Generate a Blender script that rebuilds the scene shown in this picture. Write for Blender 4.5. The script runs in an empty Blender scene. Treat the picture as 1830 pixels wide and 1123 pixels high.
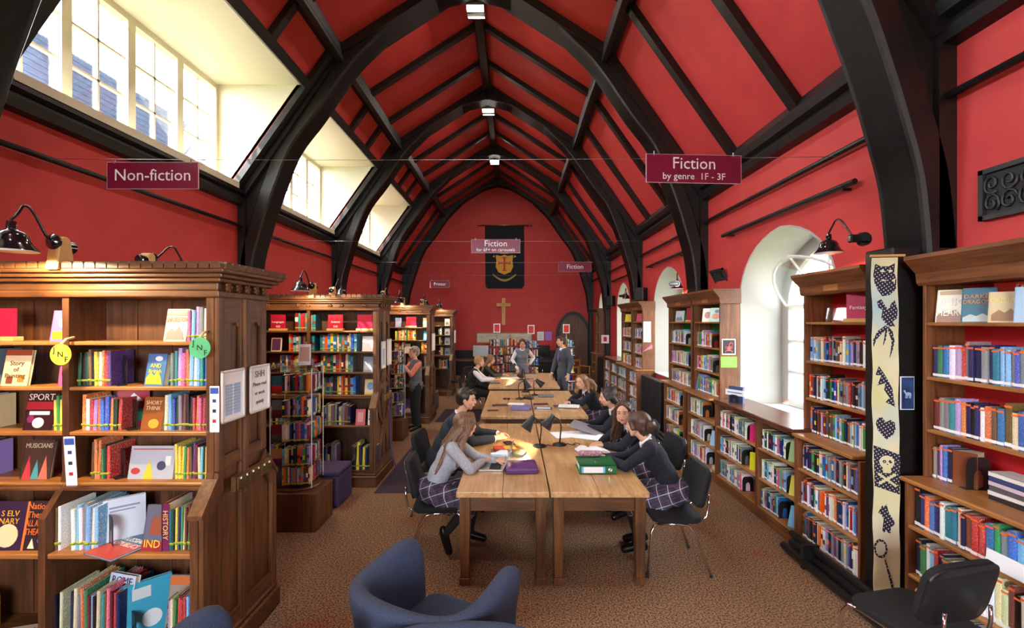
import bpy, bmesh, math, random
import numpy as np
from mathutils import Vector, Matrix, Euler

random.seed(7)
PI = math.pi
R = math.radians
scene = bpy.context.scene
COL = scene.collection

# ------------------------------------------------------------------ camera
cam_data = bpy.data.cameras.new('camera')
cam = bpy.data.objects.new('camera', cam_data)
COL.objects.link(cam)
cam.location = (0.0, 0.0, 2.1)
cam.rotation_euler = (R(90), 0, 0)
cam_data.sensor_fit = 'HORIZONTAL'
cam_data.sensor_width = 36.0
cam_data.lens = 830.0 * 36.0 / 1830.0
cam_data.shift_x = -5.0 / 1830.0
cam_data.shift_y = 13.5 / 1830.0
cam_data.clip_end = 200
scene.camera = cam

# ------------------------------------------------------------------ sky, sun, exposure
world = bpy.data.worlds.new('world')
scene.world = world
world.use_nodes = True
wbg = world.node_tree.nodes['Background']
wbg.inputs[0].default_value = (0.86, 0.93, 1.0, 1)
wbg.inputs[1].default_value = 18.5

sun_d = bpy.data.lights.new('sun', 'SUN')
sun_d.energy = 45.0
sun_d.angle = R(0.6)
sun_d.color = (1.0, 0.93, 0.82)
sun = bpy.data.objects.new('sun', sun_d)
COL.objects.link(sun)
sun.rotation_euler = Vector((1.0, 0.65, -1.2)).to_track_quat('-Z', 'Y').to_euler()

scene.view_settings.view_transform = 'Standard'
scene.view_settings.look = 'None'
scene.view_settings.gamma = 1.0
scene.view_settings.use_curve_mapping = False
scene.view_settings.exposure = 0.82
scene.cycles.caustics_reflective = False
scene.cycles.caustics_refractive = False

def portal(loc, rot, sx, sy):
    ld = bpy.data.lights.new('sky_portal', 'AREA')
    ld.shape = 'RECTANGLE'
    ld.size, ld.size_y = sx, sy
    ld.cycles.is_portal = True
    o = bpy.data.objects.new('sky_portal', ld)
    COL.objects.link(o)
    o.location = loc
    o.rotation_euler = rot
    return o

# ------------------------------------------------------------------ materials
def srgb(r, g, b):
    def f(c):
        c /= 255.0
        return c / 12.92 if c <= 0.04045 else ((c + 0.055) / 1.055) ** 2.4
    return (f(r), f(g), f(b))

MATS = {}
def nodes_of(name):
    m = bpy.data.materials.new(name)
    m.use_nodes = True
    nt = m.node_tree
    return m, nt, nt.nodes, nt.links, nt.nodes['Principled BSDF']

def mat(name, rgb=(0.5, 0.5, 0.5), rough=0.6, metal=0.0, spec=0.5, emit=None, strength=0.0, coat=0.0, sheen=0.0):
    if name in MATS:
        return MATS[name]
    m, nt, N, L, b = nodes_of(name)
    b.inputs['Base Color'].default_value = (*rgb, 1)
    b.inputs['Roughness'].default_value = rough
    b.inputs['Metallic'].default_value = metal
    b.inputs['Specular IOR Level'].default_value = spec
    if coat:
        b.inputs['Coat Weight'].default_value = coat
        b.inputs['Coat Roughness'].default_value = 0.15
    if sheen:
        b.inputs['Sheen Weight'].default_value = sheen
    if emit is not None:
        b.inputs['Emission Color'].default_value = (*emit, 1)
        b.inputs['Emission Strength'].default_value = strength
    m.diffuse_color = (*rgb, 1)
    MATS[name] = m
    return m

def noise_mat(name, c1, c2, scale=(1, 1, 1), nscale=6.0, detail=6.0, rough=0.55, lo=0.35, hi=0.7, bump=0.0, bumpscale=None, spec=0.5, c3=None, c3scale=1.2, c3lo=0.6, c3hi=0.72, sheen=0.0, distort=0.0):
    """two colours mixed by stretched noise in object space (wood grain, plaster, carpet), a third in large patches"""
    if name in MATS:
        return MATS[name]
    m, nt, N, L, b = nodes_of(name)
    tc = N.new('ShaderNodeTexCoord')
    mp = N.new('ShaderNodeMapping'); mp.inputs['Scale'].default_value = scale
    L.new(tc.outputs['Object'], mp.inputs['Vector'])
    nz = N.new('ShaderNodeTexNoise')
    nz.inputs['Scale'].default_value = nscale; nz.inputs['Detail'].default_value = detail
    nz.inputs['Distortion'].default_value = distort
    L.new(mp.outputs[0], nz.inputs['Vector'])
    cr = N.new('ShaderNodeValToRGB')
    cr.color_ramp.elements[0].position = lo; cr.color_ramp.elements[0].color = (*c1, 1)
    cr.color_ramp.elements[1].position = hi; cr.color_ramp.elements[1].color = (*c2, 1)
    L.new(nz.outputs['Fac'], cr.inputs['Fac'])
    out = cr.outputs['Color']
    if c3 is not None:
        n2 = N.new('ShaderNodeTexNoise'); n2.inputs['Scale'].default_value = c3scale; n2.inputs['Detail'].default_value = 3.0
        L.new(tc.outputs['Object'], n2.inputs['Vector'])
        r2 = N.new('ShaderNodeValToRGB')
        r2.color_ramp.elements[0].position = c3lo; r2.color_ramp.elements[0].color = (0, 0, 0, 1)
        r2.color_ramp.elements[1].position = c3hi; r2.color_ramp.elements[1].color = (1, 1, 1, 1)
        L.new(n2.outputs['Fac'], r2.inputs['Fac'])
        mx = N.new('ShaderNodeMix'); mx.data_type = 'RGBA'
        L.new(r2.outputs['Color'], mx.inputs[0]); L.new(out, mx.inputs[6]); mx.inputs[7].default_value = (*c3, 1)
        out = mx.outputs[2]
    L.new(out, b.inputs['Base Color'])
    b.inputs['Roughness'].default_value = rough
    b.inputs['Specular IOR Level'].default_value = spec
    if sheen:
        b.inputs['Sheen Weight'].default_value = sheen
    if bump:
        bp = N.new('ShaderNodeBump'); bp.inputs['Strength'].default_value = bump; bp.inputs['Distance'].default_value = 0.01
        if bumpscale:
            n3 = N.new('ShaderNodeTexNoise'); n3.inputs['Scale'].default_value = bumpscale
            L.new(tc.outputs['Object'], n3.inputs['Vector']); L.new(n3.outputs['Fac'], bp.inputs['Height'])
        else:
            L.new(nz.outputs['Fac'], bp.inputs['Height'])
        L.new(bp.outputs[0], b.inputs['Normal'])
    m.diffuse_color = (*c1, 1)
    MATS[name] = m
    return m

def wood(name, dark, light, axis, rough=0.45, scale=1.0, bump=0.05):
    s = [22.0 * scale] * 3
    s['XYZ'.index(axis)] = 1.6 * scale
    return noise_mat(name + '_' + axis, dark, light, scale=tuple(s), nscale=1.6, detail=5, rough=rough, lo=0.3, hi=0.72, bump=bump, distort=0.4,
                     c3=tuple(0.55 * c for c in dark), c3scale=2.3, c3lo=0.55, c3hi=0.85)

RED = noise_mat('red_paint', srgb(188, 56, 54), srgb(198, 64, 60), nscale=3.0, rough=0.6, bump=0.05, bumpscale=260, spec=0.4)
BLACK = noise_mat('black_timber', (0.004, 0.0035, 0.003), (0.010, 0.009, 0.008), scale=(3, 3, 3), nscale=5, rough=0.45, bump=0.05, bumpscale=40)
WHITE = mat('white_plaster', srgb(178, 175, 168), 0.7, spec=0.2)
CREAM = mat('cream_gloss_paint', srgb(216, 210, 188), 0.45)
FRAME = mat('white_window_paint', srgb(240, 240, 236), 0.4)
OAK = {a: wood('dark_oak', srgb(70, 42, 22), srgb(124, 80, 44), a, rough=0.42) for a in 'XYZ'}
OAKIN = {a: wood('case_inside_oak', srgb(62, 36, 18), srgb(104, 64, 34), a, rough=0.5) for a in 'XYZ'}
TEAK = {a: wood('brown_case_wood', srgb(92, 52, 28), srgb(140, 86, 48), a, rough=0.4) for a in 'XYZ'}
GOLD = {a: wood('honey_shelf_wood', srgb(140, 88, 42), srgb(182, 124, 66), a, rough=0.42) for a in 'XYZ'}
TABLE = {a: wood('table_oak', srgb(176, 132, 84), srgb(214, 174, 124), a, rough=0.3, scale=0.8, bump=0.02) for a in 'XYZ'}
LEGW = {a: wood('table_leg_oak', srgb(72, 44, 22), srgb(122, 78, 40), a, rough=0.4) for a in 'XYZ'}
PINE = mat('pale_pine', srgb(206, 160, 96), 0.5)
BRASS = mat('brass', srgb(190, 160, 96), 0.3, metal=1.0)
CHROME = mat('chrome', (0.75, 0.75, 0.76), 0.12, metal=1.0)
STEEL = mat('grey_steel', (0.4, 0.4, 0.42), 0.35, metal=1.0)
GLOSSBLACK = mat('gloss_black_enamel', (0.006, 0.006, 0.007), 0.12, coat=0.6)
SATBLACK = mat('satin_black', (0.012, 0.012, 0.013), 0.4)
MATBLACK = mat('matt_black', (0.014, 0.014, 0.016), 0.7)
BLACKFAB = noise_mat('black_upholstery', (0.005, 0.005, 0.006), (0.012, 0.012, 0.014), nscale=420, rough=0.9, bump=0.2, sheen=0.0)
PAPER = mat('paper_white', srgb(238, 238, 240), 0.8)
PAGES = noise_mat('book_pages', srgb(226, 214, 186), srgb(202, 186, 152), scale=(1, 1, 1), nscale=160, rough=0.9)
ACRYL = None
def glassy(name, tint=(1, 1, 1), refl=0.08, dens=0.0, rough=0.02, k=0.5):
    m = bpy.data.materials.new(name); m.use_nodes = True
    nt = m.node_tree; N = nt.nodes; L = nt.links
    N.remove(N['Principled BSDF'])
    t = N.new('ShaderNodeBsdfTransparent'); t.inputs[0].default_value = (*[c * (1 - dens) for c in tint], 1)
    g = N.new('ShaderNodeBsdfGlossy'); g.inputs['Roughness'].default_value = rough
    fr = N.new('ShaderNodeLayerWeight'); fr.inputs[0].default_value = 0.25
    mu = N.new('ShaderNodeMath'); mu.operation = 'MULTIPLY_ADD'; mu.inputs[1].default_value = k; mu.inputs[2].default_value = refl * 0.4
    L.new(fr.outputs['Fresnel'], mu.inputs[0])
    mx = N.new('ShaderNodeMixShader')
    L.new(mu.outputs[0], mx.inputs[0]); L.new(t.outputs[0], mx.inputs[1]); L.new(g.outputs[0], mx.inputs[2])
    L.new(mx.outputs[0], N['Material Output'].inputs['Surface'])
    MATS[name] = m
    return m
GLASS = glassy('window_glass', (0.97, 0.985, 1.0))
ACRYL = glassy('clear_acrylic', (0.93, 0.95, 0.96), refl=0.05, k=0.3)
EDGE = mat('acrylic_edge', (0.75, 0.78, 0.8), 0.15)

# colour that the object itself carries (shared by many alike objects)
def objcolor_mat(name, rough=0.5, print_scale=0.0, coat=0.0):
    m, nt, N, L, b = nodes_of(name)
    oi = N.new('ShaderNodeObjectInfo')
    out = oi.outputs['Color']
    if print_scale:
        tc = N.new('ShaderNodeTexCoord')
        ad = N.new('ShaderNodeVectorMath'); ad.operation = 'ADD'
        cb = N.new('ShaderNodeMath'); cb.operation = 'MULTIPLY'; cb.inputs[1].default_value = 97.0
        L.new(oi.outputs['Random'], cb.inputs[0])
        L.new(tc.outputs['Object'], ad.inputs[0]); L.new(cb.outputs[0], ad.inputs[1])
        mp = N.new('ShaderNodeMapping'); mp.inputs['Scale'].default_value = (1.2 * print_scale, 1.2 * print_scale, 0.55 * print_scale)
        L.new(ad.outputs[0], mp.inputs['Vector'])
        nz = N.new('ShaderNodeTexNoise'); nz.inputs['Scale'].default_value = 1.0; nz.inputs['Detail'].default_value = 2.0
        L.new(mp.outputs[0], nz.inputs['Vector'])
        cr = N.new('ShaderNodeValToRGB'); cr.color_ramp.interpolation = 'CONSTANT'
        cr.color_ramp.elements[0].position = 0.0; cr.color_ramp.elements[0].color = (0, 0, 0, 1)
        cr.color_ramp.elements[1].position = 0.6; cr.color_ramp.elements[1].color = (1, 1, 1, 1)
        L.new(nz.outputs['Fac'], cr.inputs['Fac'])
        inv = N.new('ShaderNodeHueSaturation'); inv.inputs['Hue'].default_value = 0.56; inv.inputs['Value'].default_value = 1.7; inv.inputs['Saturation'].default_value = 0.5
        L.new(oi.outputs['Color'], inv.inputs['Color'])
        mx = N.new('ShaderNodeMix'); mx.data_type = 'RGBA'
        L.new(cr.outputs['Color'], mx.inputs[0]); L.new(oi.outputs['Color'], mx.inputs[6]); L.new(inv.outputs[0], mx.inputs[7])
        out = mx.outputs[2]
    L.new(out, b.inputs['Base Color'])
    b.inputs['Roughness'].default_value = rough
    if coat:
        b.inputs['Coat Weight'].default_value = coat
    MATS[name] = m
    return m
BOOKC = objcolor_mat('printed_book_cover', 0.38, 46.0, 0.25)
PLAINC = objcolor_mat('plain_coloured_card', 0.5)

def attr_mat(name, rough=0.45):
    m, nt, N, L, b = nodes_of(name)
    at = N.new('ShaderNodeAttribute'); at.attribute_name = 'Col'
    L.new(at.outputs['Color'], b.inputs['Base Color'])
    b.inputs['Roughness'].default_value = rough
    MATS[name] = m
    return m
BOOKROW = attr_mat('book_row_colours')

# ------------------------------------------------------------------ mesh building
class MB:
    """collects shapes; build() links them as ONE mesh object"""
    def __init__(self):
        self.v = []; self.f = []; self.m = []; self.cur = 0
    def mat(self, i):
        self.cur = i; return self
    def add(self, vs, fs):
        n = len(self.v)
        self.v.extend([tuple(p) for p in vs])
        for f in fs:
            self.f.append(tuple(i + n for i in f)); self.m.append(self.cur)
        return self
    def box(self, x0, x1, y0, y1, z0, z1):
        if x0 > x1: x0, x1 = x1, x0
        if y0 > y1: y0, y1 = y1, y0
        if z0 > z1: z0, z1 = z1, z0
        return self.add([(x0, y0, z0), (x1, y0, z0), (x1, y1, z0), (x0, y1, z0), (x0, y0, z1), (x1, y0, z1), (x1, y1, z1), (x0, y1, z1)],
                        [(0, 3, 2, 1), (4, 5, 6, 7), (0, 1, 5, 4), (1, 2, 6, 5), (2, 3, 7, 6), (3, 0, 4, 7)])
    def xbox(self, M, sx, sy, sz, c=(0, 0, 0)):
        """box of full size sx sy sz centred on c, through matrix M"""
        vs = []
        for z in (-.5, .5):
            for (x, y) in ((-.5, -.5), (.5, -.5), (.5, .5), (-.5, .5)):
                vs.append(M @ Vector((c[0] + x * sx, c[1] + y * sy, c[2] + z * sz)))
        return self.add(vs, [(0, 3, 2, 1), (4, 5, 6, 7), (0, 1, 5, 4), (1, 2, 6, 5), (2, 3, 7, 6), (3, 0, 4, 7)])
    def prism(self, poly, axis, a, b):
        """polygon (pairs in the other two axes, in XYZ order) extruded along axis from a to b"""
        n = len(poly)
        def P(p, t):
            if axis == 'X': return (t, p[0], p[1])
            if axis == 'Y': return (p[0], t, p[1])
            return (p[0], p[1], t)
        vs = [P(p, a) for p in poly] + [P(p, b) for p in poly]
        fs = [tuple(range(n)), tuple(range(2 * n - 1, n - 1, -1))]
        fs += [(i, i + n, (i + 1) % n + n, (i + 1) % n) for i in range(n)]
        return self.add(vs, fs)
    def band(self, A, B, a, b, axis):
        """strip between two equally long polylines A and B (2-D), extruded along axis: a curved beam"""
        n = len(A)
        def P(p, t):
            if axis == 'X': return (t, p[0], p[1])
            if axis == 'Y': return (p[0], t, p[1])
            return (p[0], p[1], t)
        vs = [P(p, a) for p in A] + [P(p, a) for p in B] + [P(p, b) for p in A] + [P(p, b) for p in B]
        fs = []
        for i in range(n - 1):
            fs += [(i, i + 1, n + i + 1, n + i), (2 * n + i, 3 * n + i, 3 * n + i + 1, 2 * n + i + 1),
                   (i, 2 * n + i, 2 * n + i + 1, i + 1), (n + i, n + i + 1, 3 * n + i + 1, 3 * n + i)]
        fs += [(0, n, 3 * n, 2 * n), (n - 1, 3 * n - 1, 4 * n - 1, 2 * n - 1)]
        return self.add(vs, fs)
    def tube(self, pts, r, n=8, caps=True):
        pts = [Vector(p) for p in pts]
        k = len(pts)
        rs = r if isinstance(r, (list, tuple)) else [r] * k
        vs = []; prev = None
        for i, p in enumerate(pts):
            t = (pts[min(i + 1, k - 1)] - pts[max(i - 1, 0)])
            if t.length < 1e-9: t = Vector((0, 0, 1))
            t.normalize()
            if prev is None:
                u = t.orthogonal().normalized()
            else:
                u = prev - t * prev.dot(t)
                u = u.normalized() if u.length > 1e-6 else t.orthogonal().normalized()
            prev = u
            w = t.cross(u)
            for j in range(n):
                a = 2 * PI * j / n
                vs.append(p + (u * math.cos(a) + w * math.sin(a)) * rs[i])
        fs = []
        for i in range(k - 1):
            for j in range(n):
                fs.append((i * n + j, i * n + (j + 1) % n, (i + 1) * n + (j + 1) % n, (i + 1) * n + j))
        if caps:
            fs.append(tuple(range(n - 1, -1, -1))); fs.append(tuple((k - 1) * n + j for j in range(n)))
        return self.add(vs, fs)
    def lathe(self, prof, n=16, M=None):
        """profile of (radius, height) turned about local Z"""
        M = M or Matrix()
        k = len(prof)
        vs = []
        for (r, h) in prof:
            for j in range(n):
                a = 2 * PI * j / n
                vs.append(M @ Vector((r * math.cos(a), r * math.sin(a), h)))
        fs = []
        for i in range(k - 1):
            for j in range(n):
                fs.append((i * n + j, i * n + (j + 1) % n, (i + 1) * n + (j + 1) % n, (i + 1) * n + j))
        if prof[0][0] > 1e-6: fs.append(tuple(range(n - 1, -1, -1)))
        if prof[-1][0] > 1e-6: fs.append(tuple((k - 1) * n + j for j in range(n)))
        return self.add(vs, fs)
    def ball(self, c, r, n=10, M=None):
        """ellipsoid; r a number or a triple"""
        rr = r if isinstance(r, (list, tuple)) else (r, r, r)
        M = M or Matrix()
        vs = []; h = max(4, n // 2 + 1)
        for i in range(h + 1):
            th = PI * i / h
            for j in range(n):
                a = 2 * PI * j / n
                vs.append(Vector(c) + M @ Vector((rr[0] * math.sin(th) * math.cos(a), rr[1] * math.sin(th) * math.sin(a), rr[2] * math.cos(th))))
        fs = [(i * n + j, (i + 1) * n + j, (i + 1) * n + (j + 1) % n, i * n + (j + 1) % n) for i in range(h) for j in range(n)]
        return self.add(vs, fs)
    def rcone(self, a, b, ra, rb, n=12):
        """tapered capsule: closed body with round ends"""
        a = Vector(a); b = Vector(b)
        d = b - a
        if d.length < 1e-6:
            return self.ball(a, max(ra, rb), n)
        t = d.normalized()
        pts = []; rs = []
        for q in (0.0, 0.38, 0.71, 0.92):
            pts.append(a - t * ra * math.sqrt(1 - q * q)); rs.append(max(ra * q, 1e-4))
        pts.append(a); rs.append(ra)
        pts.append(b); rs.append(rb)
        for q in (0.92, 0.71, 0.38, 0.0):
            pts.append(b + t * rb * math.sqrt(1 - q * q)); rs.append(max(rb * q, 1e-4))
        return self.tube(pts, rs, n)
    def mesh(self, name):
        me = bpy.data.meshes.new(name)
        me.from_pydata(self.v, [], self.f)
        return me
    def build(self, name, mats, parent=None, smooth=False, bevel=0.0, seg=1, auto=None, weld=False):
        me = self.mesh(name)
        if not isinstance(mats, (list, tuple)): mats = [mats]
        for m in mats: me.materials.append(m)
        if len(mats) > 1:
            me.polygons.foreach_set('material_index', self.m)
        bm = bmesh.new(); bm.from_mesh(me)
        if weld: bmesh.ops.remove_doubles(bm, verts=bm.verts, dist=1e-5)
        bmesh.ops.recalc_face_normals(bm, faces=bm.faces)
        if auto is not None:
            ca = math.cos(R(auto))
            for e in bm.edges:
                if len(e.link_faces) == 2 and e.link_faces[0].normal.dot(e.link_faces[1].normal) < ca:
                    e.smooth = False
            smooth = True
        bm.to_mesh(me); bm.free()
        if smooth:
            me.polygons.foreach_set('use_smooth', [True] * len(me.polygons))
        me.update()
        o = bpy.data.objects.new(name, me)
        COL.objects.link(o)
        if parent is not None: o.parent = parent
        if bevel:
            md = o.modifiers.new('bevel', 'BEVEL'); md.width = bevel; md.segments = seg; md.limit_method = 'ANGLE'; md.angle_limit = R(40)
        return o

def empty(name, loc=(0, 0, 0), rz=0.0):
    o = bpy.data.objects.new(name, None)
    o.empty_display_size = 0.1
    COL.objects.link(o)
    o.location = loc
    o.rotation_euler = (0, 0, rz)
    return o

def tag(o, label=None, cat=None, group=None, kind=None):
    if label: o['label'] = label
    if cat: o['category'] = cat
    if group: o['group'] = group
    if kind: o['kind'] = kind
    return o

def struct(o, label, cat='structure'):
    return tag(o, label, cat, kind='structure')

def copy_tree(o, parent=None):
    c = o.copy(); COL.objects.link(c)
    c.parent = parent
    for ch in o.children:
        copy_tree(ch, c)
    return c

CONV = bpy.data.scenes.new('conversion')      # small scratch scene, removed at the end
def converted(o):
    CONV.collection.objects.link(o)
    vl = CONV.view_layers[0]
    vl.update()
    me = bpy.data.meshes.new_from_object(o.evaluated_get(vl.depsgraph))
    CONV.collection.objects.unlink(o)
    return me

def text_mesh(name, body, size, material, M, parent=None, align='CENTER', depth=0.0008, maxw=None):
    """flat lettering as a mesh; M maps its local XY plane (x to the reading side, y up) into the parent's space"""
    cu = bpy.data.curves.new(name, 'FONT')
    cu.body = body; cu.size = size; cu.align_x = align; cu.align_y = 'CENTER'
    cu.resolution_u = 2
    cu.extrude = depth
    tmp = bpy.data.objects.new(name, cu)
    me = converted(tmp)
    bpy.data.objects.remove(tmp); bpy.data.curves.remove(cu)
    if maxw and len(me.vertices):
        xs = [v.co.x for v in me.vertices]; w = max(xs) - min(xs)
        if w > maxw:
            k = maxw / w
            for v in me.vertices: v.co.x *= k
    me.transform(M)
    me.materials.clear(); me.materials.append(material)
    me.name = name
    o = bpy.data.objects.new(name, me)
    COL.objects.link(o)
    if parent is not None: o.parent = parent
    return o

def frame_M(origin, xdir, ydir):
    """matrix whose local x,y,z axes are xdir, ydir, x cross y"""
    x = Vector(xdir).normalized(); y = Vector(ydir).normalized(); z = x.cross(y)
    M = Matrix((x, y, z)).transposed().to_4x4()
    M.translation = Vector(origin)
    return M

def remeshed(mb, name, mats, parent=None, voxel=0.012, smooth_it=4, paint=None, factor=0.5):
    """union of closed overlapping shapes into one smooth continuous surface"""
    me = mb.mesh(name + '_src')
    o = bpy.data.objects.new(name, me)
    md = o.modifiers.new('r', 'REMESH'); md.mode = 'VOXEL'; md.voxel_size = voxel
    if smooth_it:
        ms = o.modifiers.new('s', 'SMOOTH'); ms.iterations = smooth_it; ms.factor = factor
    new = converted(o)
    o.modifiers.clear()
    COL.objects.link(o)
    o.data = new
    bpy.data.meshes.remove(me)
    new.name = name
    new.materials.clear()
    if not isinstance(mats, (list, tuple)): mats = [mats]
    for m in mats: new.materials.append(m)
    new.polygons.foreach_set('use_smooth', [True] * len(new.polygons))
    if paint and len(mats) > 1:
        n = len(new.polygons)
        c = np.empty(n * 3); new.polygons.foreach_get('center', c)
        new.polygons.foreach_set('material_index', paint(c.reshape(-1, 3)).astype(np.int32))
    if parent is not None: o.parent = parent
    return o
# ================================================================== the room
XL, XR, XC = -4.3, 3.0, -0.65          # side walls and ridge
YB, YE = -4.7, 18.1                    # wall behind, end wall
ZP = 4.12                              # wall top
PUL, PUR, ZPU = -2.75, 1.45, 6.35      # purlins
ZR = 7.70                              # ridge
TR = [-0.6, 3.35, 7.4, 11.1, 14.7, 17.93]   # trusses
BAYS = [(YB, -0.6), (-0.6, 3.35), (3.35, 7.4), (7.4, 11.1), (11.1, 14.7), (14.7, 18.1)]

# floor: carpet
CARPET = None
def carpet_material():
    m, nt, N, L, b = nodes_of('brown_fleck_carpet')
    tc = N.new('ShaderNodeTexCoord')
    n1 = N.new('ShaderNodeTexNoise'); n1.inputs['Scale'].default_value = 75; n1.inputs['Detail'].default_value = 3
    L.new(tc.outputs['Object'], n1.inputs['Vector'])
    c1 = N.new('ShaderNodeValToRGB')
    e = c1.color_ramp.elements
    e[0].position = 0.36; e[0].color = (*srgb(74, 54, 40), 1)
    e[1].position = 0.62; e[1].color = (*srgb(168, 132, 102), 1)
    L.new(n1.outputs['Fac'], c1.inputs['Fac'])
    n2 = N.new('ShaderNodeTexNoise'); n2.inputs['Scale'].default_value = 1.15; n2.inputs['Detail'].default_value = 4; n2.inputs['Roughness'].default_value = 0.6
    L.new(tc.outputs['Object'], n2.inputs['Vector'])
    c2 = N.new('ShaderNodeValToRGB')
    c2.color_ramp.elements[0].position = 0.56; c2.color_ramp.elements[0].color = (0, 0, 0, 1)
    c2.color_ramp.elements[1].position = 0.74; c2.color_ramp.elements[1].color = (0.75, 0.75, 0.75, 1)
    L.new(n2.outputs['Fac'], c2.inputs['Fac'])
    mx = N.new('ShaderNodeMix'); mx.data_type = 'RGBA'
    L.new(c2.outputs['Color'], mx.inputs[0]); L.new(c1.outputs['Color'], mx.inputs[6])
    rd = N.new('ShaderNodeMix'); rd.data_type = 'RGBA'; rd.blend_type = 'MULTIPLY'; rd.inputs[0].default_value = 1.0
    L.new(c1.outputs['Color'], rd.inputs[6]); rd.inputs[7].default_value = (1.25, 0.42, 0.42, 1)
    L.new(rd.outputs[2], mx.inputs[7])
    L.new(mx.outputs[2], b.inputs['Base Color'])
    b.inputs['Roughness'].default_value = 0.95
    b.inputs['Specular IOR Level'].default_value = 0.1
    bp = N.new('ShaderNodeBump'); bp.inputs['Strength'].default_value = 0.5; bp.inputs['Distance'].default_value = 0.006
    L.new(n1.outputs['Fac'], bp.inputs['Height']); L.new(bp.outputs[0], b.inputs['Normal'])
    return m
CARPET = carpet_material()
struct(MB().box(XL - .4, XR + .7, YB - .3, YE + .3, -0.1, 0.0).build('floor', CARPET), 'brown flecked carpet with worn reddish patches over the whole floor', 'floor')

# left wall, end wall, wall behind the camera
struct(MB().box(XL - .45, XL, YB - .3, YE + .3, 0, ZP).build('wall_left', RED), 'plain red wall below the dormer windows', 'wall')
prof = [(XL, 0), (XR, 0), (XR, ZP), (PUR, ZPU), (XC, ZR), (PUL, ZPU), (XL, ZP)]
endw = struct(MB().prism([(XL - .5, 0), (XR + .7, 0), (XR + .7, ZP), (PUR + .1, ZPU + .1), (XC, ZR + .15), (PUL - .1, ZPU + .1), (XL - .5, ZP)], 'Y', YE, YE + .3).build('wall_end', RED), 'red gable end wall behind the banner and crucifix', 'wall')
MB().box(XL, 1.58, YE - .025, YE, 0.02, 0.93).build('dado', MATBLACK, endw)
MB().box(XL, 1.58, YE - .045, YE, 0.93, 0.99).build('dado_rail', BLACK, endw)

# wall behind, with an unseen tall window added for fill light
bw = MB()
bw.box(XL - .5, -2.2, YB - .3, YB, 0, ZP); bw.box(1.0, XR + .7, YB - .3, YB, 0, ZP)
bw.box(-2.2, 1.0, YB - .3, YB, 0, 1.3); bw.box(-2.2, 1.0, YB - .3, YB, 4.0, ZP)
bw.prism([(XL - .5, ZP), (XR + .7, ZP), (PUR + .1, ZPU + .1), (XC, ZR + .15), (PUL - .1, ZPU + .1)], 'Y', YB - .3, YB)
bw = struct(bw.build('wall_back', RED), 'red wall behind the viewer with a tall window added for fill light', 'wall')
wb = MB()
for x in (-2.2, -1.15, -0.1, 0.94): wb.box(x, x + .06, YB - .25, YB - .19, 1.3, 4.0)
for z in (1.3, 2.2, 3.1, 3.94): wb.box(-2.2, 1.0, YB - .25, YB - .19, z, z + .06)
struct(wb.build('window_9', FRAME), 'tall white framed window added behind the viewer for fill light', 'window')
portal((-0.6, YB - .35, 2.65), (R(90), 0, 0), 3.2, 2.7)

# ------------------------------------------------------------------ right wall with arched window openings
WINS = [(-1.9, .92), (5.25, .94), (9.12, .9), (12.85, .78), (15.85, .72)]      # centre y, half width
def arch_pts(yc, hw, z0, zs, zt, n=8):
    """pointed arch outline from (yc-hw, z0) up over the apex and down"""
    pts = [(yc - hw, z0)]
    for i in range(n + 1):
        t = i / n
        a = t * PI / 2 * 0.93
        pts.append((yc - hw + hw * (1 - math.cos(a)) / (1 - math.cos(PI / 2 * .93)), zs + (zt - zs) * math.sin(a) / math.sin(PI / 2 * .93)))
    right = [(2 * yc - p[0], p[1]) for p in pts[:-1]]
    return pts + right[::-1]
wr = MB()
SILL = 1.0
edges = [YB - .3]
for (yc, hw) in WINS:
    edges += [yc - hw, yc + hw]
edges.append(YE + .3)
for i in range(0, len(edges), 2):
    wr.box(XR, XR + .7, edges[i], edges[i + 1], 0, ZP)
for (yc, hw) in WINS:
    wr.box(XR, XR + .7, yc - hw, yc + hw, 0, SILL)
    A = arch_pts(yc, hw, SILL, 2.42, 3.18)[1:-1]
    wr.band(A, [(p[0], ZP) for p in A], XR, XR + .7, 'X')
wallr = struct(wr.build('wall_right', RED), 'red wall with deep white arched window recesses', 'wall')
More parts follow.
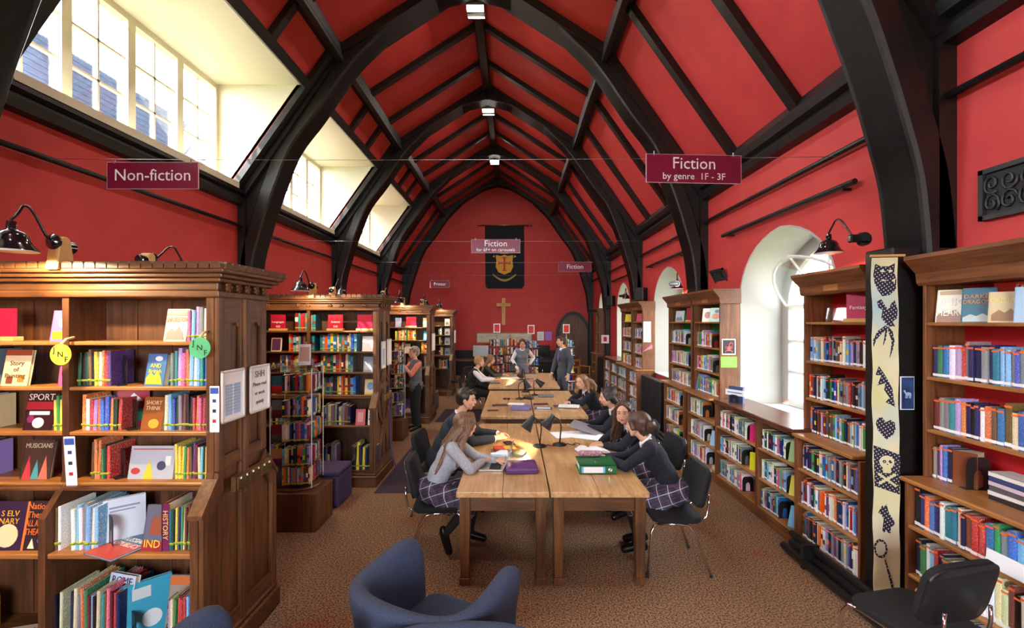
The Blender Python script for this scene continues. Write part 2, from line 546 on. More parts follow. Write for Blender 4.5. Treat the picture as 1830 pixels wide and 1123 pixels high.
for k, (yc, hw) in enumerate(WINS):
    # plastered reveal: a thin lining of the recess, parts of the wall
    A = arch_pts(yc, hw, SILL, 2.42, 3.18)
    B = [(yc + (p[0] - yc) * (hw - .02) / hw, p[1] - (.02 if p[1] > 2.4 else 0)) for p in A]
    MB().band(A, B, XR - .004, XR + .7, 'X').build('reveal', WHITE, wallr, auto=30)
    MB().box(XR - .02, XR + .55, yc - hw + .02, yc + hw - .02, SILL, SILL + .02).build('sill', WHITE, wallr)
    w = empty('window_%d' % (k + 1), (XR + .55, yc, SILL))
    struct(w, ['white arched window behind the camera in the side wall', 'white arched window beside the fantasy bookcase, top pane tilted open', 'narrow white arched window between the green backed bookcase and the radiator', 'white arched window above the low bookcase far along the wall', 'last white arched window near the arched door'][k], 'window')
    hi = hw - .16
    O = arch_pts(0, hw - .02, .02, 1.42, 2.16); I = arch_pts(0, hi, .1, 1.34, 1.98)
    MB().band(O, I, 0, .06, 'X').build('surround', WHITE, w)
    MB().box(0, .06, -hi, hi, .02, .1).build('bottom_rail', FRAME, w)
    MB().box(.0, .05, -.025, .025, .1, 1.9).build('mullion', FRAME, w)
    for z in (.45, .85, 1.28):
        MB().box(.01, .045, -hi, hi, z - .02, z + .02).build('glazing_bar', FRAME, w)
    for s in (-1, 1):
        MB().box(.01, .045, s * hi / 2 - .012, s * hi / 2 + .012, .1, 1.7).build('glazing_bar', FRAME, w)
    zz = [.1, .45, .85, 1.28, 1.97]
    for a in range(4):
        for s in (-1, 1):
            if a < 3:
                MB().box(.02, .026, min(0, s * hi), max(0, s * hi), zz[a], zz[a + 1]).build('pane', GLASS, w)
            else:
                pts = [p for p in I if s * p[0] >= -1e-6 and p[1] > 1.2]
                pts = sorted(pts, key=lambda p: p[1])
                poly = [(0, 1.28)] + [(s * hi, 1.28)] + [p for p in pts]
                if k != 1:
                    MB().prism(poly, 'X', .02, .026).build('pane', GLASS, w)
    if k == 1:
        # the top light leans into the room on its lower edge
        hop = MB()
        pO = arch_pts(0, hi, 0, .06, .70, 7); pI = arch_pts(0, hi - .022, .02, .06, .672, 7)
        hop.band(pO, pI, -.02, 0, 'X'); hop.box(-.02, 0, -hi, hi, 0, .022); hop.box(-.02, 0, -.009, .009, .02, .68)
        h = hop.build('hopper_light', FRAME, w)
        h.location = (-.02, 0, 1.3); h.rotation_euler = (0, R(-38), 0)
        g = MB().prism(arch_pts(0, hi - .04, .03, .06, .65, 7), 'X', -.018, -.012).build('pane', GLASS, h)
    portal((XR + .8, yc, SILL + 1.05), (R(90), 0, R(90)), hw * 2, 2.1)

# ------------------------------------------------------------------ ceiling: red panels between black timbers
ceil = struct(empty('ceiling', (0, 0, 0)), 'steep red panelled ceiling with black rafters and purlins', 'ceiling')
def slope_panel(p0, p1, y0, y1, t=.05):
    d = Vector((p1[0] - p0[0], 0, p1[1] - p0[1])); n = Vector((-d.z, 0, d.x)).normalized()
    if n.z < 0: n = -n
    a = Vector((p0[0], 0, p0[1])); b = Vector((p1[0], 0, p1[1]))
    vs = []
    for q in (a, b, b + n * t, a + n * t):
        vs.append((q.x, q.z))
    MB().prism(vs, 'Y', y0, y1).build('panel', RED, ceil)
def lerp2(p, q, t): return (p[0] + (q[0] - p[0]) * t, p[1] + (q[1] - p[1]) * t)
def slope_bar(p0, p1, y0, y1, depth, mat_=BLACK, name='rafter', parent=None):
    d = Vector((p1[0] - p0[0], 0, p1[1] - p0[1])); n = Vector((-d.z, 0, d.x)).normalized()
    if n.z > 0: n = -n
    a = Vector((p0[0], 0, p0[1])); b = Vector((p1[0], 0, p1[1]))
    vs = [(q.x, q.z) for q in (a, b, b + n * depth, a + n * depth)]
    return MB().prism(vs, 'Y', y0, y1).build(name, mat_, parent or ceil)
SL = {'ll': ((XL - .02, ZP), (PUL, ZPU)), 'lu': ((PUL, ZPU), (XC, ZR)), 'ru': ((PUR, ZPU), (XC, ZR)), 'rl': ((XR + .02, ZP), (PUR, ZPU))}
VD = 0.695
for bi, (y0, y1) in enumerate(BAYS):
    n = 3 if bi else 3
    ys = [y0 + (y1 - y0) * k / n for k in range(n + 1)]
    for key in ('lu', 'ru', 'rl'):
        p0, p1 = SL[key]
        for k in range(n):
            slope_panel(p0, p1, ys[k], ys[k + 1])
        for k in range(1, n):
            slope_bar(p0, p1, ys[k] - .065, ys[k] + .065, .09)
    p0, p1 = SL['ll']
    pm = lerp2(p0, p1, VD)
    if bi < 5:
        o0, o1 = y0 + .5, y1 - .4
        slope_panel(p0, p1, y0, o0); slope_panel(p0, p1, o1, y1)
        q = [o0 + (o1 - o0) * k / 3 for k in range(4)]
        for k in range(3):
            slope_panel(pm, p1, q[k], q[k + 1])
        for k in (1, 2):
            slope_bar(pm, p1, q[k] - .06, q[k] + .06, .08)
        slope_bar(p0, p1, o0 - .13, o0 + .0, .085, name='dormer_post'); slope_bar(p0, p1, o1, o1 + .13, .085, name='dormer_post')
        slope_bar(lerp2(p0, p1, VD), lerp2(p0, p1, VD + .05), o0, o1, .085, name='dormer_head')
        # dormer
        dm = struct(empty('window_%d' % (10 + bi), (-4.55, (o0 + o1) / 2, 4.2)), ['four light dormer window behind the viewer', 'four light dormer window level with the viewer', 'large bright four light dormer window above the first bookcase', 'bright dormer window above the second bookcase', 'small bright dormer window above the third bookcase'][bi], 'window')
        D = -4.55
        cy = (o0 + o1) / 2; hw = (o1 - o0) / 2
        xs = pm[0]; zs = pm[1]
        for s in (-1, 1):
            MB().prism([(-.1, 0), (p0[0] - D - .02, 0), (p0[0] - D, -.06), (xs - D, zs - 4.2), (-.1, zs - 4.2)], 'Y', s * hw, s * (hw + .06)).build('cheek', CREAM, dm)
        MB().box(-.1, xs - D, -hw - .06, hw + .06, zs - 4.2, zs - 4.2 + .06).build('soffit', CREAM, dm)
        MB().box(-.1, p0[0] - D + .17, -hw, hw, -.1, 0).build('sill', CREAM, dm)
        MB().box(-.02, .08, -hw, hw, 0, .07).build('bottom_rail', CREAM, dm)
        MB().box(-.02, .08, -hw, hw, zs - 4.2 - .08, zs - 4.2).build('head_rail', CREAM, dm)
        zt = zs - 4.2 - .08
        for k in range(5):
            y = -hw + 2 * hw * k / 4
            MB().box(-.02, .08, max(-hw, y - .055), min(hw, y + .055), .07, zt).build('mullion', CREAM, dm)
        for k in range(4):
            a = -hw + 2 * hw * k / 4 + .055; b = -hw + 2 * hw * (k + 1) / 4 - .055
            MB().box(0, .04, (a + b) / 2 - .013, (a + b) / 2 + .013, .07, zt).build('glazing_bar', CREAM, dm)
            for j in (1, 2):
                z = .07 + (zt - .07) * j / 3
                MB().box(0, .04, a, b, z - .013, z + .013).build('glazing_bar', CREAM, dm)
            for j in range(3):
                z0 = .07 + (zt - .07) * j / 3; z1 = .07 + (zt - .07) * (j + 1) / 3
                for (u, v) in ((a, (a + b) / 2), ((a + b) / 2, b)):
                    MB().box(.015, .021, u, v, z0, z1).build('pane', GLASS, dm)
        portal((D - .12, cy, 4.2 + zt / 2), (R(90), 0, R(-90)), 2 * hw, zt)
    else:
        for k in range(n): slope_panel(p0, p1, ys[k], ys[k + 1])
        for k in range(1, n): slope_bar(p0, p1, ys[k] - .065, ys[k] + .065, .09)
    # long timbers of the bay
    for (px, s) in ((PUL, 1), (PUR, -1)):
        MB().box(px - .1, px + .1, y0, y1, ZPU - .17, ZPU + .02).build('purlin', BLACK, ceil, bevel=.02, seg=2)
        MB().box(px - .05 + s * .06, px + .05 + s * .06, y0, y1, ZPU - .235, ZPU - .17).build('purlin_moulding', BLACK, ceil, bevel=.02, seg=2)
    MB().box(XC - .085, XC + .085, y0, y1, ZR - .2, ZR).build('ridge_beam', BLACK, ceil, bevel=.015)
    MB().prism([(XR, ZP - .15), (XR - .1, ZP - .13), (XR - .13, ZP - .06), (XR - .1, ZP + .0), (XR - .17, ZP + .02), (XR - .2, ZP + .1), (XR - .14, ZP + .22), (XR, ZP + .22)], 'Y', y0, y1).build('wall_plate', BLACK, ceil)
    MB().prism([(XL, ZP - .23), (XL + .08, ZP - .21), (XL + .12, ZP - .13), (XL + .1, ZP - .08), (XL + .15, ZP - .06), (XL + .15, ZP - .01), (XL, ZP)], 'Y', y0, y1).build('wall_plate', BLACK, ceil)
# outer roof that keeps the daylight out above the panels
rf = MB()
for key in ('lu', 'ru', 'rl'):
    p0, p1 = SL[key]
    d = Vector((p1[0] - p0[0], 0, p1[1] - p0[1])); nn = Vector((-d.z, 0, d.x)).normalized()
    if nn.z < 0: nn = -nn
    a = Vector((p0[0], 0, p0[1])) - d * .05; b = Vector((p1[0], 0, p1[1])) + d * .05
    rf.prism([(q.x, q.z) for q in (a + nn * .1, b + nn * .1, b + nn * .14, a + nn * .14)], 'Y', YB - .3, YE + .3)
rf.build('roof_boarding', MATBLACK, ceil)

# ------------------------------------------------------------------ trusses
INTR = [(0, 7.33), (.5, 7.2), (1.03, 6.95), (1.58, 6.44), (1.94, 6.06), (2.44, 5.34), (2.82, 4.83), (3.06, 4.25), (3.2, 3.85), (3.32, 3.45), (3.41, 3.1), (3.455, 2.7), (3.465, 2.5)]
def smooth_curve(pts, n=4):
    out = []
    for i in range(len(pts) - 1):
        p0, p1, p2, p3 = pts[max(0, i - 1)], pts[i], pts[i + 1], pts[min(len(pts) - 1, i + 2)]
        for k in range(n):
            t = k / n
            out.append(tuple(.5 * (2 * p1[j] + (p2[j] - p0[j]) * t + (2 * p0[j] - 5 * p1[j] + 4 * p2[j] - p3[j]) * t * t + (3 * p1[j] - p0[j] - 3 * p2[j] + p3[j]) * t ** 3) for j in (0, 1)))
    return out + [pts[-1]]
INTR = smooth_curve(INTR)
def roof_z(u):
    """ceiling height at distance u from the ridge line"""
    if u <= 2.1: return ZR - (ZR - ZPU) * u / 2.1
    return ZPU - (ZPU - ZP) * (u - 2.1) / (3.65 - 2.1)
TRUSS_LABEL = ['black arched roof truss behind the viewer', 'black arched roof truss crossing the top corners of the view', 'black arched roof truss above the first and second bookcases', 'black arched roof truss above the third bookcase', 'black arched roof truss above the last bookcase', 'black arched half truss against the red end wall']
for ti, ty in enumerate(TR):
    t = struct(empty('roof_truss', (XC, ty, 0)), TRUSS_LABEL[ti], 'truss')
    w = .15 if ti < 5 else .13
    for s in (-1, 1):
        A = [(s * u, z) for (u, z) in INTR]
        B = []
        for (u, z) in INTR:
            if z > 5.2: B.append((s * u, roof_z(u) + .01))
            else: B.append((s * 3.65, z + (0.25 if z > 4 else 0.0)))
        MB().band(A, B, -w, w, 'Y').build('arch_brace', BLACK, t)
        # raised arch rib along the soffit and a rounded edge line
        A2 = [(s * (u + .0), z - .0) for (u, z) in INTR]
        B2 = []
        for i, (u, z) in enumerate(INTR):
            du = INTR[min(i + 1, len(INTR) - 1)][0] - INTR[max(i - 1, 0)][0]; dz = INTR[min(i + 1, len(INTR) - 1)][1] - INTR[max(i - 1, 0)][1]
            L_ = math.hypot(du, dz)
            B2.append((s * (u - dz / L_ * .2), z + du / L_ * .2))
        MB().band(A2, B2, -w - .05, w + .05, 'Y').build('arch_rib', BLACK, t, bevel=.02)
        # principal rafter strips on the ceiling
        for (q0, q1) in (((s * 3.62, ZP), (s * 2.1, ZPU)), ((s * 2.1, ZPU), (0, ZR))):
            slope_bar(q0, q1, -w - .1, w + .1, .13, name='principal_rafter', parent=t)
        # slim post down the wall
        MB().box(s * 3.65, s * 3.5, -.12, .12, 0, 3.2).build('wall_post', BLACK, t, bevel=.015)
        MB().box(s * 3.65, s * 3.53, -.2, .2, 2.6, 4.3).build('post_backing', BLACK, t)
        if ti == 1 and s == 1:
            MB().box(3.27, 3.65, -.13, .13, 0, 2.62).build('boxed_post', BLACK, t, bevel=.01)
        # curved foot under the brace
        MB().prism([(s * 3.52, 2.5), (s * 3.465, 2.5), (s * 3.475, 2.44), (s * 3.52, 2.38)], 'Y', -w, w).build('brace_foot', BLACK, t)

# ------------------------------------------------------------------ picture rails on the walls
for bi, (y0, y1) in enumerate(BAYS):
    if bi == 0: continue
    o = MB().tube([(XL + .06, y0 + .22, 3.58), (XL + .06, y1 - .2, 3.58)], .028, 8).build('trim_%d' % (bi), MATS['black_timber'], smooth=True)
    struct(o, 'thin black rail along the red wall below the %s dormer' % ['', 'unseen', 'largest', 'second', 'third', 'last'][bi], 'rail')
    o = MB().tube([(XR - .06, y0 + .22, 3.635), (XR - .06, y1 - .2, 3.635)], .026, 8).build('trim_%d' % (10 + bi), MATS['black_timber'], smooth=True)
    struct(o, 'long black pipe rail along the red wall above the %s arched window' % ['', 'unseen', 'first', 'second', 'third', 'last'][bi], 'rail')
for k, (a, b) in enumerate(((4.0, 6.55), (8.1, 10.3), (11.9, 14.0))):
    p = MB().tube([(XR - .07, a, 3.31), (XR - .07, b, 3.31)], .026, 10)
    for y in (a + .15, b - .2):
        p.box(XR - .08, XR, y - .012, y + .012, 3.27, 3.29)
    o = p.build('trim_%d' % (20 + k), MATS['black_timber'], auto=40)
    struct(o, 'short black pipe rail just over the %s arched window' % ['first', 'second', 'third'][k], 'rail')

# ------------------------------------------------------------------ arched door in the end wall
dr = struct(empty('door_1', (2.27, YE, 0)), 'brown panelled door under a pointed black arch in the end wall', 'door')
def parch(hw, zs, zt, n=7, z0=0.0):
    pts = [(-hw, z0)]
    for i in range(n + 1):
        t = i / n
        pts.append((-hw + hw * t ** 1.25, zs + (zt - zs) * math.sin(t * PI / 2) ** .85))
    return pts + [(-p[0], p[1]) for p in pts[:-1]][::-1]
MB().band(parch(.66, 1.75, 2.5), parch(.55, 1.72, 2.36), -.08, -.002, 'Y').build('door_frame', BLACK, dr)
MB().prism(parch(.55, 1.72, 2.36), 'Y', -.04, -.003).build('door_leaf', OAK['Z'], dr)
for (x0, x1, z0, z1) in ((-.45, -.06, .2, .85), (.06, .45, .2, .85), (-.45, -.06, .98, 1.75), (.06, .45, .98, 1.75)):
    m = MB()
    m.box(x0, x1, -.05, -.04, z0, z0 + .04); m.box(x0, x1, -.05, -.04, z1 - .04, z1); m.box(x0, x0 + .04, -.05, -.04, z0, z1); m.box(x1 - .04, x1, -.05, -.04, z0, z1)
    m.build('panel_moulding', LEGW['Z'], dr)
MB().box(-.02, .02, -.052, -.04, 1.0, 2.25).build('middle_stile', OAK['Z'], dr)
MB().ball((-.4, -.08, 1.0), .03).build('knob', BRASS, dr, smooth=True)

# ------------------------------------------------------------------ slate roof of the neighbouring house, seen through the dormers
nb = empty('neighbouring_house', (-9.5, 7, 0))
tag(nb, 'grey slate roof of the next house seen through dormer panes', 'house')
SLATE = noise_mat('blue_slate', srgb(28, 33, 42), srgb(44, 50, 61), scale=(1, 2, 9), nscale=3, rough=0.9, spec=0.05)
MB().box(-3, 0, 1.5, 14, 0, 5.9).build('wall', noise_mat('house_brick', srgb(120, 80, 66), srgb(150, 110, 92), nscale=8), nb)
for k in range(15):
    z0 = 5.7 + k * .2; x0 = .25 - k * .11
    MB().prism([(x0, z0), (x0 - .14, z0 + .24), (x0 - .18, z0 + .22), (x0 - .04, z0 - .03)], 'Y', 1.3, 14.2).build('slate_course', SLATE, nb)
MB().box(-.5, 0, -22, -8.05, 0, 16).build('sun_blocker', MATS['house_brick'], nb)  # unseen slab added to keep direct sun off the nearest dormers
st = empty('stone_building', (15, 8, 0)); tag(st, 'pale stone building outside the arched windows', 'building')
STONE = noise_mat('pale_stone', srgb(170, 160, 142), srgb(196, 186, 168), nscale=4)
MB().box(0, 4, -16, 14, 0, 6).build('wall', STONE, st)
MB().prism([(-.3, 6), (4.3, 6), (2, 8)], 'Y', -16.3, 14.3).build('roof', SLATE, st)
for k in range(8):
    wn = MB().box(-.03, .0, -14 + k * 3.5, -12.8 + k * 3.5, 1.2, 2.9).build('window', mat('dark_pane', (.05, .06, .07), .1), st)
gr = struct(MB().box(-40, 40, -40, 60, -.3, -.11).build('ground', noise_mat('outdoor_grass', srgb(70, 84, 50), srgb(100, 104, 70), nscale=2)), 'open ground outside the building', 'ground')
# ================================================================== dark oak double sided bookcases standing out from the left wall
CASE_Y = [3.04, 6.30, 9.95, 13.5]
CX0, CX1 = -4.28, -1.78            # wall end, aisle end
UT, LT = .27, .41                  # half depth above and below the ledge
UZ = [1.145, 1.44, 1.71, 1.98]     # shelf tops above the ledge
LZ = [.20, .775]
BAYX = [(-2.66, -1.84), (-3.49, -2.70), (-4.28, -3.53)]
CASE_LABEL = ['large dark oak bookcase of junior non-fiction, nearest the viewer, with framed notices on its end',
              'second dark oak bookcase along the wall, with languages and science signs',
              'third dark oak bookcase, where the woman in the grey tunic stands',
              'last dark oak bookcase before the red end wall']
def oak_case(ci, yc):
    c = empty('bookcase', (0, yc, 0))
    tag(c, CASE_LABEL[ci], 'bookcase', 'dark oak bookcases')
    # middle back board, plinth
    MB().box(CX0, CX1 - .03, -.012, .012, .15, 2.25).build('back_board', OAKIN['Z'], c)
    if ci < 2:
        for k in range(11):        # board joints on the back
            x = CX1 - .1 - k * .225
            MB().box(x - .1, x + .1, -.02, -.012, .21, 2.24).build('back_plank', OAKIN['Z'], c)
    MB().box(CX0, CX1 + .03, -LT - .02, LT + .02, 0, .14).build('plinth', OAK['X'], c, bevel=.01)
    MB().box(CX0, CX1 + .015, -LT - .01, LT + .01, .14, .175).build('plinth_moulding', OAK['X'], c, bevel=.012, seg=2)
    # aisle end panel
    prof = [(-LT, .17), (LT, .17), (LT, .98), (UT + .01, 1.14), (UT, 1.2), (UT, 2.25), (-UT, 2.25), (-UT, 1.2), (-UT - .01, 1.14), (-LT, .98)]
    MB().prism(prof, 'X', CX1 - .06, CX1 - .015).build('end_panel', OAK['Z'], c)
    e0, e1 = CX1 - .016, CX1 + .012
    for (y0, y1, z0, z1) in ((-UT, -UT + .07, 1.2, 2.25), (UT - .07, UT, 1.2, 2.25), (-.04, .04, 1.2, 2.25)):
        MB().box(e0, e1, y0, y1, z0, z1).build('end_stile', OAK['Z'], c, bevel=.006)
    MB().box(e0, e1 + .018, -.022, .022, .99, 2.25).build('end_batten', OAK['Z'], c, bevel=.006)
    for (z0, z1) in ((1.2, 1.28), (2.12, 2.25)):
        MB().box(e0, e1 - .004, -UT + .07, -.04, z0, z1).build('end_rail', OAK['Y'], c)
        MB().box(e0, e1 - .004, .04, UT - .07, z0, z1).build('end_rail', OAK['Y'], c)
    for s in (-1, 1):
        MB().prism([(s * LT, .17), (s * (LT - .07), .17), (s * (LT - .07), .93), (s * (UT - .06), 1.1), (s * UT, 1.2), (s * (UT + .01), 1.14), (s * LT, .98)], 'X', e0, e1).build('end_stile', OAK['Z'], c, bevel=.006)
        MB().box(e0, e1 - .004, s * .04, s * (LT - .07), .17, .27).build('end_rail', OAK['Y'], c)
        # cusped head of the sunk panel
        y0, y1 = .04, UT - .07
        MB().prism([(s * y0, 2.12), (s * y1, 2.12), (s * y1, 2.07), (s * (y1 - .03), 2.07), (s * (y1 - .035), 2.095), (s * (y0 + .035), 2.095), (s * (y0 + .03), 2.07), (s * y0, 2.07)], 'X', e0, e1 - .008).build('panel_head', OAK['Y'], c)
        # sloping cap on the shoulder
        MB().prism([(s * (LT + .012), .975), (s * (LT + .012), 1.0), (s * (UT + .015), 1.165), (s * (UT - .005), 1.14)], 'X', CX1 - .068, CX1 + .016).build('shoulder_cap', OAK['Y'], c)
    MB().box(e0, e1, -.04, .04, .17, 1.2).build('end_stile', OAK['Z'], c, bevel=.006)
    if ci:
        # diagonal tracery on the lower end
        for s in (-1, 1):
            for (ya, za, yb, zb) in ((.04, 1.42, UT - .05, 1.26), (.03, .72, LT - .09, 1.0), (.03, .72, UT - .08, .3)):
                d = Vector((0, s * (yb - ya), zb - za)); Lb = d.length
                M = frame_M((CX1 + .0, s * (ya + yb) / 2, (za + zb) / 2), (1, 0, 0), d.normalized())
                MB().xbox(M, .024, Lb, .045).build('tracery_bar', OAK['Z'], c)
    # partitions
    for px in (-2.68, -3.51, -4.26):
        MB().prism(prof, 'X', px - .02, px + .02).build('partition', OAKIN['Z'], c)
    # shelves on both faces
    for s in (-1, 1):
        for (x0, x1) in BAYX:
            for z in UZ[1:]:
                MB().box(x0, x1, s * .012, s * UT, z - .022, z).build('shelf', GOLD['X'] if ci == 0 else OAK['X'], c, bevel=.004)
            MB().box(x0, x1, s * .012, s * (LT - .01), LZ[1] - .028, LZ[1]).build('shelf', GOLD['X'] if ci == 0 else OAK['X'], c, bevel=.004)
            MB().box(x0, x1, s * .012, s * (LT - .01), LZ[0] - .03, LZ[0]).build('shelf', OAK['X'], c)
        for (x0, x1) in BAYX:
            MB().box(x0 - .02, x1 + .02, s * .012, s * (UT + .035), UZ[0] - .045, UZ[0] - .02).build('ledge_moulding', OAK['X'], c, bevel=.008, seg=2)
            MB().box(x0 - .02, x1 + .02, s * .012, s * (UT + .02), UZ[0] - .02, UZ[0]).build('ledge', GOLD['X'] if ci == 0 else OAK['X'], c, bevel=.006)
    # cornice in steps
    for k, (g, z0, z1) in enumerate(((.015, 2.245, 2.285), (.0, 2.285, 2.335), (.035, 2.335, 2.36), (.06, 2.36, 2.385), (.085, 2.385, 2.41))):
        MB().box(CX0, CX1 + g + .01, -UT - g, UT + g, z0, z1).build('cornice', OAK['X'], c, bevel=.008, seg=2)
    # notched cresting along the top edge
    g = .085
    if ci < 2:
        tooth = MB().prism([(-.0295, 0), (.0295, 0), (.0295, .026), (.02, .04), (-.02, .04), (-.0295, .026)], 'Y', -.02, .02)
        proto = None
        x = CX1 + g
        k = 0
        while x > CX0 + .1:
            for s in (-1,) if ci else (-1, 1):
                if proto is None:
                    proto = tooth.build('cresting_tooth', OAK['X'], c); o = proto
                else:
                    o = proto.copy(); COL.objects.link(o)
                o.location = (x - .035, s * (UT + g - .015), 2.41)
            x -= .066; k += 1
        y = -UT - g + .03
        while y < UT + g:
            o = proto.copy(); COL.objects.link(o); o.location = (CX1 + g - .01, y + .03, 2.41); o.rotation_euler = (0, 0, PI / 2)
            y += .066
    else:
        MB().box(CX0, CX1 + g, -UT - g, UT + g, 2.41, 2.44).build('cresting', OAK['X'], c)
    MB().box(CX0, CX1 + g - .03, -UT - g + .03, UT + g - .03, 2.405, 2.42).build('top_board', OAK['X'], c)
    # carved rosettes on the end frieze and in pairs along the front
    ro = MB().ball((0, 0, 0), (.012, .022, .022), 8)
    for a in range(5):
        ro.ball((.004, .02 * math.cos(a * 2 * PI / 5), .02 * math.sin(a * 2 * PI / 5)), (.01, .013, .013), 6)
    rp = ro.build('rosette', OAK['Z'], c, smooth=True)
    pos = [(CX1 + .03, y, 2.31, 0) for y in (-.2, -.1, 0, .1, .2)]
    if ci: pos += [(x, -UT - .004, 2.31, -PI / 2) for x in (-1.95, -2.25, -2.4, -2.68, -2.8, -3.2, -3.4)]
    for k, (x, y, z, rz) in enumerate(pos):
        o = rp if k == 0 else rp.copy()
        if k: COL.objects.link(o)
        o.location = (x, y, z); o.rotation_euler = (0, 0, rz)
    return c
CASES = [oak_case(i, y) for i, y in enumerate(CASE_Y)]

# ================================================================== brown wall bookcases along the right wall
FU, FL = 2.72, 2.60                # front planes of the upper and lower parts
RZU = [1.07, 1.39, 1.735, 2.095]   # upper shelf tops
RZL = [.13, .435, .755]
RTOP = 2.36
REDBACK = mat('red_back_board', srgb(190, 26, 34), 0.6)
GREENBACK = mat('green_back_board', srgb(30, 150, 60), 0.6)
def wall_case(y0, y1, label, back, low0=None, low1=None, upper=True, lowbays=None, cat='bookcase'):
    """y0 nearer the viewer, y1 farther; low0/low1 the lower part if it differs"""
    low0 = y0 if low0 is None else low0; low1 = y1 if low1 is None else low1
    c = empty('wall_bookcase', (FL, (low0 + low1) / 2, 0))
    tag(c, label, cat, 'brown bookcases along the window wall')
    yo = -(low0 + low1) / 2; xo = -FL
    def bx(name, x0, x1, a, b, z0, z1, m, bevel=.004):
        return MB().box(x0 + xo, x1 + xo, a + yo, b + yo, z0, z1).build(name, m, c, bevel=bevel)
    bx('plinth', FL + .03, XR - .02, low0, low1, 0, .1, TEAK['Y'])
    bx('plinth_board', FL + .005, FL + .03, low0, low1, 0, .1, TEAK['Y'])
    lows = lowbays or [(low0, low1)]
    for (a, b) in lows:
        for y in (a, b - .025):
            bx('side', FL, XR - .01, y, y + .025, .1, RZU[0] - .03, TEAK['Z'])
        bx('lower_back', XR - .02, XR - .01, a, b, .1, RZU[0] - .03, back or TEAK['Z'])
        for z in RZL:
            bx('shelf', FL + .005, XR - .02, a + .02, b - .02, z - .022, z, GOLD['Y'])
    if upper:
        bx('ledge', FL - .03, XR - .01, y0 - .01, y1 + .01, RZU[0] - .03, RZU[0], GOLD['Y'], .008)
        for y in (y0, y1 - .025):
            bx('side', FU, XR - .01, y, y + .025, RZU[0], RTOP, TEAK['Z'])
        bx('back_board', XR - .02, XR - .01, y0, y1, RZU[0], RTOP, back or TEAK['Z'])
        for z in RZU[1:]:
            bx('shelf', FU + .005, XR - .02, y0 + .025, y1 - .025, z - .022, z, GOLD['Y'])
        for z in range(0, 1):
            for yy in (y0 + .027, y1 - .03):
                bx('shelf_strip', FU + .06, FU + .075, yy, yy + .004, RZU[0] + .02, RTOP - .03, BRASS, 0)
        MB().prism([(FU + xo, RTOP - .02), (FU - .015 + xo, RTOP), (FU - .02 + xo, RTOP + .06), (FU - .1 + xo, RTOP + .15), (FU - .1 + xo, RTOP + .175), (XR - .01 + xo, RTOP + .175), (XR - .01 + xo, RTOP - .02)], 'Y', y0 - .03 + yo, y1 + .03 + yo).build('cornice', TEAK['Y'], c)
        bx('name_plate', FU - .024, FU - .012, (y0 + y1) / 2 - .09, (y0 + y1) / 2 + .09, RTOP + .005, RTOP + .055, GOLD['Y'], 0)
    else:
        bx('counter', FL - .03, XR + .02, low0 - .0, low1 + .0, RZU[0] - .03, RZU[0] + .03, wood('counter_mahogany', srgb(70, 38, 26), srgb(104, 62, 42), 'Y', rough=0.22), .008)
    return c
CN = wall_case(1.25, 3.10, 'tall red backed bookcase at the edge of the view beside the black post', REDBACK, lowbays=[(1.25, 2.17), (2.17, 3.10)])
CA = wall_case(3.56, 4.38, 'tall red backed fantasy bookcase next to the hanging fabric banner', REDBACK, low0=3.5, low1=4.30)
CL = wall_case(4.3, 6.02, 'low two bay bookcase with a dark counter under the first arched window', None, upper=False, lowbays=[(4.3, 5.0), (5.0, 6.02)])
CB = wall_case(6.16, 7.05, 'green backed bookcase with a scorpion print on its side', GREENBACK, low0=6.02, low1=7.0)
CB2 = wall_case(7.16, 8.22, 'green backed bookcase just beyond the second black post', GREENBACK, low0=7.16, low1=8.1)
CC = wall_case(9.9, 10.72, 'brown bookcase with a white paper and pink paper on its side', None)
CC2 = wall_case(10.84, 11.85, 'brown bookcase just beyond the third black post', None)
CD = wall_case(11.85, 13.6, 'low bookcase with a pale top under the third arched window', None, upper=False, lowbays=[(11.85, 12.7), (12.7, 13.6)])
CE = wall_case(15.05, 15.75, 'far brown bookcase seen end on near the arched door', None)

# black heating pipes along the foot of the bookcases
for k, (a, b, w) in enumerate(((1.0, 4.25, 0), (6.95, 9.7, 1), (9.7, 14.2, 2))):
    c = empty('heating_pipes', (FL - .1, a, 0))
    tag(c, ['black heating pipes on the floor before the banner and fantasy bookcase', 'black heating pipes on the floor below the first radiator', 'black heating pipes on the floor along the far low bookcase'][k], 'pipes', 'black floor heating pipes')
    for (x, z, r) in ((-.02, .055, .035), (.06, .08, .04), (.055, .165, .03)):
        MB().tube([(x - .02, 0, z), (x - .02, b - a, z)], r, 8).build('pipe', SATBLACK, c, smooth=True)
    for y in (.3, (b - a) / 2, b - a - .3):
        MB().box(-.06, .08, y - .02, y + .02, 0, .2).build('bracket', SATBLACK, c)
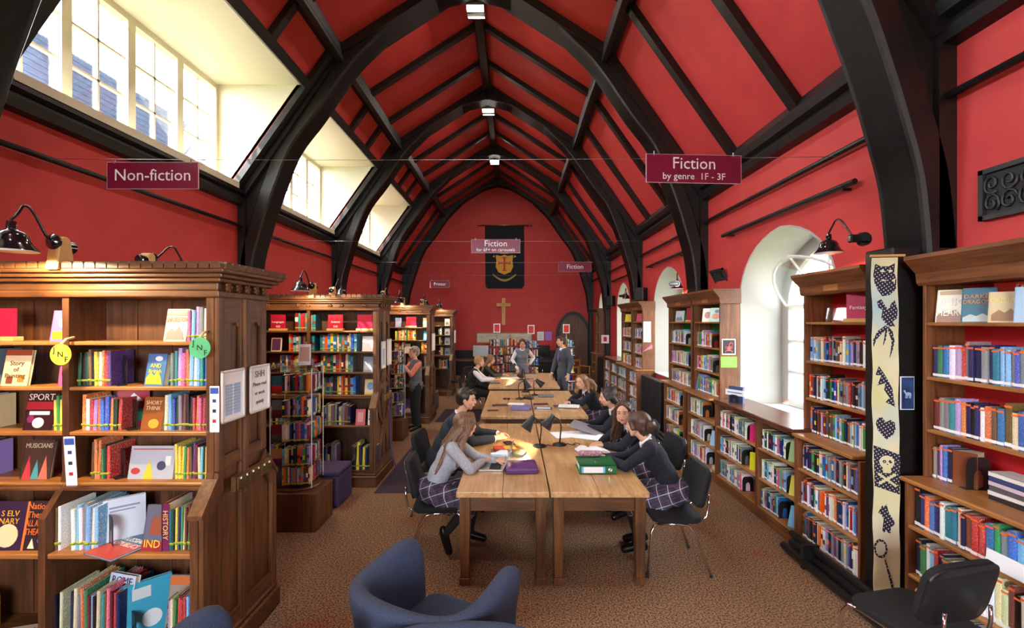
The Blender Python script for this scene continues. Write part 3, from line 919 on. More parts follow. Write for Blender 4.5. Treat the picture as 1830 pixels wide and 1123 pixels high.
# ================================================================== long oak reading tables, in pairs
def table(x0, x1, y0, y1, label):
    cx, cy = (x0 + x1) / 2, (y0 + y1) / 2
    t = empty('reading_table', (cx, cy, 0)); tag(t, label, 'table', 'oak reading tables')
    hx, hy = (x1 - x0) / 2, (y1 - y0) / 2
    # top of two boards with a fine joint
    MB().box(-hx, .0 - .0012, -hy, hy, .705, .75).build('top_board', TABLE['Y'], t, bevel=.006, seg=2)
    MB().box(.0012, hx, -hy, hy, .705, .75).build('top_board', TABLE['Y'], t, bevel=.006, seg=2)
    for s in (-1, 1):
        MB().box(-hx + .1, hx - .1, s * (hy - .07) - .012, s * (hy - .07) + .012, .58, .705).build('apron', LEGW['X'], t)
        MB().box(s * (hx - .07) - .012, s * (hx - .07) + .012, -hy + .1, hy - .1, .58, .705).build('apron', LEGW['Y'], t)
    for sx in (-1, 1):
        for sy in (-1, 1):
            px, py = sx * (hx - .065), sy * (hy - .065)
            m = MB()
            def ring(h, z): return [(px - h, py - h, z), (px + h, py - h, z), (px + h, py + h, z), (px - h, py + h, z)]
            vs = ring(.043, .705) + ring(.043, .56) + ring(.033, .07) + ring(.033, .055)
            m.add(vs, [(0, 1, 2, 3)] + [(i * 4 + j, i * 4 + (j + 1) % 4, i * 4 + 4 + (j + 1) % 4, i * 4 + 4 + j) for i in range(3) for j in range(4)] + [(15, 14, 13, 12)])
            lg = m.build('leg', LEGW['Z'], t, bevel=.004)
            MB().box(px - .042, px + .042, py - .042, py + .042, 0, .055).build('foot_block', LEGW['Z'], lg, bevel=.006)
    return t
TB = [table(-.464, .272, 3.67, 6.14, 'oak reading table with the laptop and purple folder'),
      table(.284, 1.066, 3.67, 6.14, 'oak reading table with the green lever arch file'),
      table(-.49, .27, 6.62, 9.05, 'oak reading table with a dark folder, second pair, aisle side'),
      table(.285, 1.05, 6.62, 9.05, 'oak reading table where the curly haired girl leans'),
      table(-.55, .19, 9.56, 12.2, 'oak reading table in the sunlight at the far end, aisle side'),
      table(.2, .93, 9.56, 12.2, 'oak reading table beside the man in the grey suit')]
# ================================================================== books
def unit_cover():
    m = MB()
    n = 5
    # rounded spine and two boards, one folded sheet: outline in XY extruded in Z
    out = [(-.5, 1), (-.5, .03), (-.3, .004), (0, -.004), (.3, .004), (.5, .03), (.5, 1)]
    inn = [(-.42, 1), (-.42, .05), (-.25, .035), (0, .03), (.25, .035), (.42, .05), (.42, 1)]
    m.band(out, inn, 0, 1, 'Z')
    return m
_cover = unit_cover().build('book', BOOKC); COVER = _cover.data; bpy.data.objects.remove(_cover)
_p = MB().box(-.42, .42, .04, .97, .012, .985).build('pages', PAGES); PAGEM = _p.data; bpy.data.objects.remove(_p)
def label_mesh(z0, z1):
    l = MB().box(-.505, .505, -.012, .03, z0, z1).build('spine_label', PLAINC); me = l.data; bpy.data.objects.remove(l); return me
LAB_LOW, LAB_MID, LAB_TOP = label_mesh(.04, .12), label_mesh(.165, .19), label_mesh(.9, .95)
LAB_GRN = label_mesh(.13, .165)

NAMED = [('red', (190, 30, 36)), ('dark red', (110, 24, 30)), ('orange', (222, 104, 34)), ('yellow', (232, 200, 40)), ('green', (48, 140, 70)), ('dark green', (24, 72, 48)),
         ('teal', (30, 130, 140)), ('light blue', (110, 180, 220)), ('blue', (40, 98, 180)), ('navy', (24, 34, 80)), ('purple', (96, 50, 130)), ('lilac', (170, 140, 200)),
         ('pink', (214, 90, 140)), ('white', (232, 230, 226)), ('cream', (222, 206, 170)), ('grey', (130, 130, 134)), ('black', (22, 22, 26)), ('brown', (110, 70, 44))]
COLS = dict(NAMED)
def pick(names):
    n = random.choice(names)
    r, g, b = COLS[n]
    j = lambda v: max(4, min(250, v + random.randint(-16, 16)))
    return n, srgb(j(r), j(g), j(b))
PAL_R = ['white', 'grey', 'cream', 'navy', 'black', 'white', 'grey', 'navy', 'brown', 'navy', 'blue', 'blue', 'light blue', 'teal', 'white', 'white', 'grey', 'black', 'dark red', 'orange', 'purple', 'cream', 'light blue', 'navy', 'brown', 'green', 'lilac', 'red']
PAL_L = ['yellow', 'green', 'red', 'blue', 'light blue', 'orange', 'white', 'navy', 'pink', 'purple', 'dark red', 'teal', 'cream', 'lilac', 'grey', 'dark green', 'black']
PAL_M = ['white', 'cream', 'red', 'blue', 'light blue', 'navy', 'yellow', 'cream', 'brown', 'orange', 'teal', 'black', 'grey', 'dark red']
ORD = lambda n: '%d%s' % (n, 'th' if 10 <= n % 100 <= 20 else {1: 'st', 2: 'nd', 3: 'rd'}.get(n % 10, 'th'))
BOOKS = []       # every upright book on a shelf
ROWCOUNT = {}
def put(row, pos, rz, t, h, dp, lean, col, labels):
    k = ROWCOUNT[row] = ROWCOUNT.get(row, 0) + 1
    BOOKS.append(dict(row=row, k=k, pos=pos, rz=rz, t=t, h=h, dp=dp, lean=lean, col=col, labels=labels))
def row(name, start, run, length, rz, hr, tr, dr, pal, labels, lean_end=0.0, maxn=400):
    """books side by side from start along run (unit vector); spines face the local -Y after rotation rz"""
    s = 0.0
    n = 0
    while n < maxn:
        t = random.uniform(*tr)
        if s + t > length: break
        h = random.uniform(*hr) * (1 if random.random() > .12 else 1.1)
        dp = random.uniform(*dr)
        p = Vector(start) + Vector(run) * (s + t / 2)
        lean = random.uniform(-.02, .05)
        inset = random.uniform(0, .018)
        nrm = Vector((math.sin(rz), -math.cos(rz), 0))
        put(name, p - nrm * inset, rz, t, h, dp, lean, pick(pal), labels)
        s += t + random.uniform(.0008, .003)
        n += 1
    return s

# --- bookend: black sheet steel with an arched cut-out, foot under the books
def bookend_mesh():
    m = MB()
    o = [(-.5, 0), (-.5, .75), (-.42, .93), (-.25, 1), (.25, 1), (.42, .93), (.5, .75), (.5, 0)]
    i = [(-.2, 0), (-.19, .42), (-.14, .54), (-.06, .6), (.06, .6), (.14, .54), (.19, .42), (.2, 0)]
    m.band(o, i, -.006, .006, 'X')
    m.box(-.3, .006, -.5, .5, 0, .012)
    b = m.build('bookend', SATBLACK); me = b.data; bpy.data.objects.remove(b); return me
BEND = bookend_mesh()
def bookend(pos, rz, label, w=.13, h=.17):
    o = bpy.data.objects.new('bookend', BEND); COL.objects.link(o)
    o.location = pos; o.rotation_euler = (0, 0, rz); o.scale = (w * 1.3, w, h)
    return tag(o, label, 'bookend', 'black steel bookends')

# --- a book standing or leaning with its front cover to the room
def face_book(loc, rz, w, h, t, lean, col, label, title=None, tcol=(1, 1, 1), band=None, bandcol=(1, 1, 1), sub=None, pics=(), tz=.72, tsize=None, group='books shown face out'):
    """local frame: cover faces -Y, width along X, leaning back by lean"""
    b = empty('book', loc, rz)
    tag(b, label, 'book', group)
    Mx = Matrix.Rotation(-lean, 4, 'X')
    def fin(o):
        o.data.transform(Mx); return o
    cm = mat('cover_%02x%02x%02x' % tuple(int(255 * c ** .45) for c in col), col, 0.28, coat=.3)
    cov = MB().box(-w / 2, w / 2, 0, .003, 0, h).box(-w / 2, w / 2, t - .003, t, 0, h).box(-w / 2, -w / 2 + .004, 0, t, 0, h)
    fin(cov.build('cover', cm, b))
    fin(MB().box(-w / 2 + .004, w / 2 - .005, .003, t - .003, .004, h - .004).build('pages', PAGES, b))
    if band:
        fin(MB().box(-w / 2 + .002, w / 2 - .002, -.0012, .001, h * band[0], h * band[1]).build('cover_band', mat('band_%02x%02x%02x' % tuple(int(255 * c ** .45) for c in bandcol), bandcol, .3), b))
    for (kind, cx, cz, sx, sz, pc) in pics:
        pm = mat('pic_%02x%02x%02x' % tuple(int(255 * c ** .45) for c in pc), pc, .35)
        m = MB()
        if kind == 'disc':
            m.prism([(cx * w + sx * w * math.cos(a * PI / 8), cz * h + sz * h * math.sin(a * PI / 8)) for a in range(16)], 'Y', -.002, 0)
        elif kind == 'tri':
            m.prism([(cx * w - sx * w, cz * h - sz * h), (cx * w + sx * w, cz * h - sz * h), (cx * w, cz * h + sz * h)], 'Y', -.002, 0)
        elif kind == 'hill':
            m.prism([(cx * w - sx * w, cz * h - sz * h), (cx * w + sx * w, cz * h - sz * h), (cx * w + sx * w * .8, cz * h), (cx * w + sx * w * .3, cz * h + sz * h), (cx * w - sx * w * .1, cz * h + sz * h * .3), (cx * w - sx * w * .5, cz * h + sz * h * .8), (cx * w - sx * w, cz * h)], 'Y', -.0018, 0)
        else:
            m.box(cx * w - sx * w, cx * w + sx * w, -.0018, 0, cz * h - sz * h, cz * h + sz * h)
        fin(m.build('cover_picture', pm, b))
    if title:
        ls = title.split('\n')
        tm = mat('ink_%02x%02x%02x' % tuple(int(255 * c ** .45) for c in tcol), tcol, .4)
        sz = tsize or w * .3
        for i, l in enumerate(ls):
            M = Mx @ frame_M((0, -.0028, h * tz - i * sz * .95), (1, 0, 0), (0, 0, 1))
            text_mesh('title', l, sz, tm, M, b, maxw=w * .9)
    return b

# ------------------------------------------------------------------ right wall bookcases
RRZ = -PI / 2            # spines face -X
def rrow(case, shelf, yfar, ynear, z, front, fill=1.0, hr=(.19, .215), end=True, pal=PAL_R, tr=(.016, .034)):
    L = (yfar - ynear) * fill
    nm = '%s of the %s' % (shelf, case)
    s = row(nm, (front + .012, yfar - .004, z), (0, -1, 0), L, RRZ, hr, tr, (.12, .14), pal, [(LAB_LOW, srgb(240, 240, 240)), (LAB_TOP, srgb(236, 110, 50))] if pal is PAL_R else [(LAB_LOW, srgb(240, 240, 240)), (LAB_TOP, srgb(150, 200, 70))])
    if end and fill < .97:
        bookend((front + .085, yfar - .004 - s - .004, z), -PI / 2, 'black bookend on the %s of the %s' % (shelf, case))
SH = ['ledge', 'third shelf', 'second shelf', 'top shelf']
SL_ = ['bottom shelf', 'middle low shelf', 'upper low shelf']
# edge-of-view case
for k, z in enumerate(RZU[:3]):
    if k == 0:
        rrow('edge bookcase', 'ledge', 3.07, 2.93, z, FU + .02, 1.0, hr=(.2, .235), end=False)
    else:
        rrow('edge bookcase', SH[k], 3.07, 1.3, z, FU + .02, 1.0, hr=(.2, .235), tr=(.022, .042))
for k, z in enumerate(RZL):
    rrow('edge bookcase', SL_[k], 3.07, 2.2, z, FL + .02, 1.0, hr=(.2, .24), tr=(.026, .044))
    rrow('edge bookcase near bay', SL_[k], 2.14, 1.3, z, FL + .02, 1.0, hr=(.2, .24), tr=(.026, .044))
# fantasy case
for k, z in enumerate(RZU[:3]):
    rrow('fantasy bookcase', SH[k], 4.35, 3.6, z, FU + .02, 1.0, hr=(.195, .225), tr=(.017, .03))
for k, z in enumerate(RZL):
    rrow('fantasy bookcase', SL_[k], 4.27, 3.53, z, FL + .02, 1.0, hr=(.195, .225), tr=(.017, .03))
# low case under the window
PAL_W = ['white', 'grey', 'navy', 'white', 'light blue', 'white', 'teal', 'blue', 'light blue', 'white', 'grey', 'navy', 'cream', 'pink', 'black']
for k, z in enumerate(RZL):
    rrow('window bookcase far bay', SL_[k], 5.99, 5.03, z, FL + .02, (.62, .62, .74)[k], hr=(.185, .205), pal=PAL_W)
    rrow('window bookcase near bay', SL_[k], 4.97, 4.33, z, FL + .02, (.5, .72, .7)[k], hr=(.185, .205), pal=PAL_W)
# green backed pair
PAL_G = ['white', 'grey', 'cream', 'white', 'grey', 'white', 'light blue', 'green', 'cream', 'yellow', 'pink', 'lilac', 'blue', 'grey', 'orange', 'red']
for k, z in enumerate(RZU[:3]):
    rrow('green bookcase', SH[k], 7.02, 6.19, z, FU + .02, (1.0, .66, .64)[k], pal=PAL_G, tr=(.018, .034))
    rrow('green bookcase past the post', SH[k], 8.19, 7.19, z, FU + .02, (.96, .84, .7)[k], pal=PAL_G, tr=(.018, .034))
for k, z in enumerate(RZL):
    rrow('green bookcase', SL_[k], 6.97, 6.06, z, FL + .02, (.62, .55, .5)[k], pal=PAL_G, tr=(.018, .034))
    rrow('green bookcase past the post', SL_[k], 8.07, 7.2, z, FL + .02, (.72, .7, .74)[k], pal=PAL_G, tr=(.018, .034))
# far pair and low case
for (nm, a, b) in (('bookcase with papers', 10.69, 9.93), ('bookcase past the third post', 11.82, 10.87)):
    for k, z in enumerate(RZU[:3]): rrow(nm, SH[k], a, b, z, FU + .02, random.choice((.75, .85, .95)), pal=PAL_G, tr=(.02, .04))
    for k, z in enumerate(RZL): rrow(nm, SL_[k], a, b, z, FL + .02, random.choice((.75, .85, .95)), pal=PAL_G, tr=(.02, .04))
for (nm, a, b) in (('far low bookcase near bay', 12.67, 11.9), ('far low bookcase far bay', 13.57, 12.75)):
    for k, z in enumerate(RZL): rrow(nm, SL_[k], a, b, z, FL + .02, .85, pal=PAL_W, tr=(.02, .04))

# ------------------------------------------------------------------ first oak bookcase, as photographed
def lrow(case, ci, shelf, x0, x1, z, depth, hr, tr=(.012, .03), pal=PAL_L, cols=None, dr=(.16, .2), lab=True):
    yc = CASE_Y[ci]
    nm = '%s of the %s' % (shelf, case)
    labels = [(LAB_GRN, srgb(96, 150, 44)), (LAB_MID, srgb(206, 186, 50))] if lab else []
    if cols:
        s = 0.0
        n = len(cols); t0 = (x1 - x0) / n
        for c in cols:
            t = t0 * random.uniform(.8, 1.02)
            r, g, b = COLS[c]
            j = lambda v: max(4, min(250, v + random.randint(-14, 14)))
            put(nm, Vector((x0 + s + t / 2, yc - depth + .03 + random.uniform(0, .015), z)), 0, t, random.uniform(*hr), random.uniform(*dr), random.uniform(-.02, .04), (c, srgb(j(r), j(g), j(b))), labels)
            s += t + .0015
        return s
    return row(nm, (x0, yc - depth + .03, z), (1, 0, 0), x1 - x0, 0, hr, tr, dr, pal, labels)
def px(x, d): return (x - 920) * d / 830.0
C1 = 'first oak bookcase'
U = UT - .01; LW = LT - .02
D1 = 2.79; D1L = 2.66
F1 = CASE_Y[0] - UT; F1L = CASE_Y[0] - LT
z1, z2, z3, z4 = UZ[3], UZ[2], UZ[1], UZ[0]
lrow(C1, 0, 'top shelf', px(329, D1), px(371, D1), z1, U, (.18, .22), cols=['pink', 'light blue', 'lilac', 'grey', 'cream', 'yellow'])
lrow(C1, 0, 'second shelf', px(132, D1), px(192, D1), z2, U, (.2, .22), cols=['dark green', 'black', 'dark green', 'brown', 'black', 'yellow', 'white', 'orange', 'red', 'purple'])
lrow(C1, 0, 'second shelf', px(298, D1), px(371, D1), z2, U, (.19, .23), cols=['grey', 'teal', 'lilac', 'pink', 'orange', 'light blue', 'white', 'light blue', 'teal', 'blue', 'lilac'])
lrow(C1, 0, 'third shelf, middle bay', px(88, D1), px(117, D1), z3, U, (.18, .22), cols=['yellow', 'green', 'yellow', 'light blue', 'brown', 'cream'])
lrow(C1, 0, 'third shelf', px(138, D1), px(212, D1), z3, U, (.17, .22), cols=['orange', 'white', 'red', 'lilac', 'orange', 'blue', 'blue', 'orange', 'dark green', 'red'])
lrow(C1, 0, 'third shelf', px(286, D1), px(371, D1), z3, U, (.18, .22), cols=['cream', 'light blue', 'blue', 'dark green', 'grey', 'brown', 'black', 'black', 'red', 'orange', 'pink', 'red', 'blue', 'lilac'])
lrow(C1, 0, 'ledge', px(150, 2.77), px(184, 2.77), z4, U, (.18, .24), cols=['brown', 'orange', 'orange', 'green', 'dark green', 'red'])
lrow(C1, 0, 'ledge', px(302, 2.77), px(367, 2.77), z4, U, (.19, .22), cols=['yellow', 'yellow', 'yellow', 'green', 'orange', 'brown', 'purple', 'dark red', 'cream', 'light blue', 'black', 'yellow', 'orange'])
lrow(C1, 0, 'lower shelf, middle bay', px(74, D1L), px(100, D1L), LZ[1], LW, (.24, .27), cols=['dark red', 'cream', 'cream', 'brown', 'white'], dr=(.2, .24))
lrow(C1, 0, 'lower shelf', px(118, D1L), px(166, D1L), LZ[1], LW, (.22, .3), cols=['white', 'light blue', 'white', 'grey', 'light blue', 'cream', 'light blue'], dr=(.22, .26))
lrow(C1, 0, 'lower shelf', px(284, D1L), px(341, D1L), LZ[1], LW, (.22, .28), cols=['purple', 'dark red', 'teal', 'dark green', 'yellow', 'navy', 'green', 'cream', 'brown', 'green', 'dark red', 'purple'], dr=(.22, .26))
lrow(C1, 0, 'bottom shelf, middle bay', px(72, D1L), px(100, D1L), LZ[0], LW, (.26, .33), cols=['grey', 'brown', 'orange', 'black', 'cream'], dr=(.22, .26))
lrow(C1, 0, 'bottom shelf', px(116, D1L), px(206, D1L), LZ[0], LW, (.3, .36), cols=['navy', 'cream', 'grey', 'orange', 'green', 'dark red', 'light blue', 'black', 'cream', 'teal', 'brown', 'pink', 'dark red', 'red', 'navy'], dr=(.24, .28), lab=False)
lrow(C1, 0, 'bottom shelf', px(292, D1L), px(341, D1L), LZ[0], LW, (.27, .31), cols=['lilac', 'cream', 'green', 'brown', 'red', 'red', 'red', 'light blue', 'blue', 'cream'], dr=(.22, .26), lab=False)

for (zz, nm_, dp_) in ((z2, 'second shelf', U), (z3, 'third shelf', U), (z4, 'ledge', U), (LZ[1], 'lower shelf', LW), (LZ[0], 'bottom shelf', LW)):
    lrow(C1, 0, nm_ + ', wall bay', -4.2, -3.56, zz, dp_, (.19, .23))
    lrow(C1, 0, nm_ + ', far side of the middle bay', -3.48, -3.2, zz, dp_, (.19, .23))

# black bookends of the first case
for (x, d, z, dep, lab, h) in ((203, D1, z2, U, 'second shelf', .18), (222, D1, z3, U, 'third shelf', .18), (194, 2.77, z4, U, 'ledge', .17), (176, D1L, LZ[1], LW, 'lower shelf', .18), (218, D1L, LZ[0], LW, 'bottom shelf', .18)):
    bookend((px(x, d), CASE_Y[0] - dep + .09, z), 0.9, 'black bookend on the %s of the first oak bookcase' % lab, .12, h)

W = (.85, .85, .83); K = (.01, .01, .012)
def fb(x0, x1, d, z, h, dep, col, label, lean=.18, t=.02, rz=0.0, **k):
    X0, X1 = px(x0, d), px(x1, d)
    return face_book(((X0 + X1) / 2, CASE_Y[0] - dep + .035, z), rz, X1 - X0, h, t, lean, col, label, **k)
fb(82, 116, D1, z1, .19, U, srgb(206, 110, 170), 'pink picture book propped face out on the top shelf, middle bay', rz=.1, pics=(('disc', .1, .6, .25, .16, srgb(240, 220, 190)), ('box', 0, .2, .4, .12, srgb(240, 200, 40))))
fb(284, 328, D1, z1, .2, U, srgb(216, 206, 190), 'white book with a dark sketch propped face out on the top shelf', rz=-.1, title='SHACKLETON', tcol=srgb(150, 110, 60), tz=.66, band=(.78, .98), bandcol=srgb(80, 66, 54), pics=(('hill', 0, .25, .4, .2, srgb(150, 140, 130)),))
fb(-8, 40, D1, z2, .22, U, srgb(226, 206, 160), 'cream Story of Painting book face out on the second shelf', title='Story\nof\nPainting', tcol=srgb(90, 60, 30), tz=.62, tsize=.04, band=(.84, 1), bandcol=srgb(150, 70, 40), pics=(('box', -.2, .16, .12, .1, srgb(120, 70, 40)), ('box', .22, .2, .12, .1, srgb(190, 130, 60))))
fb(97, 118, D1, z2, .12, U, srgb(220, 90, 140), 'small pink patterned book half hidden below the yellow tag', rz=.2, pics=(('disc', .1, .3, .3, .2, srgb(230, 180, 60)), ('disc', -.1, .65, .2, .18, srgb(120, 30, 60))))
fb(248, 288, D1, z2, .195, U, srgb(70, 120, 170), 'blue book with yellow lettering face out on the second shelf', rz=-.15, title='AND\nBritish', tcol=srgb(240, 220, 60), tz=.62, tsize=.035, t=.04, pics=(('hill', 0, .25, .42, .2, srgb(225, 190, 60)), ('disc', .1, .85, .2, .08, srgb(230, 230, 235))))
fb(32, 84, D1, z3, .225, U, srgb(40, 22, 26), 'dark SPORT book face out on the third shelf', title='SPORT', tcol=srgb(226, 214, 190), tz=.88, tsize=.055, band=(.55, .76), bandcol=srgb(170, 40, 50), pics=(('disc', 0, .2, .2, .14, srgb(225, 220, 210)), ('box', 0, .46, .35, .05, srgb(230, 226, 220)), ('disc', -.28, .3, .12, .1, srgb(120, 40, 90))))
fb(242, 284, D1, z3, .2, U, srgb(140, 84, 40), 'brown lettered book propped face out on the third shelf', rz=-.12, title='SHORT\nTHINK', tcol=srgb(230, 200, 150), tz=.82, tsize=.034, t=.035, pics=(('disc', .1, .2, .25, .14, srgb(225, 160, 60)),))
fb(20, 74, 2.77, z4, .23, U, srgb(60, 50, 40), 'MUSICIANS book with coloured rays face out on the ledge', title='MUSICIANS', tcol=srgb(206, 190, 150), tz=.85, tsize=.04, pics=(('tri', -.28, .3, .15, .3, srgb(200, 60, 70)), ('tri', 0, .25, .14, .25, srgb(70, 150, 150)), ('tri', .28, .3, .15, .3, srgb(220, 110, 90))))
fb(216, 298, 2.77, z4, .195, U, srgb(170, 178, 186), 'wide grey picture book with a path and a train on the ledge', pics=(('box', 0, .9, .44, .02, srgb(170, 90, 84)), ('tri', -.05, .3, .12, .3, srgb(200, 190, 60)), ('disc', .22, .4, .1, .14, srgb(60, 66, 90)), ('disc', -.34, .24, .1, .1, srgb(170, 60, 60)), ('box', .36, .55, .06, .14, srgb(226, 220, 210))))
fb(-34, 32, D1L, LZ[1], .27, LW, srgb(40, 30, 60), 'dark book with a glowing picture half out of view on the lower shelf', title='S ELV\nNARY', tcol=srgb(220, 170, 50), tz=.75, tsize=.045, pics=(('disc', 0, .3, .3, .24, srgb(240, 210, 160)),))
fb(28, 78, D1L, LZ[1], .27, LW, srgb(34, 34, 40), 'black and orange ALL ABOUT THEATRE book face out on the lower shelf', title='National\nTheatre\nALL ABOUT\nTHEATRE', tcol=srgb(236, 120, 50), tz=.9, tsize=.05, t=.03, pics=(('box', -.46, .5, .04, .5, srgb(226, 120, 50)), ('tri', -.15, .14, .12, .1, srgb(230, 226, 180)), ('disc', .25, .2, .2, .08, srgb(70, 120, 180))))
fb(244, 284, D1L, LZ[1], .25, LW, srgb(90, 100, 120), 'blue grey IND book leaning face out beside the HISTORY volume', rz=-.1, title='IND', tcol=srgb(240, 200, 40), tz=.14, tsize=.06, pics=(('hill', .1, .6, .3, .25, srgb(140, 80, 60)), ('box', 0, .1, .48, .1, srgb(150, 40, 60))))
fb(258, 322, D1L, LZ[0], .34, LW - .12, srgb(150, 140, 128), 'EXPLORERS book with a mountain and a sunset on the bottom shelf', title='THE BOOK OF\nEXPLORERS', tcol=srgb(40, 36, 34), tz=.3, tsize=.06, band=(.84, .98), bandcol=srgb(200, 110, 60), pics=(('hill', 0, .6, .48, .16, srgb(70, 70, 70)),))
def big_side(xc, d, z, w, h, col, label, dep, rz, t=.03, **k):
    return face_book((px(xc, d), CASE_Y[0] - dep + .04, z), rz, w, h, t, .03, col, label, **k)
big_side(184, D1L, LZ[1], .2, .26, srgb(206, 214, 222), 'pale blue grey picture book behind the lower shelf bookend', LW - .12, .75, pics=(('box', 0, .8, .36, .02, srgb(130, 140, 160)), ('box', -.05, .72, .3, .015, srgb(130, 140, 160))))
big_side(226, D1L, LZ[0], .25, .33, srgb(60, 160, 190), 'turquoise book with a man portrait behind the bottom shelf bookend', LW - .12, .8, pics=(('box', -.1, .8, .18, .1, srgb(200, 210, 210)), ('disc', .1, .3, .2, .16, srgb(220, 226, 230))))
big_side(208, D1, z3, .16, .23, srgb(170, 40, 60), 'red and green bowed book standing by the third shelf bookend', U - .1, .85, pics=(('tri', 0, .8, .3, .12, srgb(230, 226, 220)), ('box', 0, .3, .48, .16, srgb(40, 120, 100))))
# flat books
def flat_book(loc, rz, w, l, t, col, label, title=None, tcol=K, pics=(), group='books lying flat', tilt=0.0):
    b = empty('book', loc, rz); tag(b, label, 'book', group)
    b.rotation_euler = (tilt, 0, rz)
    cm = mat('cover_%02x%02x%02x' % tuple(int(255 * c ** .45) for c in col), col, 0.3, coat=.2)
    MB().box(-w / 2, w / 2, -l / 2, l / 2, 0, .003).box(-w / 2, w / 2, -l / 2, l / 2, t - .003, t).box(-w / 2, -w / 2 + .004, -l / 2, l / 2, 0, t).build('cover', cm, b)
    MB().box(-w / 2 + .004, w / 2 - .005, -l / 2 + .004, l / 2 - .004, .003, t - .003).build('pages', PAGES, b)
    for (cx, cy, sx, sy, pc) in pics:
        MB().box(cx * w - sx * w, cx * w + sx * w, cy * l - sy * l, cy * l + sy * l, t, t + .001).build('cover_picture', mat('pic_%02x%02x%02x' % tuple(int(255 * c ** .45) for c in pc), pc, .35), b)
    if title:
        for i, s in enumerate(title.split('\n')):
            text_mesh('title', s, w * .22, mat('ink_%02x%02x%02x' % tuple(int(255 * c ** .45) for c in tcol), tcol, .4), frame_M((0, l * .22 - i * w * .22, t + .0012), (1, 0, 0), (0, 1, 0)), b, maxw=w * .86)
    return b
flat_book((px(222, 2.72), F1L + .09, LZ[1] + .002), -.35, .24, .27, .012, srgb(70, 110, 150), 'RUSSIAN REPUBLICS book lying flat and poking over the lower shelf edge', 'RUSSIAN\nREPUBLICS', W, pics=((0, -.2, .5, .3, srgb(200, 70, 44)),))
flat_book((px(24, 2.72), F1L + .13, LZ[0] + .002), .3, .3, .26, .02, srgb(214, 204, 186), 'cream book lying flat on the bottom shelf, middle bay', 'MUSIC\nWORDS', srgb(60, 50, 44))
# the tall HISTORY spine and the slanting ROME book
hb = face_book((px(291, D1L), F1L + .05, LZ[1]), 0, .042, .27, .2, .0, srgb(110, 40, 84), 'thick purple HISTORY volume upright on the lower shelf', group='large reference books')
text_mesh('title', 'HISTORY', .042, mat('ink_gold', srgb(220, 190, 110), .4), frame_M((0, -.003, .15), (0, 0, -1), (1, 0, 0)), hb)
rb = face_book((px(182, D1L), F1L + .16, LZ[0] + .30), -.25, .2, .075, .03, .2, srgb(200, 214, 230), 'pale ROME book lying along the tops of the bottom shelf books', title='ROME', tcol=srgb(40, 60, 100), tz=.5, tsize=.06, group='large reference books')

# ------------------------------------------------------------------ other oak bookcases (rows as they read from here)
def frow(ci, case, shelf, segs, z, dep, d, hr=(.19, .24), pal=PAL_M):
    for (a, b) in segs:
        lrow(case, ci, shelf, px(a, d), px(b, d), z, dep, hr, tr=(.018, .04), pal=pal)
C2 = 'second oak bookcase'
frow(1, C2, 'top shelf', [(524, 563)], z1, U, 6.03)
frow(1, C2, 'second shelf', [(513, 564), (569, 636)], z2, U, 6.03)
frow(1, C2, 'third shelf', [(497, 565), (570, 628)], z3, U, 6.03)
frow(1, C2, 'ledge', [(481, 499), (571, 634)], z4, U, 6.0, (.2, .25))
frow(1, C2, 'lower shelf', [(480, 506), (572, 624)], LZ[1], LW, 5.9, (.22, .28), ['navy', 'cream', 'grey', 'brown', 'light blue', 'black', 'dark red'])
frow(1, C2, 'bottom shelf', [(480, 505), (573, 600), (626, 676)], LZ[0], LW, 5.9, (.28, .36), ['navy', 'black', 'grey', 'yellow', 'blue', 'black', 'dark red'])
C3 = 'third oak bookcase'
frow(2, C3, 'second shelf', [(705, 744)], z2, U, 9.68, pal=['yellow', 'cream', 'red', 'white', 'green', 'orange'])
frow(2, C3, 'third shelf', [(704, 722), (752, 768)], z3, U, 9.68)
frow(2, C3, 'ledge', [(702, 716), (756, 768)], z4, U, 9.6)
frow(2, C3, 'lower shelf', [(704, 720)], LZ[1], LW, 9.55)
C4 = 'last oak bookcase'
frow(3, C4, 'second shelf', [(783, 790)], z2, U, 13.2)
frow(3, C4, 'third shelf', [(784, 791)], z3, U, 13.2)
frow(3, C4, 'ledge', [(784, 792)], z4, U, 13.2)
frow(3, C4, 'lower shelf', [(784, 800)], LZ[1], LW, 13.1)
def fb2(ci, x0, x1, d, z, h, dep, col, label, **k):
    X0, X1 = px(x0, d), px(x1, d)
    k.setdefault('lean', .15)
    return face_book(((X0 + X1) / 2, CASE_Y[ci] - dep + .03, z), 0, X1 - X0, h, k.pop('t', .02), k.pop('lean'), col, label, **k)
fb2(1, 481, 499, 6.03, z2, .18, U, srgb(226, 214, 200), 'white framed purple card standing on the second shelf by the languages sign', pics=(('box', 0, .5, .42, .42, srgb(90, 50, 90)),))
fb2(1, 477, 493, 6.03, z3, .19, U, srgb(30, 26, 24), 'dark book with a gold letter A face out on the third shelf', title='A', tcol=srgb(230, 180, 40), tz=.45, tsize=.1)
fb2(1, 645, 664, 6.03, z2, .2, U, srgb(236, 236, 236), 'white glossy book face out on the second shelf, science bay')
fb2(1, 647, 664, 6.03, z3, .2, U, srgb(150, 160, 180), 'blue grey book face out on the third shelf, science bay', pics=(('hill', 0, .4, .4, .25, srgb(190, 196, 206)),))
fb2(1, 648, 669, 6.0, z4, .2, U, srgb(220, 210, 190), 'cream and blue book with yellow border face out on the ledge', pics=(('disc', 0, .55, .3, .25, srgb(110, 160, 200)), ('box', 0, .06, .5, .05, srgb(230, 200, 60)), ('box', 0, .95, .5, .05, srgb(230, 200, 60))))
fb2(1, 633, 650, 5.9, LZ[1], .2, LW, srgb(216, 110, 130), 'pink patterned book face out on the lower shelf of the second bookcase', pics=(('box', 0, .5, .3, .3, srgb(226, 170, 170)),))
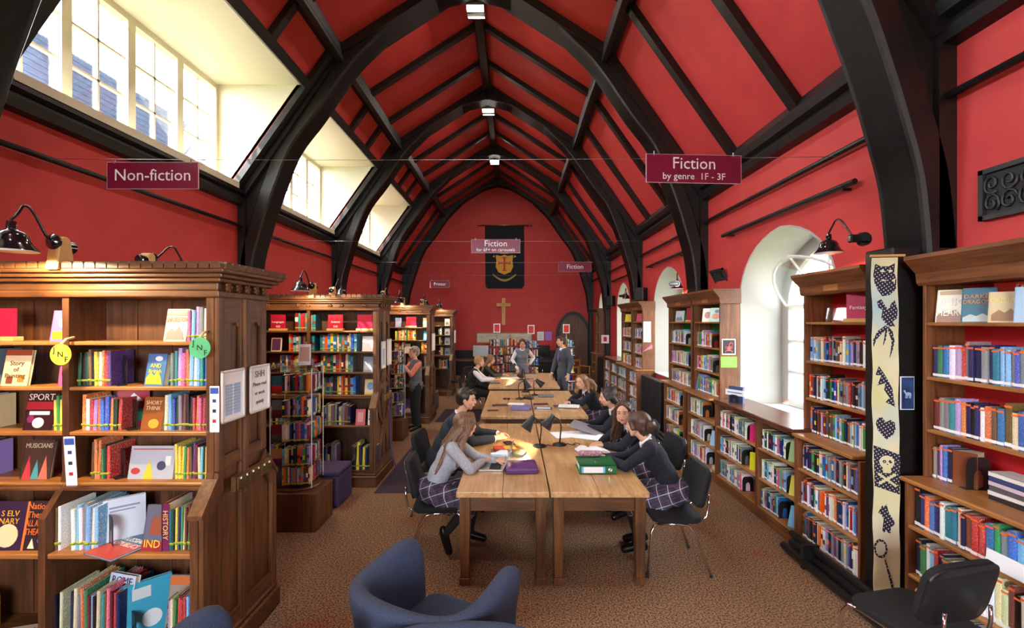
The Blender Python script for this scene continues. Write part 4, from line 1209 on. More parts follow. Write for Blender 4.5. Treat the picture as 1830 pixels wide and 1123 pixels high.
fb2(1, 655, 671, 5.9, LZ[1], .2, LW, srgb(236, 232, 220), 'white book with a yellow mark face out on the lower shelf', pics=(('box', 0, .78, .35, .06, srgb(170, 170, 170)), ('box', 0, .58, .35, .07, srgb(120, 150, 210)), ('box', 0, .38, .4, .05, srgb(120, 90, 140)), ('disc', .25, .2, .18, .1, srgb(220, 200, 60)),))
for (x0, x1, z, c, lab) in ((705, 716, z1, srgb(120, 130, 190), 'lilac book on the top shelf of the third oak bookcase'), (755, 766, z1, srgb(226, 196, 140), 'cream book on the top shelf of the third oak bookcase'),
                            (756, 767, z2, srgb(40, 160, 200), 'bright blue book on the second shelf of the third oak bookcase'), (722, 732, z3, srgb(206, 190, 170), 'beige book on the third shelf of the third oak bookcase'),
                            (727, 739, z4, srgb(150, 110, 90), 'brown book on the ledge of the third oak bookcase')):
    fb2(2, x0, x1, 9.68, z, .2, U, c, lab, pics=(('box', 0, .35, .38, .25, tuple(.6 * v + .2 for v in c)),))
for k, (z, c) in enumerate(((z1, srgb(226, 226, 226)), (z2, srgb(200, 210, 226)), (z3, srgb(190, 196, 210)), (z4, srgb(150, 160, 180)))):
    fb2(3, 794, 803, 13.2, z, .2, U, c, 'pale book face out on the %s of the last oak bookcase' % ['top shelf', 'second shelf', 'third shelf', 'ledge'][k], pics=(('hill', 0, .4, .35, .25, tuple(.3 * v for v in c)),))
fb2(3, 790, 799, 13.1, LZ[1] + .0, .2, LW, srgb(206, 196, 180), 'pale book face out on the lower shelf of the last oak bookcase')
fb2(2, 722, 742, 9.55, LZ[0], .3, LW, srgb(96, 70, 120), 'large purple book face out on the bottom shelf of the third bookcase', pics=(('hill', 0, .25, .45, .18, srgb(190, 170, 150)),))

# maroon subject signs in pine feet
def subject_sign(loc, rz, w, h, text, label):
    s = empty('shelf_sign', loc, rz); tag(s, label, 'sign', 'maroon subject signs')
    MB().box(-w / 2, w / 2, 0, .006, .02, h).build('board', mat('maroon_card', srgb(168, 24, 56), .35), s)
    MB().box(-w * .56, w * .56, -.03, .04, 0, .028).build('pine_foot', PINE, s, bevel=.003)
    for i, t in enumerate(text.split('\n') if text else []):
        text_mesh('lettering', t, w * .2, mat('sign_white', (.85, .85, .85), .5), frame_M((0, -.002, h * .55 - i * w * .32), (1, 0, 0), (0, 0, 1)), s, maxw=w * .86)
    return s
for (x, text, label) in ((492, 'Languages\n400', 'maroon Languages sign in a pine foot on the second bookcase'), (596, 'Science\n500', 'maroon Science sign in a pine foot on the second bookcase'), (649, '', 'plain maroon sign without readable words at the aisle end, second bookcase')):
    subject_sign((px(x, 6.03), CASE_Y[1] - U + .06, z1), 0, .195, .21, text, label)
subject_sign((px(734, 9.7), CASE_Y[2] - U + .06, z1), 0, .21, .22, '', 'maroon sign on the top shelf of the third oak bookcase')
subject_sign((px(-5, D1), CASE_Y[0] - U + .06, z1), 0, .12, .2, '', 'red sign cut by the edge of view on the first bookcase')
fs = empty('shelf_sign', (FU + .09, 3.80, RZU[3]), -1.0); tag(fs, 'maroon Fantasy sign in a pine foot on the top shelf', 'sign', 'maroon subject signs')
MB().box(-.085, .085, 0, .006, .02, .235).build('board', mat('rose_card', srgb(190, 60, 90), .3), fs)
MB().box(-.1, .13, -.03, .04, 0, .03).build('pine_foot', PINE, fs, bevel=.003)
text_mesh('lettering', 'Fantasy', .042, mat('sign_white', (.85, .85, .85), .5), frame_M((0, -.002, .12), (1, 0, 0), (0, 0, 1)), fs)
for (y, z, lab) in ((6.95, RZU[3], 'maroon sign on the top shelf of the green backed bookcase past the post'),):
    s = subject_sign((FU + .08, 7.4, z), -1.0, .14, .22, '', lab)

# face-out fiction on the right
def fr(y, z, w, h, col, label, rz=-1.1, front=FU, t=.03, **k):
    return face_book((front + .06, y, z), rz, w, h, t, k.pop('lean', .2), col, label, **k)
fr(2.97, RZU[3], .15, .215, srgb(222, 206, 168), 'cream INKHEART book face out on the top shelf by the post', title='INK\nHEART', tcol=srgb(250, 245, 230), tz=.6, tsize=.07, t=.045, pics=(('hill', 0, .2, .45, .2, srgb(150, 100, 60)), ('box', 0, .9, .4, .06, srgb(190, 160, 110))))
fr(2.79, RZU[3], .15, .215, srgb(60, 110, 130), 'teal DARKER DRAGONS book face out on the top shelf', rz=-.95, title='DARKER\nDRAGONS', tcol=srgb(226, 150, 70), tz=.74, tsize=.035, pics=(('hill', 0, .14, .45, .12, srgb(190, 200, 200)),))
fr(2.63, RZU[3], .15, .18, srgb(206, 186, 140), 'tan ORPHANS book face out in front of the red card', rz=-1.0, title='ORPHANS', tcol=srgb(240, 220, 120), tz=.72, tsize=.03, pics=(('hill', 0, .25, .4, .2, srgb(150, 110, 70)),))
fr(2.49, RZU[3], .15, .2, srgb(160, 190, 214), 'pale blue book face out at the end of the top shelf', rz=-1.0)
rc = tag(MB().box(-.004, .0, -.26, .26, 0, .24).build('display_card', mat('orange_red_card', srgb(226, 70, 50), .4)), 'orange red display card behind the face-out books', 'card')
rc.location = (FU + .18, 2.58, RZU[3]); rc.rotation_euler = (0, .15, 0)
text_mesh('lettering', 'if you liked this try', .035, mat('sign_white', (.85, .85, .85), .5), frame_M((-.006, 0, .215), (0, -1, 0), (0, 0, 1)), rc)
fr(6.72, RZU[3], .16, .2, srgb(216, 190, 150), 'beige book face out on the top shelf, green backed bookcase', rz=-.9, pics=(('disc', 0, .5, .3, .25, srgb(190, 110, 80)),))
fr(6.45, RZU[3], .17, .2, srgb(110, 140, 60), 'green and orange book face out on the top shelf, green backed bookcase', rz=-.9, pics=(('disc', 0, .4, .3, .2, srgb(220, 120, 60)), ('disc', .1, .75, .2, .12, srgb(60, 90, 40))))
fr(7.85, RZU[3], .16, .19, srgb(150, 150, 150), 'grey book face out on the top shelf past the second post', rz=-.9, pics=(('hill', 0, .3, .4, .2, srgb(90, 80, 70)),))
fr(10.4, RZU[3], .16, .19, srgb(190, 40, 60), 'red book face out on the top shelf, brown bookcase with papers', rz=-.9)
fr(11.4, RZU[3], .2, .19, srgb(230, 200, 50), 'yellow book face out on the top shelf past the third post', rz=-.9)
fr(4.41, RZL[0] + .002, .14, .2, srgb(120, 180, 216), 'light blue book leaning face out on the bottom shelf under the window', front=FL, rz=-1.0, lean=.35)
fr(4.42, RZL[2] + .002, .12, .2, srgb(150, 180, 120), 'green book leaning face out on the upper low shelf under the window', front=FL, rz=-1.0, lean=.3)
fr(4.41, RZL[1] + .002, .12, .19, srgb(206, 200, 70), 'yellow green book leaning face out on the middle low shelf under the window', front=FL, rz=-1.0, lean=.3)
fr(5.15, RZL[2] + .002, .12, .19, srgb(206, 40, 110), 'magenta book face out on the upper low shelf under the window', front=FL, rz=-1.0, lean=.05)
fr(5.15, RZL[1] + .002, .12, .2, srgb(220, 210, 40), 'yellow book face out on the middle low shelf under the window', front=FL, rz=-1.0, lean=.05)
fr(6.2, RZL[1] + .002, .14, .2, srgb(150, 190, 220), 'pale blue book leaning on the middle low shelf of the green backed bookcase', front=FL, rz=-1.0, lean=.3)
fr(6.95, RZU[0], .17, .24, srgb(90, 90, 160), 'blue violet book face out on the ledge of the green backed bookcase', rz=-.9)
# boxed book with bookend and the lying stack on the edge case ledge
bk = face_book((FU + .075, 2.885, RZU[0]), -1.1, .12, .22, .11, 0, srgb(120, 66, 40), 'thick brown book beside the lying stack on the ledge')
bookend((FU + .11, 2.835, RZU[0]), -PI / 2 - .1, 'black bookend against the thick brown book on the edge bookcase ledge', .14, .2)
for k in range(6):
    c = [srgb(36, 36, 44), srgb(220, 216, 214), srgb(90, 84, 90), srgb(206, 190, 206), srgb(60, 70, 120), srgb(226, 224, 220)][k]
    n = ['black', 'white', 'grey', 'lilac', 'blue', 'off-white'][k]
    flat_book((FU + .1, 2.60 + .004 * (k % 2), RZU[0] + .001 + k * .0265), random.uniform(-.05, .05), .13, .2, .026, c, '%s paperback lying %s from the bottom of the ledge stack' % (n, ['lowest', 'second', 'third', 'fourth', 'fifth', 'sixth'][k]), group='paperbacks stacked flat')
flat_book((FL + .1, 6.12, RZL[0] + .001), PI / 2, .2, .13, .05, srgb(216, 200, 170), 'thick cream book lying at the end of the bottom shelf')
flat_book((FL + .1, 5.2, RZL[1] + .001), PI / 2, .2, .13, .012, srgb(206, 120, 70), 'thin orange book lying on the middle low shelf under the window')

def emit_books():
    def size(b):
        p = b['pos']; d = max(.5, p[1])
        if abs(px_img(p)) > 940: return 0
        return b['t'] * b['h'] / d ** 2 * (1.0 if b['rz'] == 0 else abs(p[0]) / d)
    def px_img(p): return p[0] / max(.3, p[1]) * 830
    order = sorted(BOOKS, key=size, reverse=True)
    single, rest = order[:290], order[290:]
    for b in single:
        o = bpy.data.objects.new('book', COVER); COL.objects.link(o)
        o.location = b['pos']; o.rotation_euler = (0, b['lean'], b['rz']); o.scale = (b['t'], b['dp'], b['h'])
        if b['lean']:
            o.rotation_euler = (Euler((0, b['lean'], 0)).to_matrix().to_4x4() @ Matrix()).to_euler() if b['rz'] == 0 else Euler((0, 0, b['rz']))
        o.color = (*b['col'][1], 1)
        tag(o, '%s book, %s along the %s' % (b['col'][0], ORD(b['k']), b['row']), 'book', 'upright books on the %s' % b['row'])
        p = bpy.data.objects.new('pages', PAGEM); COL.objects.link(p); p.parent = o
        for (lm, lc) in b['labels']:
            q = bpy.data.objects.new('spine_label', lm); COL.objects.link(q); q.parent = o; q.color = (*lc, 1)
    # everything else too small or too many to single out
    V = []; F = []; C = []
    def addbox(M, x0, x1, y0, y1, z0, z1, col, top=None):
        n = len(V)
        for (x, y, z) in ((x0, y0, z0), (x1, y0, z0), (x1, y1, z0), (x0, y1, z0), (x0, y0, z1), (x1, y0, z1), (x1, y1, z1), (x0, y1, z1)):
            V.append(tuple(M @ Vector((x, y, z))))
        for f, c in (((0, 1, 5, 4), col), ((1, 2, 6, 5), col), ((2, 3, 7, 6), top or col), ((3, 0, 4, 7), col), ((4, 5, 6, 7), top or col)):
            F.append(tuple(i + n for i in f)); C.extend([(*c, 1)] * 4)
    cream = srgb(206, 192, 160)
    for b in rest:
        M = Matrix.Translation(b['pos']) @ Matrix.Rotation(b['rz'], 4, 'Z') @ Matrix.Diagonal((b['t'], b['dp'], b['h'], 1))
        c = b['col'][1]
        if random.random() < .6:      # printed block on the spine
            c2 = pick(PAL_M)[1]; a = random.uniform(.3, .5)
            addbox(M, -.48, .48, -.008, .02, a, a + random.uniform(.1, .3), c2)
        addbox(M, -.5, .5, 0, 1, 0, 1, c, cream)
        for (lm, lc) in b['labels']:
            z0, z1 = {LAB_LOW: (.04, .12), LAB_MID: (.165, .19), LAB_TOP: (.9, .95), LAB_GRN: (.13, .165)}[lm]
            addbox(M, -.505, .505, -.012, .03, z0, z1, lc)
    me = bpy.data.meshes.new('small_books')
    me.from_pydata(V, [], F)
    at = me.color_attributes.new('Col', 'FLOAT_COLOR', 'CORNER')
    at.data.foreach_set('color', np.array(C, dtype=np.float32).ravel())
    me.materials.append(BOOKROW)
    o = bpy.data.objects.new('small_books', me); COL.objects.link(o)
    tag(o, 'rows of further books filling the more distant shelves', 'books', kind='stuff')
# ================================================================== lamps
WARM = (1.0, 0.74, 0.42)
BULB = mat('warm_bulb', (1, .85, .6), .4, emit=(1.0, .78, .48), strength=14.0)
def spot(parent, loc, power, color=WARM, angle=120, rot=(0, 0, 0), r=.03):
    ld = bpy.data.lights.new('lamp_light', 'SPOT'); ld.energy = power; ld.color = color; ld.spot_size = R(angle); ld.spot_blend = .15; ld.shadow_soft_size = r
    o = bpy.data.objects.new('lamp_light', ld); COL.objects.link(o); o.parent = parent; o.location = loc; o.rotation_euler = rot
    return o
SHADE_PROF = [(.02, .10), (.022, .06), (.026, .055), (.03, .052), (.055, .04), (.068, .02), (.072, .0), (.085, -.025), (.108, -.05), (.112, -.056)]
def goose_lamp(loc, rz, label, reach=.27, rise=.17, drop=.09, mount='block', power=22, lit=True, scale=1.0):
    """arm reaches along local -Y from its pivot at the origin"""
    t = empty('gooseneck_lamp', loc, rz); tag(t, label, 'lamp', 'black gooseneck lamps')
    t.scale = (scale,) * 3
    if mount == 'block':
        MB().prism([(-.06, -.15), (.06, -.15), (.035, -.0), (.03, .03), (.01, .045), (-.02, .045), (-.035, .03)], 'X', -.035, .035).build('pine_block', PINE, t, bevel=.006)
        M = Matrix.Translation((0, -.045, .01)) @ Matrix.Rotation(R(90), 4, 'X')
        MB().lathe([(.042, -.012), (.045, 0), (.03, .014), (.012, .02)], 16, M).build('pivot_disc', GLOSSBLACK, t, auto=40)
        M2 = Matrix.Translation((0, .04, -.01)) @ Matrix.Rotation(R(-90), 4, 'X')
        MB().lathe([(.036, -.01), (.036, .03), (.028, .036)], 14, M2).build('switch_knob', GLOSSBLACK, t, auto=40)
    else:
        M = Matrix.Translation((0, .0, 0)) @ Matrix.Rotation(R(90), 4, 'X')
        MB().lathe([(.05, -.03), (.055, 0), (.04, .02), (.014, .03)], 16, M).build('pivot_disc', GLOSSBLACK, t, auto=40)
        MB().box(-.03, .12, -.0, .05, -.03, .03).build('wall_bracket', GLOSSBLACK, t, bevel=.01)
    pts = []
    for k in range(13):
        a = k / 12
        y = -.05 - reach * (a ** .9)
        z = .01 + rise * math.sin(min(1, a * 1.12) * PI * .62) ** 1.6 - (0 if a < .85 else (a - .85) / .15 * drop * .45)
        pts.append((0, y, z))
    hy = pts[-1][1] - .02; hz = pts[-1][2]
    pts.append((0, hy - .005, hz - .03)); pts.append((0, hy - .006, hz - .06))
    arm = MB().tube(pts, .0075, 8).build('arm', GLOSSBLACK, t, smooth=True)
    S = Matrix.Translation((0, hy - .006, hz - .14))
    MB().lathe(SHADE_PROF, 20, S).build('shade', GLOSSBLACK, t, auto=50)
    inner = [(r - .003, h - .002) for (r, h) in SHADE_PROF[3:]]
    MB().lathe(inner, 20, S).build('shade_lining', mat('white_enamel', (.8, .78, .72), .4), t, smooth=True)
    if lit:
        MB().ball((0, hy - .006, hz - .165), .027).build('bulb', BULB, t, smooth=True)
        spot(t, (0, hy - .006, hz - .2), power, angle=174)
    return t
goose_lamp((-2.66, 2.72, 2.55), 0, 'lit black gooseneck lamp on a pine block over the first bookcase', power=90, reach=.19)
goose_lamp((-2.66, 3.36, 2.55), PI, 'black gooseneck lamp reaching away behind the first bookcase', lit=False, rise=.12)
goose_lamp((-2.60, 5.98, 2.55), 0, 'black gooseneck lamp over the front of the second bookcase', power=45)
goose_lamp((-2.60, 6.62, 2.55), PI, 'black gooseneck lamp reaching away behind the second bookcase', lit=False)
goose_lamp((-1.88, 6.62, 2.5), PI, 'small gooseneck lamp at the aisle end of the second bookcase', lit=False, rise=.1, scale=.8)
goose_lamp((-2.32, 9.63, 2.55), 0, 'black gooseneck lamp over the front of the third bookcase', power=40)
goose_lamp((-2.05, 10.28, 2.55), PI, 'pair lamp reaching away behind the third bookcase', lit=False)
goose_lamp((-2.1, 13.2, 2.55), 0, 'gooseneck lamp on the last oak bookcase', power=30)
goose_lamp((2.62, 3.50, 2.72), PI, 'lit black gooseneck lamp on the post above the fabric banner', mount='wall', reach=.3, rise=.2, power=22)
goose_lamp((2.66, 7.62, 2.72), PI - .35, 'lit gooseneck lamp on the second post before the narrow window', mount='wall', reach=.36, rise=.2, power=22)
goose_lamp((2.66, 11.3, 2.72), PI - .35, 'lit gooseneck lamp on the third post along the wall', mount='wall', reach=.36, rise=.2, power=22)

# twin floodlights under the ridge beside each truss
LENS = mat('lamp_lens', (1, 1, .95), .3, emit=(1, .93, .82), strength=16)
FL_LABEL = {1: 'ridge floodlight just beyond the first truss', 2: 'twin ridge floodlight at the top of the second arch', 3: 'ridge floodlight beyond the third truss', 4: 'small ridge floodlight beyond the fourth truss', 0: 'ridge floodlight behind the viewer'}
for k in range(5):
    y = TR[k] + .34
    f = empty('ridge_floodlight', (XC, y, 7.28)); tag(f, FL_LABEL[k], 'light', 'ridge floodlights')
    MB().box(-.03, .03, -.03, .03, .0, .25).build('stem', BLACK, f)
    for s in (-1, 1):
        M = Matrix.Translation((0, s * .1, 0)) @ Matrix.Rotation(R(s * 22), 4, 'X')
        MB().xbox(M, .3, .13, .07).build('housing', mat('grey_housing', (.35, .35, .35), .4), f, bevel=.008)
        MB().xbox(M, .27, .10, .012, (0, 0, -.039)).build('lens', LENS, f)
    ld = bpy.data.lights.new('floodlight', 'AREA'); ld.shape = 'RECTANGLE'; ld.size = .27; ld.size_y = .2; ld.energy = 26; ld.color = (1, .93, .84)
    lo = bpy.data.objects.new('floodlight', ld); COL.objects.link(lo); lo.parent = f; lo.location = (0, 0, -.1)

# desk lamps on the reading tables
def desk_lamp(loc, rz, label, lit=False, head=(-.11, .29), tilt=35):
    t = empty('desk_lamp', loc, rz); tag(t, label, 'desk lamp', 'black desk lamps')
    MB().lathe([(.075, 0), (.078, .008), (.06, .018), (.03, .026), (.012, .03)], 20).build('base', SATBLACK, t, auto=40)
    hx, hz = head
    pts = [(0, 0, .02), (0.01, 0, .12), (.018, 0, .19), (.005, 0, .27), (hx * .4, 0, hz + .01), (hx * .75, 0, hz)]
    MB().tube(pts, .008, 8).build('arm', SATBLACK, t, smooth=True)
    M = Matrix.Translation((hx, 0, hz - .02)) @ Matrix.Rotation(R(tilt), 4, 'Y')
    MB().lathe([(.02, .075), (.03, .07), (.034, .03), (.05, -.03), (.068, -.085), (.07, -.09)], 18, M).build('shade', mat('grey_black_shade', (.02, .02, .022), .35), t, auto=50)
    MB().lathe([(.031, .03), (.047, -.03), (.066, -.086)], 18, M).build('shade_lining', MATS['white_enamel'], t, smooth=True)
    if lit:
        MB().ball(M @ Vector((0, 0, -.045)), .026).build('bulb', BULB, t, smooth=True)
        l = spot(t, M @ Vector((0, 0, -.08)), 40, angle=140); l.rotation_euler = (0, R(tilt), 0)
    cord = [(0.07, .0, .006)]
    for k in range(1, 9): cord.append((.07 + .02 * k + .02 * math.sin(k * 2.1), .04 * math.sin(k * 1.3), .005))
    MB().tube(cord, .0035, 6).build('cord', SATBLACK, t, smooth=True)
    return t
desk_lamp((.27, 5.02, .75), .25, 'lit black desk lamp beside the laptop table seam', lit=True)
desk_lamp((.49, 5.08, .75), .1, 'unlit black desk lamp next to the lit one')
desk_lamp((.08, 8.08, .75), PI - .1, 'black desk lamp with cone shade on the second tables', head=(-.12, .3), tilt=20)
desk_lamp((.36, 8.5, .75), PI, 'smaller black desk lamp further along the second tables', head=(-.08, .26), tilt=50)
desk_lamp((.16, 10.75, .75), .2, 'lit black desk lamp on the far sunlit tables', lit=True, head=(-.2, .34), tilt=40)
desk_lamp((.2, 8.9, .75), 1.2, 'tall slim desk lamp between the second and third tables', head=(-.2, .42), tilt=40)

# ================================================================== hanging signs on wires
MAROON = mat('maroon_sign', srgb(120, 20, 52), .3)
SIGNW = mat('sign_white', (.85, .85, .85), .5)
def wire(y, z, label, sag=.02, dz=0.0):
    n = 12
    pts = [(XL + .06 + (XR - XL - .12) * k / n, y, z + dz * k / n - sag * 4 * (k / n) * (1 - k / n)) for k in range(n + 1)]
    o = MB().tube(pts, .0022, 5).build('hanging_wire', STEEL, smooth=True)
    return tag(o, label, 'wire', 'wires across the room')
def hang_sign(xc, y, zc, w, h, lines, label, rz=0.0):
    s = empty('hanging_sign', (xc, y, zc), rz); tag(s, label, 'sign', 'maroon hanging signs')
    MB().box(-w / 2, w / 2, -.004, .004, -h / 2, h / 2).build('board', MAROON, s)
    m = MB(); e = .004
    m.box(-w / 2 - e, w / 2 + e, -.005, .005, -h / 2 - e, -h / 2); m.box(-w / 2 - e, w / 2 + e, -.005, .005, h / 2, h / 2 + e)
    m.box(-w / 2 - e, -w / 2, -.005, .005, -h / 2, h / 2); m.box(w / 2, w / 2 + e, -.005, .005, -h / 2, h / 2)
    m.build('edging', mat('pale_edge', srgb(200, 160, 170), .4), s)
    for sx in (-.42, .42):
        MB().tube([(sx * w, 0, h / 2 - .01), (sx * w, 0, h / 2 + .03)], .006, 6).build('clip', STEEL, s)
    for (t, size, z) in lines:
        text_mesh('lettering', t, size, SIGNW, frame_M((0, -.006, z), (1, 0, 0), (0, 0, 1)), s, maxw=w * .9)
    return s
wire(4.22, 3.58, 'wire carrying the nonfiction and genre signs', dz=.02)
hang_sign(px(273.5, 4.2), 4.2, 3.42, .82, .235, [('Non-fiction', .15, 0)], 'maroon Non-fiction hanging sign below the largest dormer window')
hang_sign(px(1240, 4.2), 4.2, 3.48, .875, .25, [('Fiction', .15, .045), ('by genre  1F - 3F', .085, -.07)], 'maroon sign reading Fiction by genre 1F - 3F', rz=.06)
wire(7.6, 3.43, 'wire carrying the sign about carousels')
hang_sign(px(886, 7.58), 7.58, 3.33 - .0 , .79, .215, [('Fiction', .14, .04), ('for 6F+ on carousels', .075, -.06)], 'maroon sign reading Fiction for 6F+ on carousels')
wire(11.25, 3.55, 'wire carrying the small plain fiction sign')
hang_sign(px(1027.5, 11.2), 11.2, 3.42, .79, .235, [('Fiction', .15, 0)], 'maroon sign reading only Fiction near the far wall')
wire(14.9, 3.6, 'wire carrying the small printer sign')
hang_sign(px(786, 14.9), 14.9, 3.30, .62, .22, [('Printer', .14, 0)], 'small maroon Printer sign at the far end')

# ================================================================== things on the end wall
def P(x, y, d): return ((x - 920) * d / 830.0, d, 2.1 - (y - 575) * d / 830.0)
YW = YE - .02
bn = empty('crest_banner', (px(901.5, YW), YW, 0)); tag(bn, 'black banner with gold shield and red cross on the end wall', 'banner')
zt, zb = P(0, 404, YW)[2], P(0, 516, YW)[2]
MB().prism([(-.76, zt), (.76, zt), (.77, zb + .12), (.68, zb), (-.66, zb), (-.74, zb + .1)], 'Y', -.015, 0).build('cloth', noise_mat('black_velvet', (.006, .007, .01), (.012, .014, .02), nscale=9, rough=.9), bn)
MB().tube([(-.98, -.03, zt + .02), (.98, -.03, zt + .02)], .025, 8).build('pole', BRASS, bn, smooth=True)
for s in (-1, 1): MB().ball((s * 1.0, -.03, zt + .02), (.06, .035, .035), 8).build('finial', BRASS, bn, smooth=True)
CG = mat('gold_cloth', srgb(214, 160, 44), .6)
shz = P(0, 470, YW)[2]
sh = [(-.34, shz + .3), (-.12, shz + .26), (0, shz + .32), (.12, shz + .26), (.34, shz + .3), (.31, shz + .05), (.34, shz - .15), (.24, shz - .36), (.0, shz - .46), (-.24, shz - .36), (-.34, shz - .15), (-.31, shz + .05)]
MB().prism(sh, 'Y', -.03, -.015).build('shield', CG, bn)
CR = mat('crimson_cloth', srgb(190, 40, 30), .6)
m = MB(); m.box(-.035, .035, -.04, -.03, shz - .3, shz + .2); m.box(-.22, .22, -.04, -.03, shz - .04, shz + .03)
for (x, z) in ((0, .2), (0, -.3), (-.22, 0), (.22, 0)):
    m.box(x - (.08 if x == 0 else .02), x + (.08 if x == 0 else .02), -.04, -.03, shz + z - (.02 if x == 0 else .07), shz + z + (.02 if x == 0 else .07))
m.build('red_cross', CR, bn)
A = [(-.46 + .92 * k / 12, shz - .42 - .22 * math.sin(PI * k / 12)) for k in range(13)]
MB().band(A, [(p[0] * .93, p[1] - .09) for p in A], -.03, -.015, 'Y').build('scroll', mat('scroll_cloth', srgb(150, 140, 70), .7), bn)
for s in (-1, 1):
    MB().prism([(s * .36, shz + .2), (s * .46, shz + .24), (s * .4, shz + .3)], 'Y', -.03, -.015).build('leaf', CG, bn)
MB().prism([(-.16, shz + .36), (.16, shz + .36), (.1, shz + .52), (0, shz + .6), (-.1, shz + .52)], 'Y', -.03, -.015).build('crown', CG, bn)

cr = empty('crucifix', (px(900, YW), YW, 0)); tag(cr, 'pale wooden cross on the red end wall', 'cross')
z0, z1_, za = P(0, 581, YW)[2], P(0, 533, YW)[2], P(0, 545, YW)[2]
MB().box(-.07, .07, -.04, 0, z0, z1_).build('upright', PINE, cr, bevel=.006)
MB().box(-.27, .27, -.045, -.005, za - .06, za + .06).build('cross_bar', PINE, cr, bevel=.006)
MB().rcone((0, -.06, za - .02), (0, -.06, za - .35), .025, .018, 8).rcone((-.15, -.06, za + .02), (.15, -.06, za + .02), .012, .012, 8).ball((0, -.06, za + .06), .03, 8).build('figure', BRASS, cr, smooth=True)

pb = empty('framed_panorama', (px(901, YW), YW, P(0, 605, YW)[2])); tag(pb, 'long framed pale chart on the end wall', 'picture')
MB().box(-1.1, 1.1, -.03, 0, -.2, .24).build('frame', GOLD['X'], pb, bevel=.01)
MB().box(-1.05, 1.05, -.034, -.03, -.15, .19).build('picture', noise_mat('old_chart', srgb(214, 206, 186), srgb(180, 176, 160), nscale=3, scale=(1, 1, 4)), pb)
for (x, c, nm, lab) in ((966, (.8, .84, .9), 'white_notice', 'white notice sheet pinned beside the far carousel'), (980, srgb(176, 120, 214), 'lilac_notice', 'lilac notice sheet pinned beside the white one')):
    o = MB().box(-.13, .13, -.004, 0, -.17, .17).build('notice_sheet', mat(nm, c, .8)); o.location = P(x, 601, YW); tag(o, lab, 'notice')
    for k in range(5): MB().box(-.09, .09 - .03 * (k % 2), -.006, -.004, .1 - k * .05, .112 - k * .05).build('print_line', mat('grey_ink', (.3, .3, .33), .8), o)

# wall speakers and iron vents on the right wall
VENT = mat('cast_iron', (.02, .02, .021), .45)
def vent(y0, y1, z0, z1_, label, tilt=0.0):
    v = empty('iron_vent', (XR - .005, (y0 + y1) / 2, (z0 + z1_) / 2)); tag(v, label, 'vent', 'ornate iron vents')
    hy, hz = (y1 - y0) / 2, (z1_ - z0) / 2
    v.rotation_euler = (0, tilt, 0)
    m = MB()
    m.box(-.035, 0, -hy, hy, -hz, -hz + .03); m.box(-.035, 0, -hy, hy, hz - .03, hz); m.box(-.035, 0, -hy, -hy + .03, -hz, hz); m.box(-.035, 0, hy - .03, hy, -hz, hz)
    m.build('frame', VENT, v)
    MB().box(-.012, 0, -hy + .02, hy - .02, -hz + .02, hz - .02).build('plate', MATBLACK, v)
    for k in range(5):
        cy = -hy + .07 + (2 * hy - .14) * k / 4
        for s in (-1, 1):
            pts = []
            for a in range(14):
                t = a / 13; r = (hz * .42) * (1 - .8 * t)
                pts.append((-.02, cy + math.cos(s * t * 9 + k) * r * .8, s * hz * .38 + math.sin(s * t * 9 + k) * r))
            MB().tube(pts, .008, 6).build('scroll', VENT, v, smooth=True)
    MB().ball((-.02, 0, 0), (.015, .03, .04), 8).build('boss', VENT, v, smooth=True)
    return v
vent(2.42, 2.97, 2.74, 3.06, 'large ornate iron vent over the edge bookcase')
vent(6.55, 6.95, 2.62, 2.88, 'ornate iron vent tilted open over the green backed bookcase', tilt=-.5)
def speaker(y, z, label):
    v = empty('wall_speaker', (XR - .12, y, z), .6); tag(v, label, 'speaker', 'black wall speakers')
    MB().box(-.09, .09, -.11, .11, -.15, .15).build('cabinet', SATBLACK, v, bevel=.015)
    MB().box(-.1, -.09, -.095, .095, -.135, .135).build('grille', MATBLACK, v)
    MB().box(.09, .13, -.03, .03, -.03, .03).build('bracket', SATBLACK, v)
speaker(10.55, 2.72, 'black speaker on the wall left of the narrow arched window')
speaker(13.9, 2.72, 'small black speaker high up beyond the third window')
# fire notice on the far post, thermostat box on the left wall
o = MB().box(-.003, 0, -.12, .12, -.13, .13).build('fire_notice', PAPER); o.location = (2.82, 14.5, 1.55); tag(o, 'white fire extinguisher notice with a red mark on the far post', 'notice')
o.rotation_euler = (0, 0, PI / 2)
MB().box(-.005, -.003, -.05, .05, -.07, .07).build('red_mark', mat('sign_red', srgb(200, 30, 30), .5), o)
o = MB().box(0, .06, -.12, .12, -.17, .17).build('wall_box', mat('beige_plastic', srgb(200, 176, 130), .5), bevel=.01); o.location = (XL, 15.6, 2.78); tag(o, 'beige electrical box on the red wall over the last bookcase', 'electrical box')
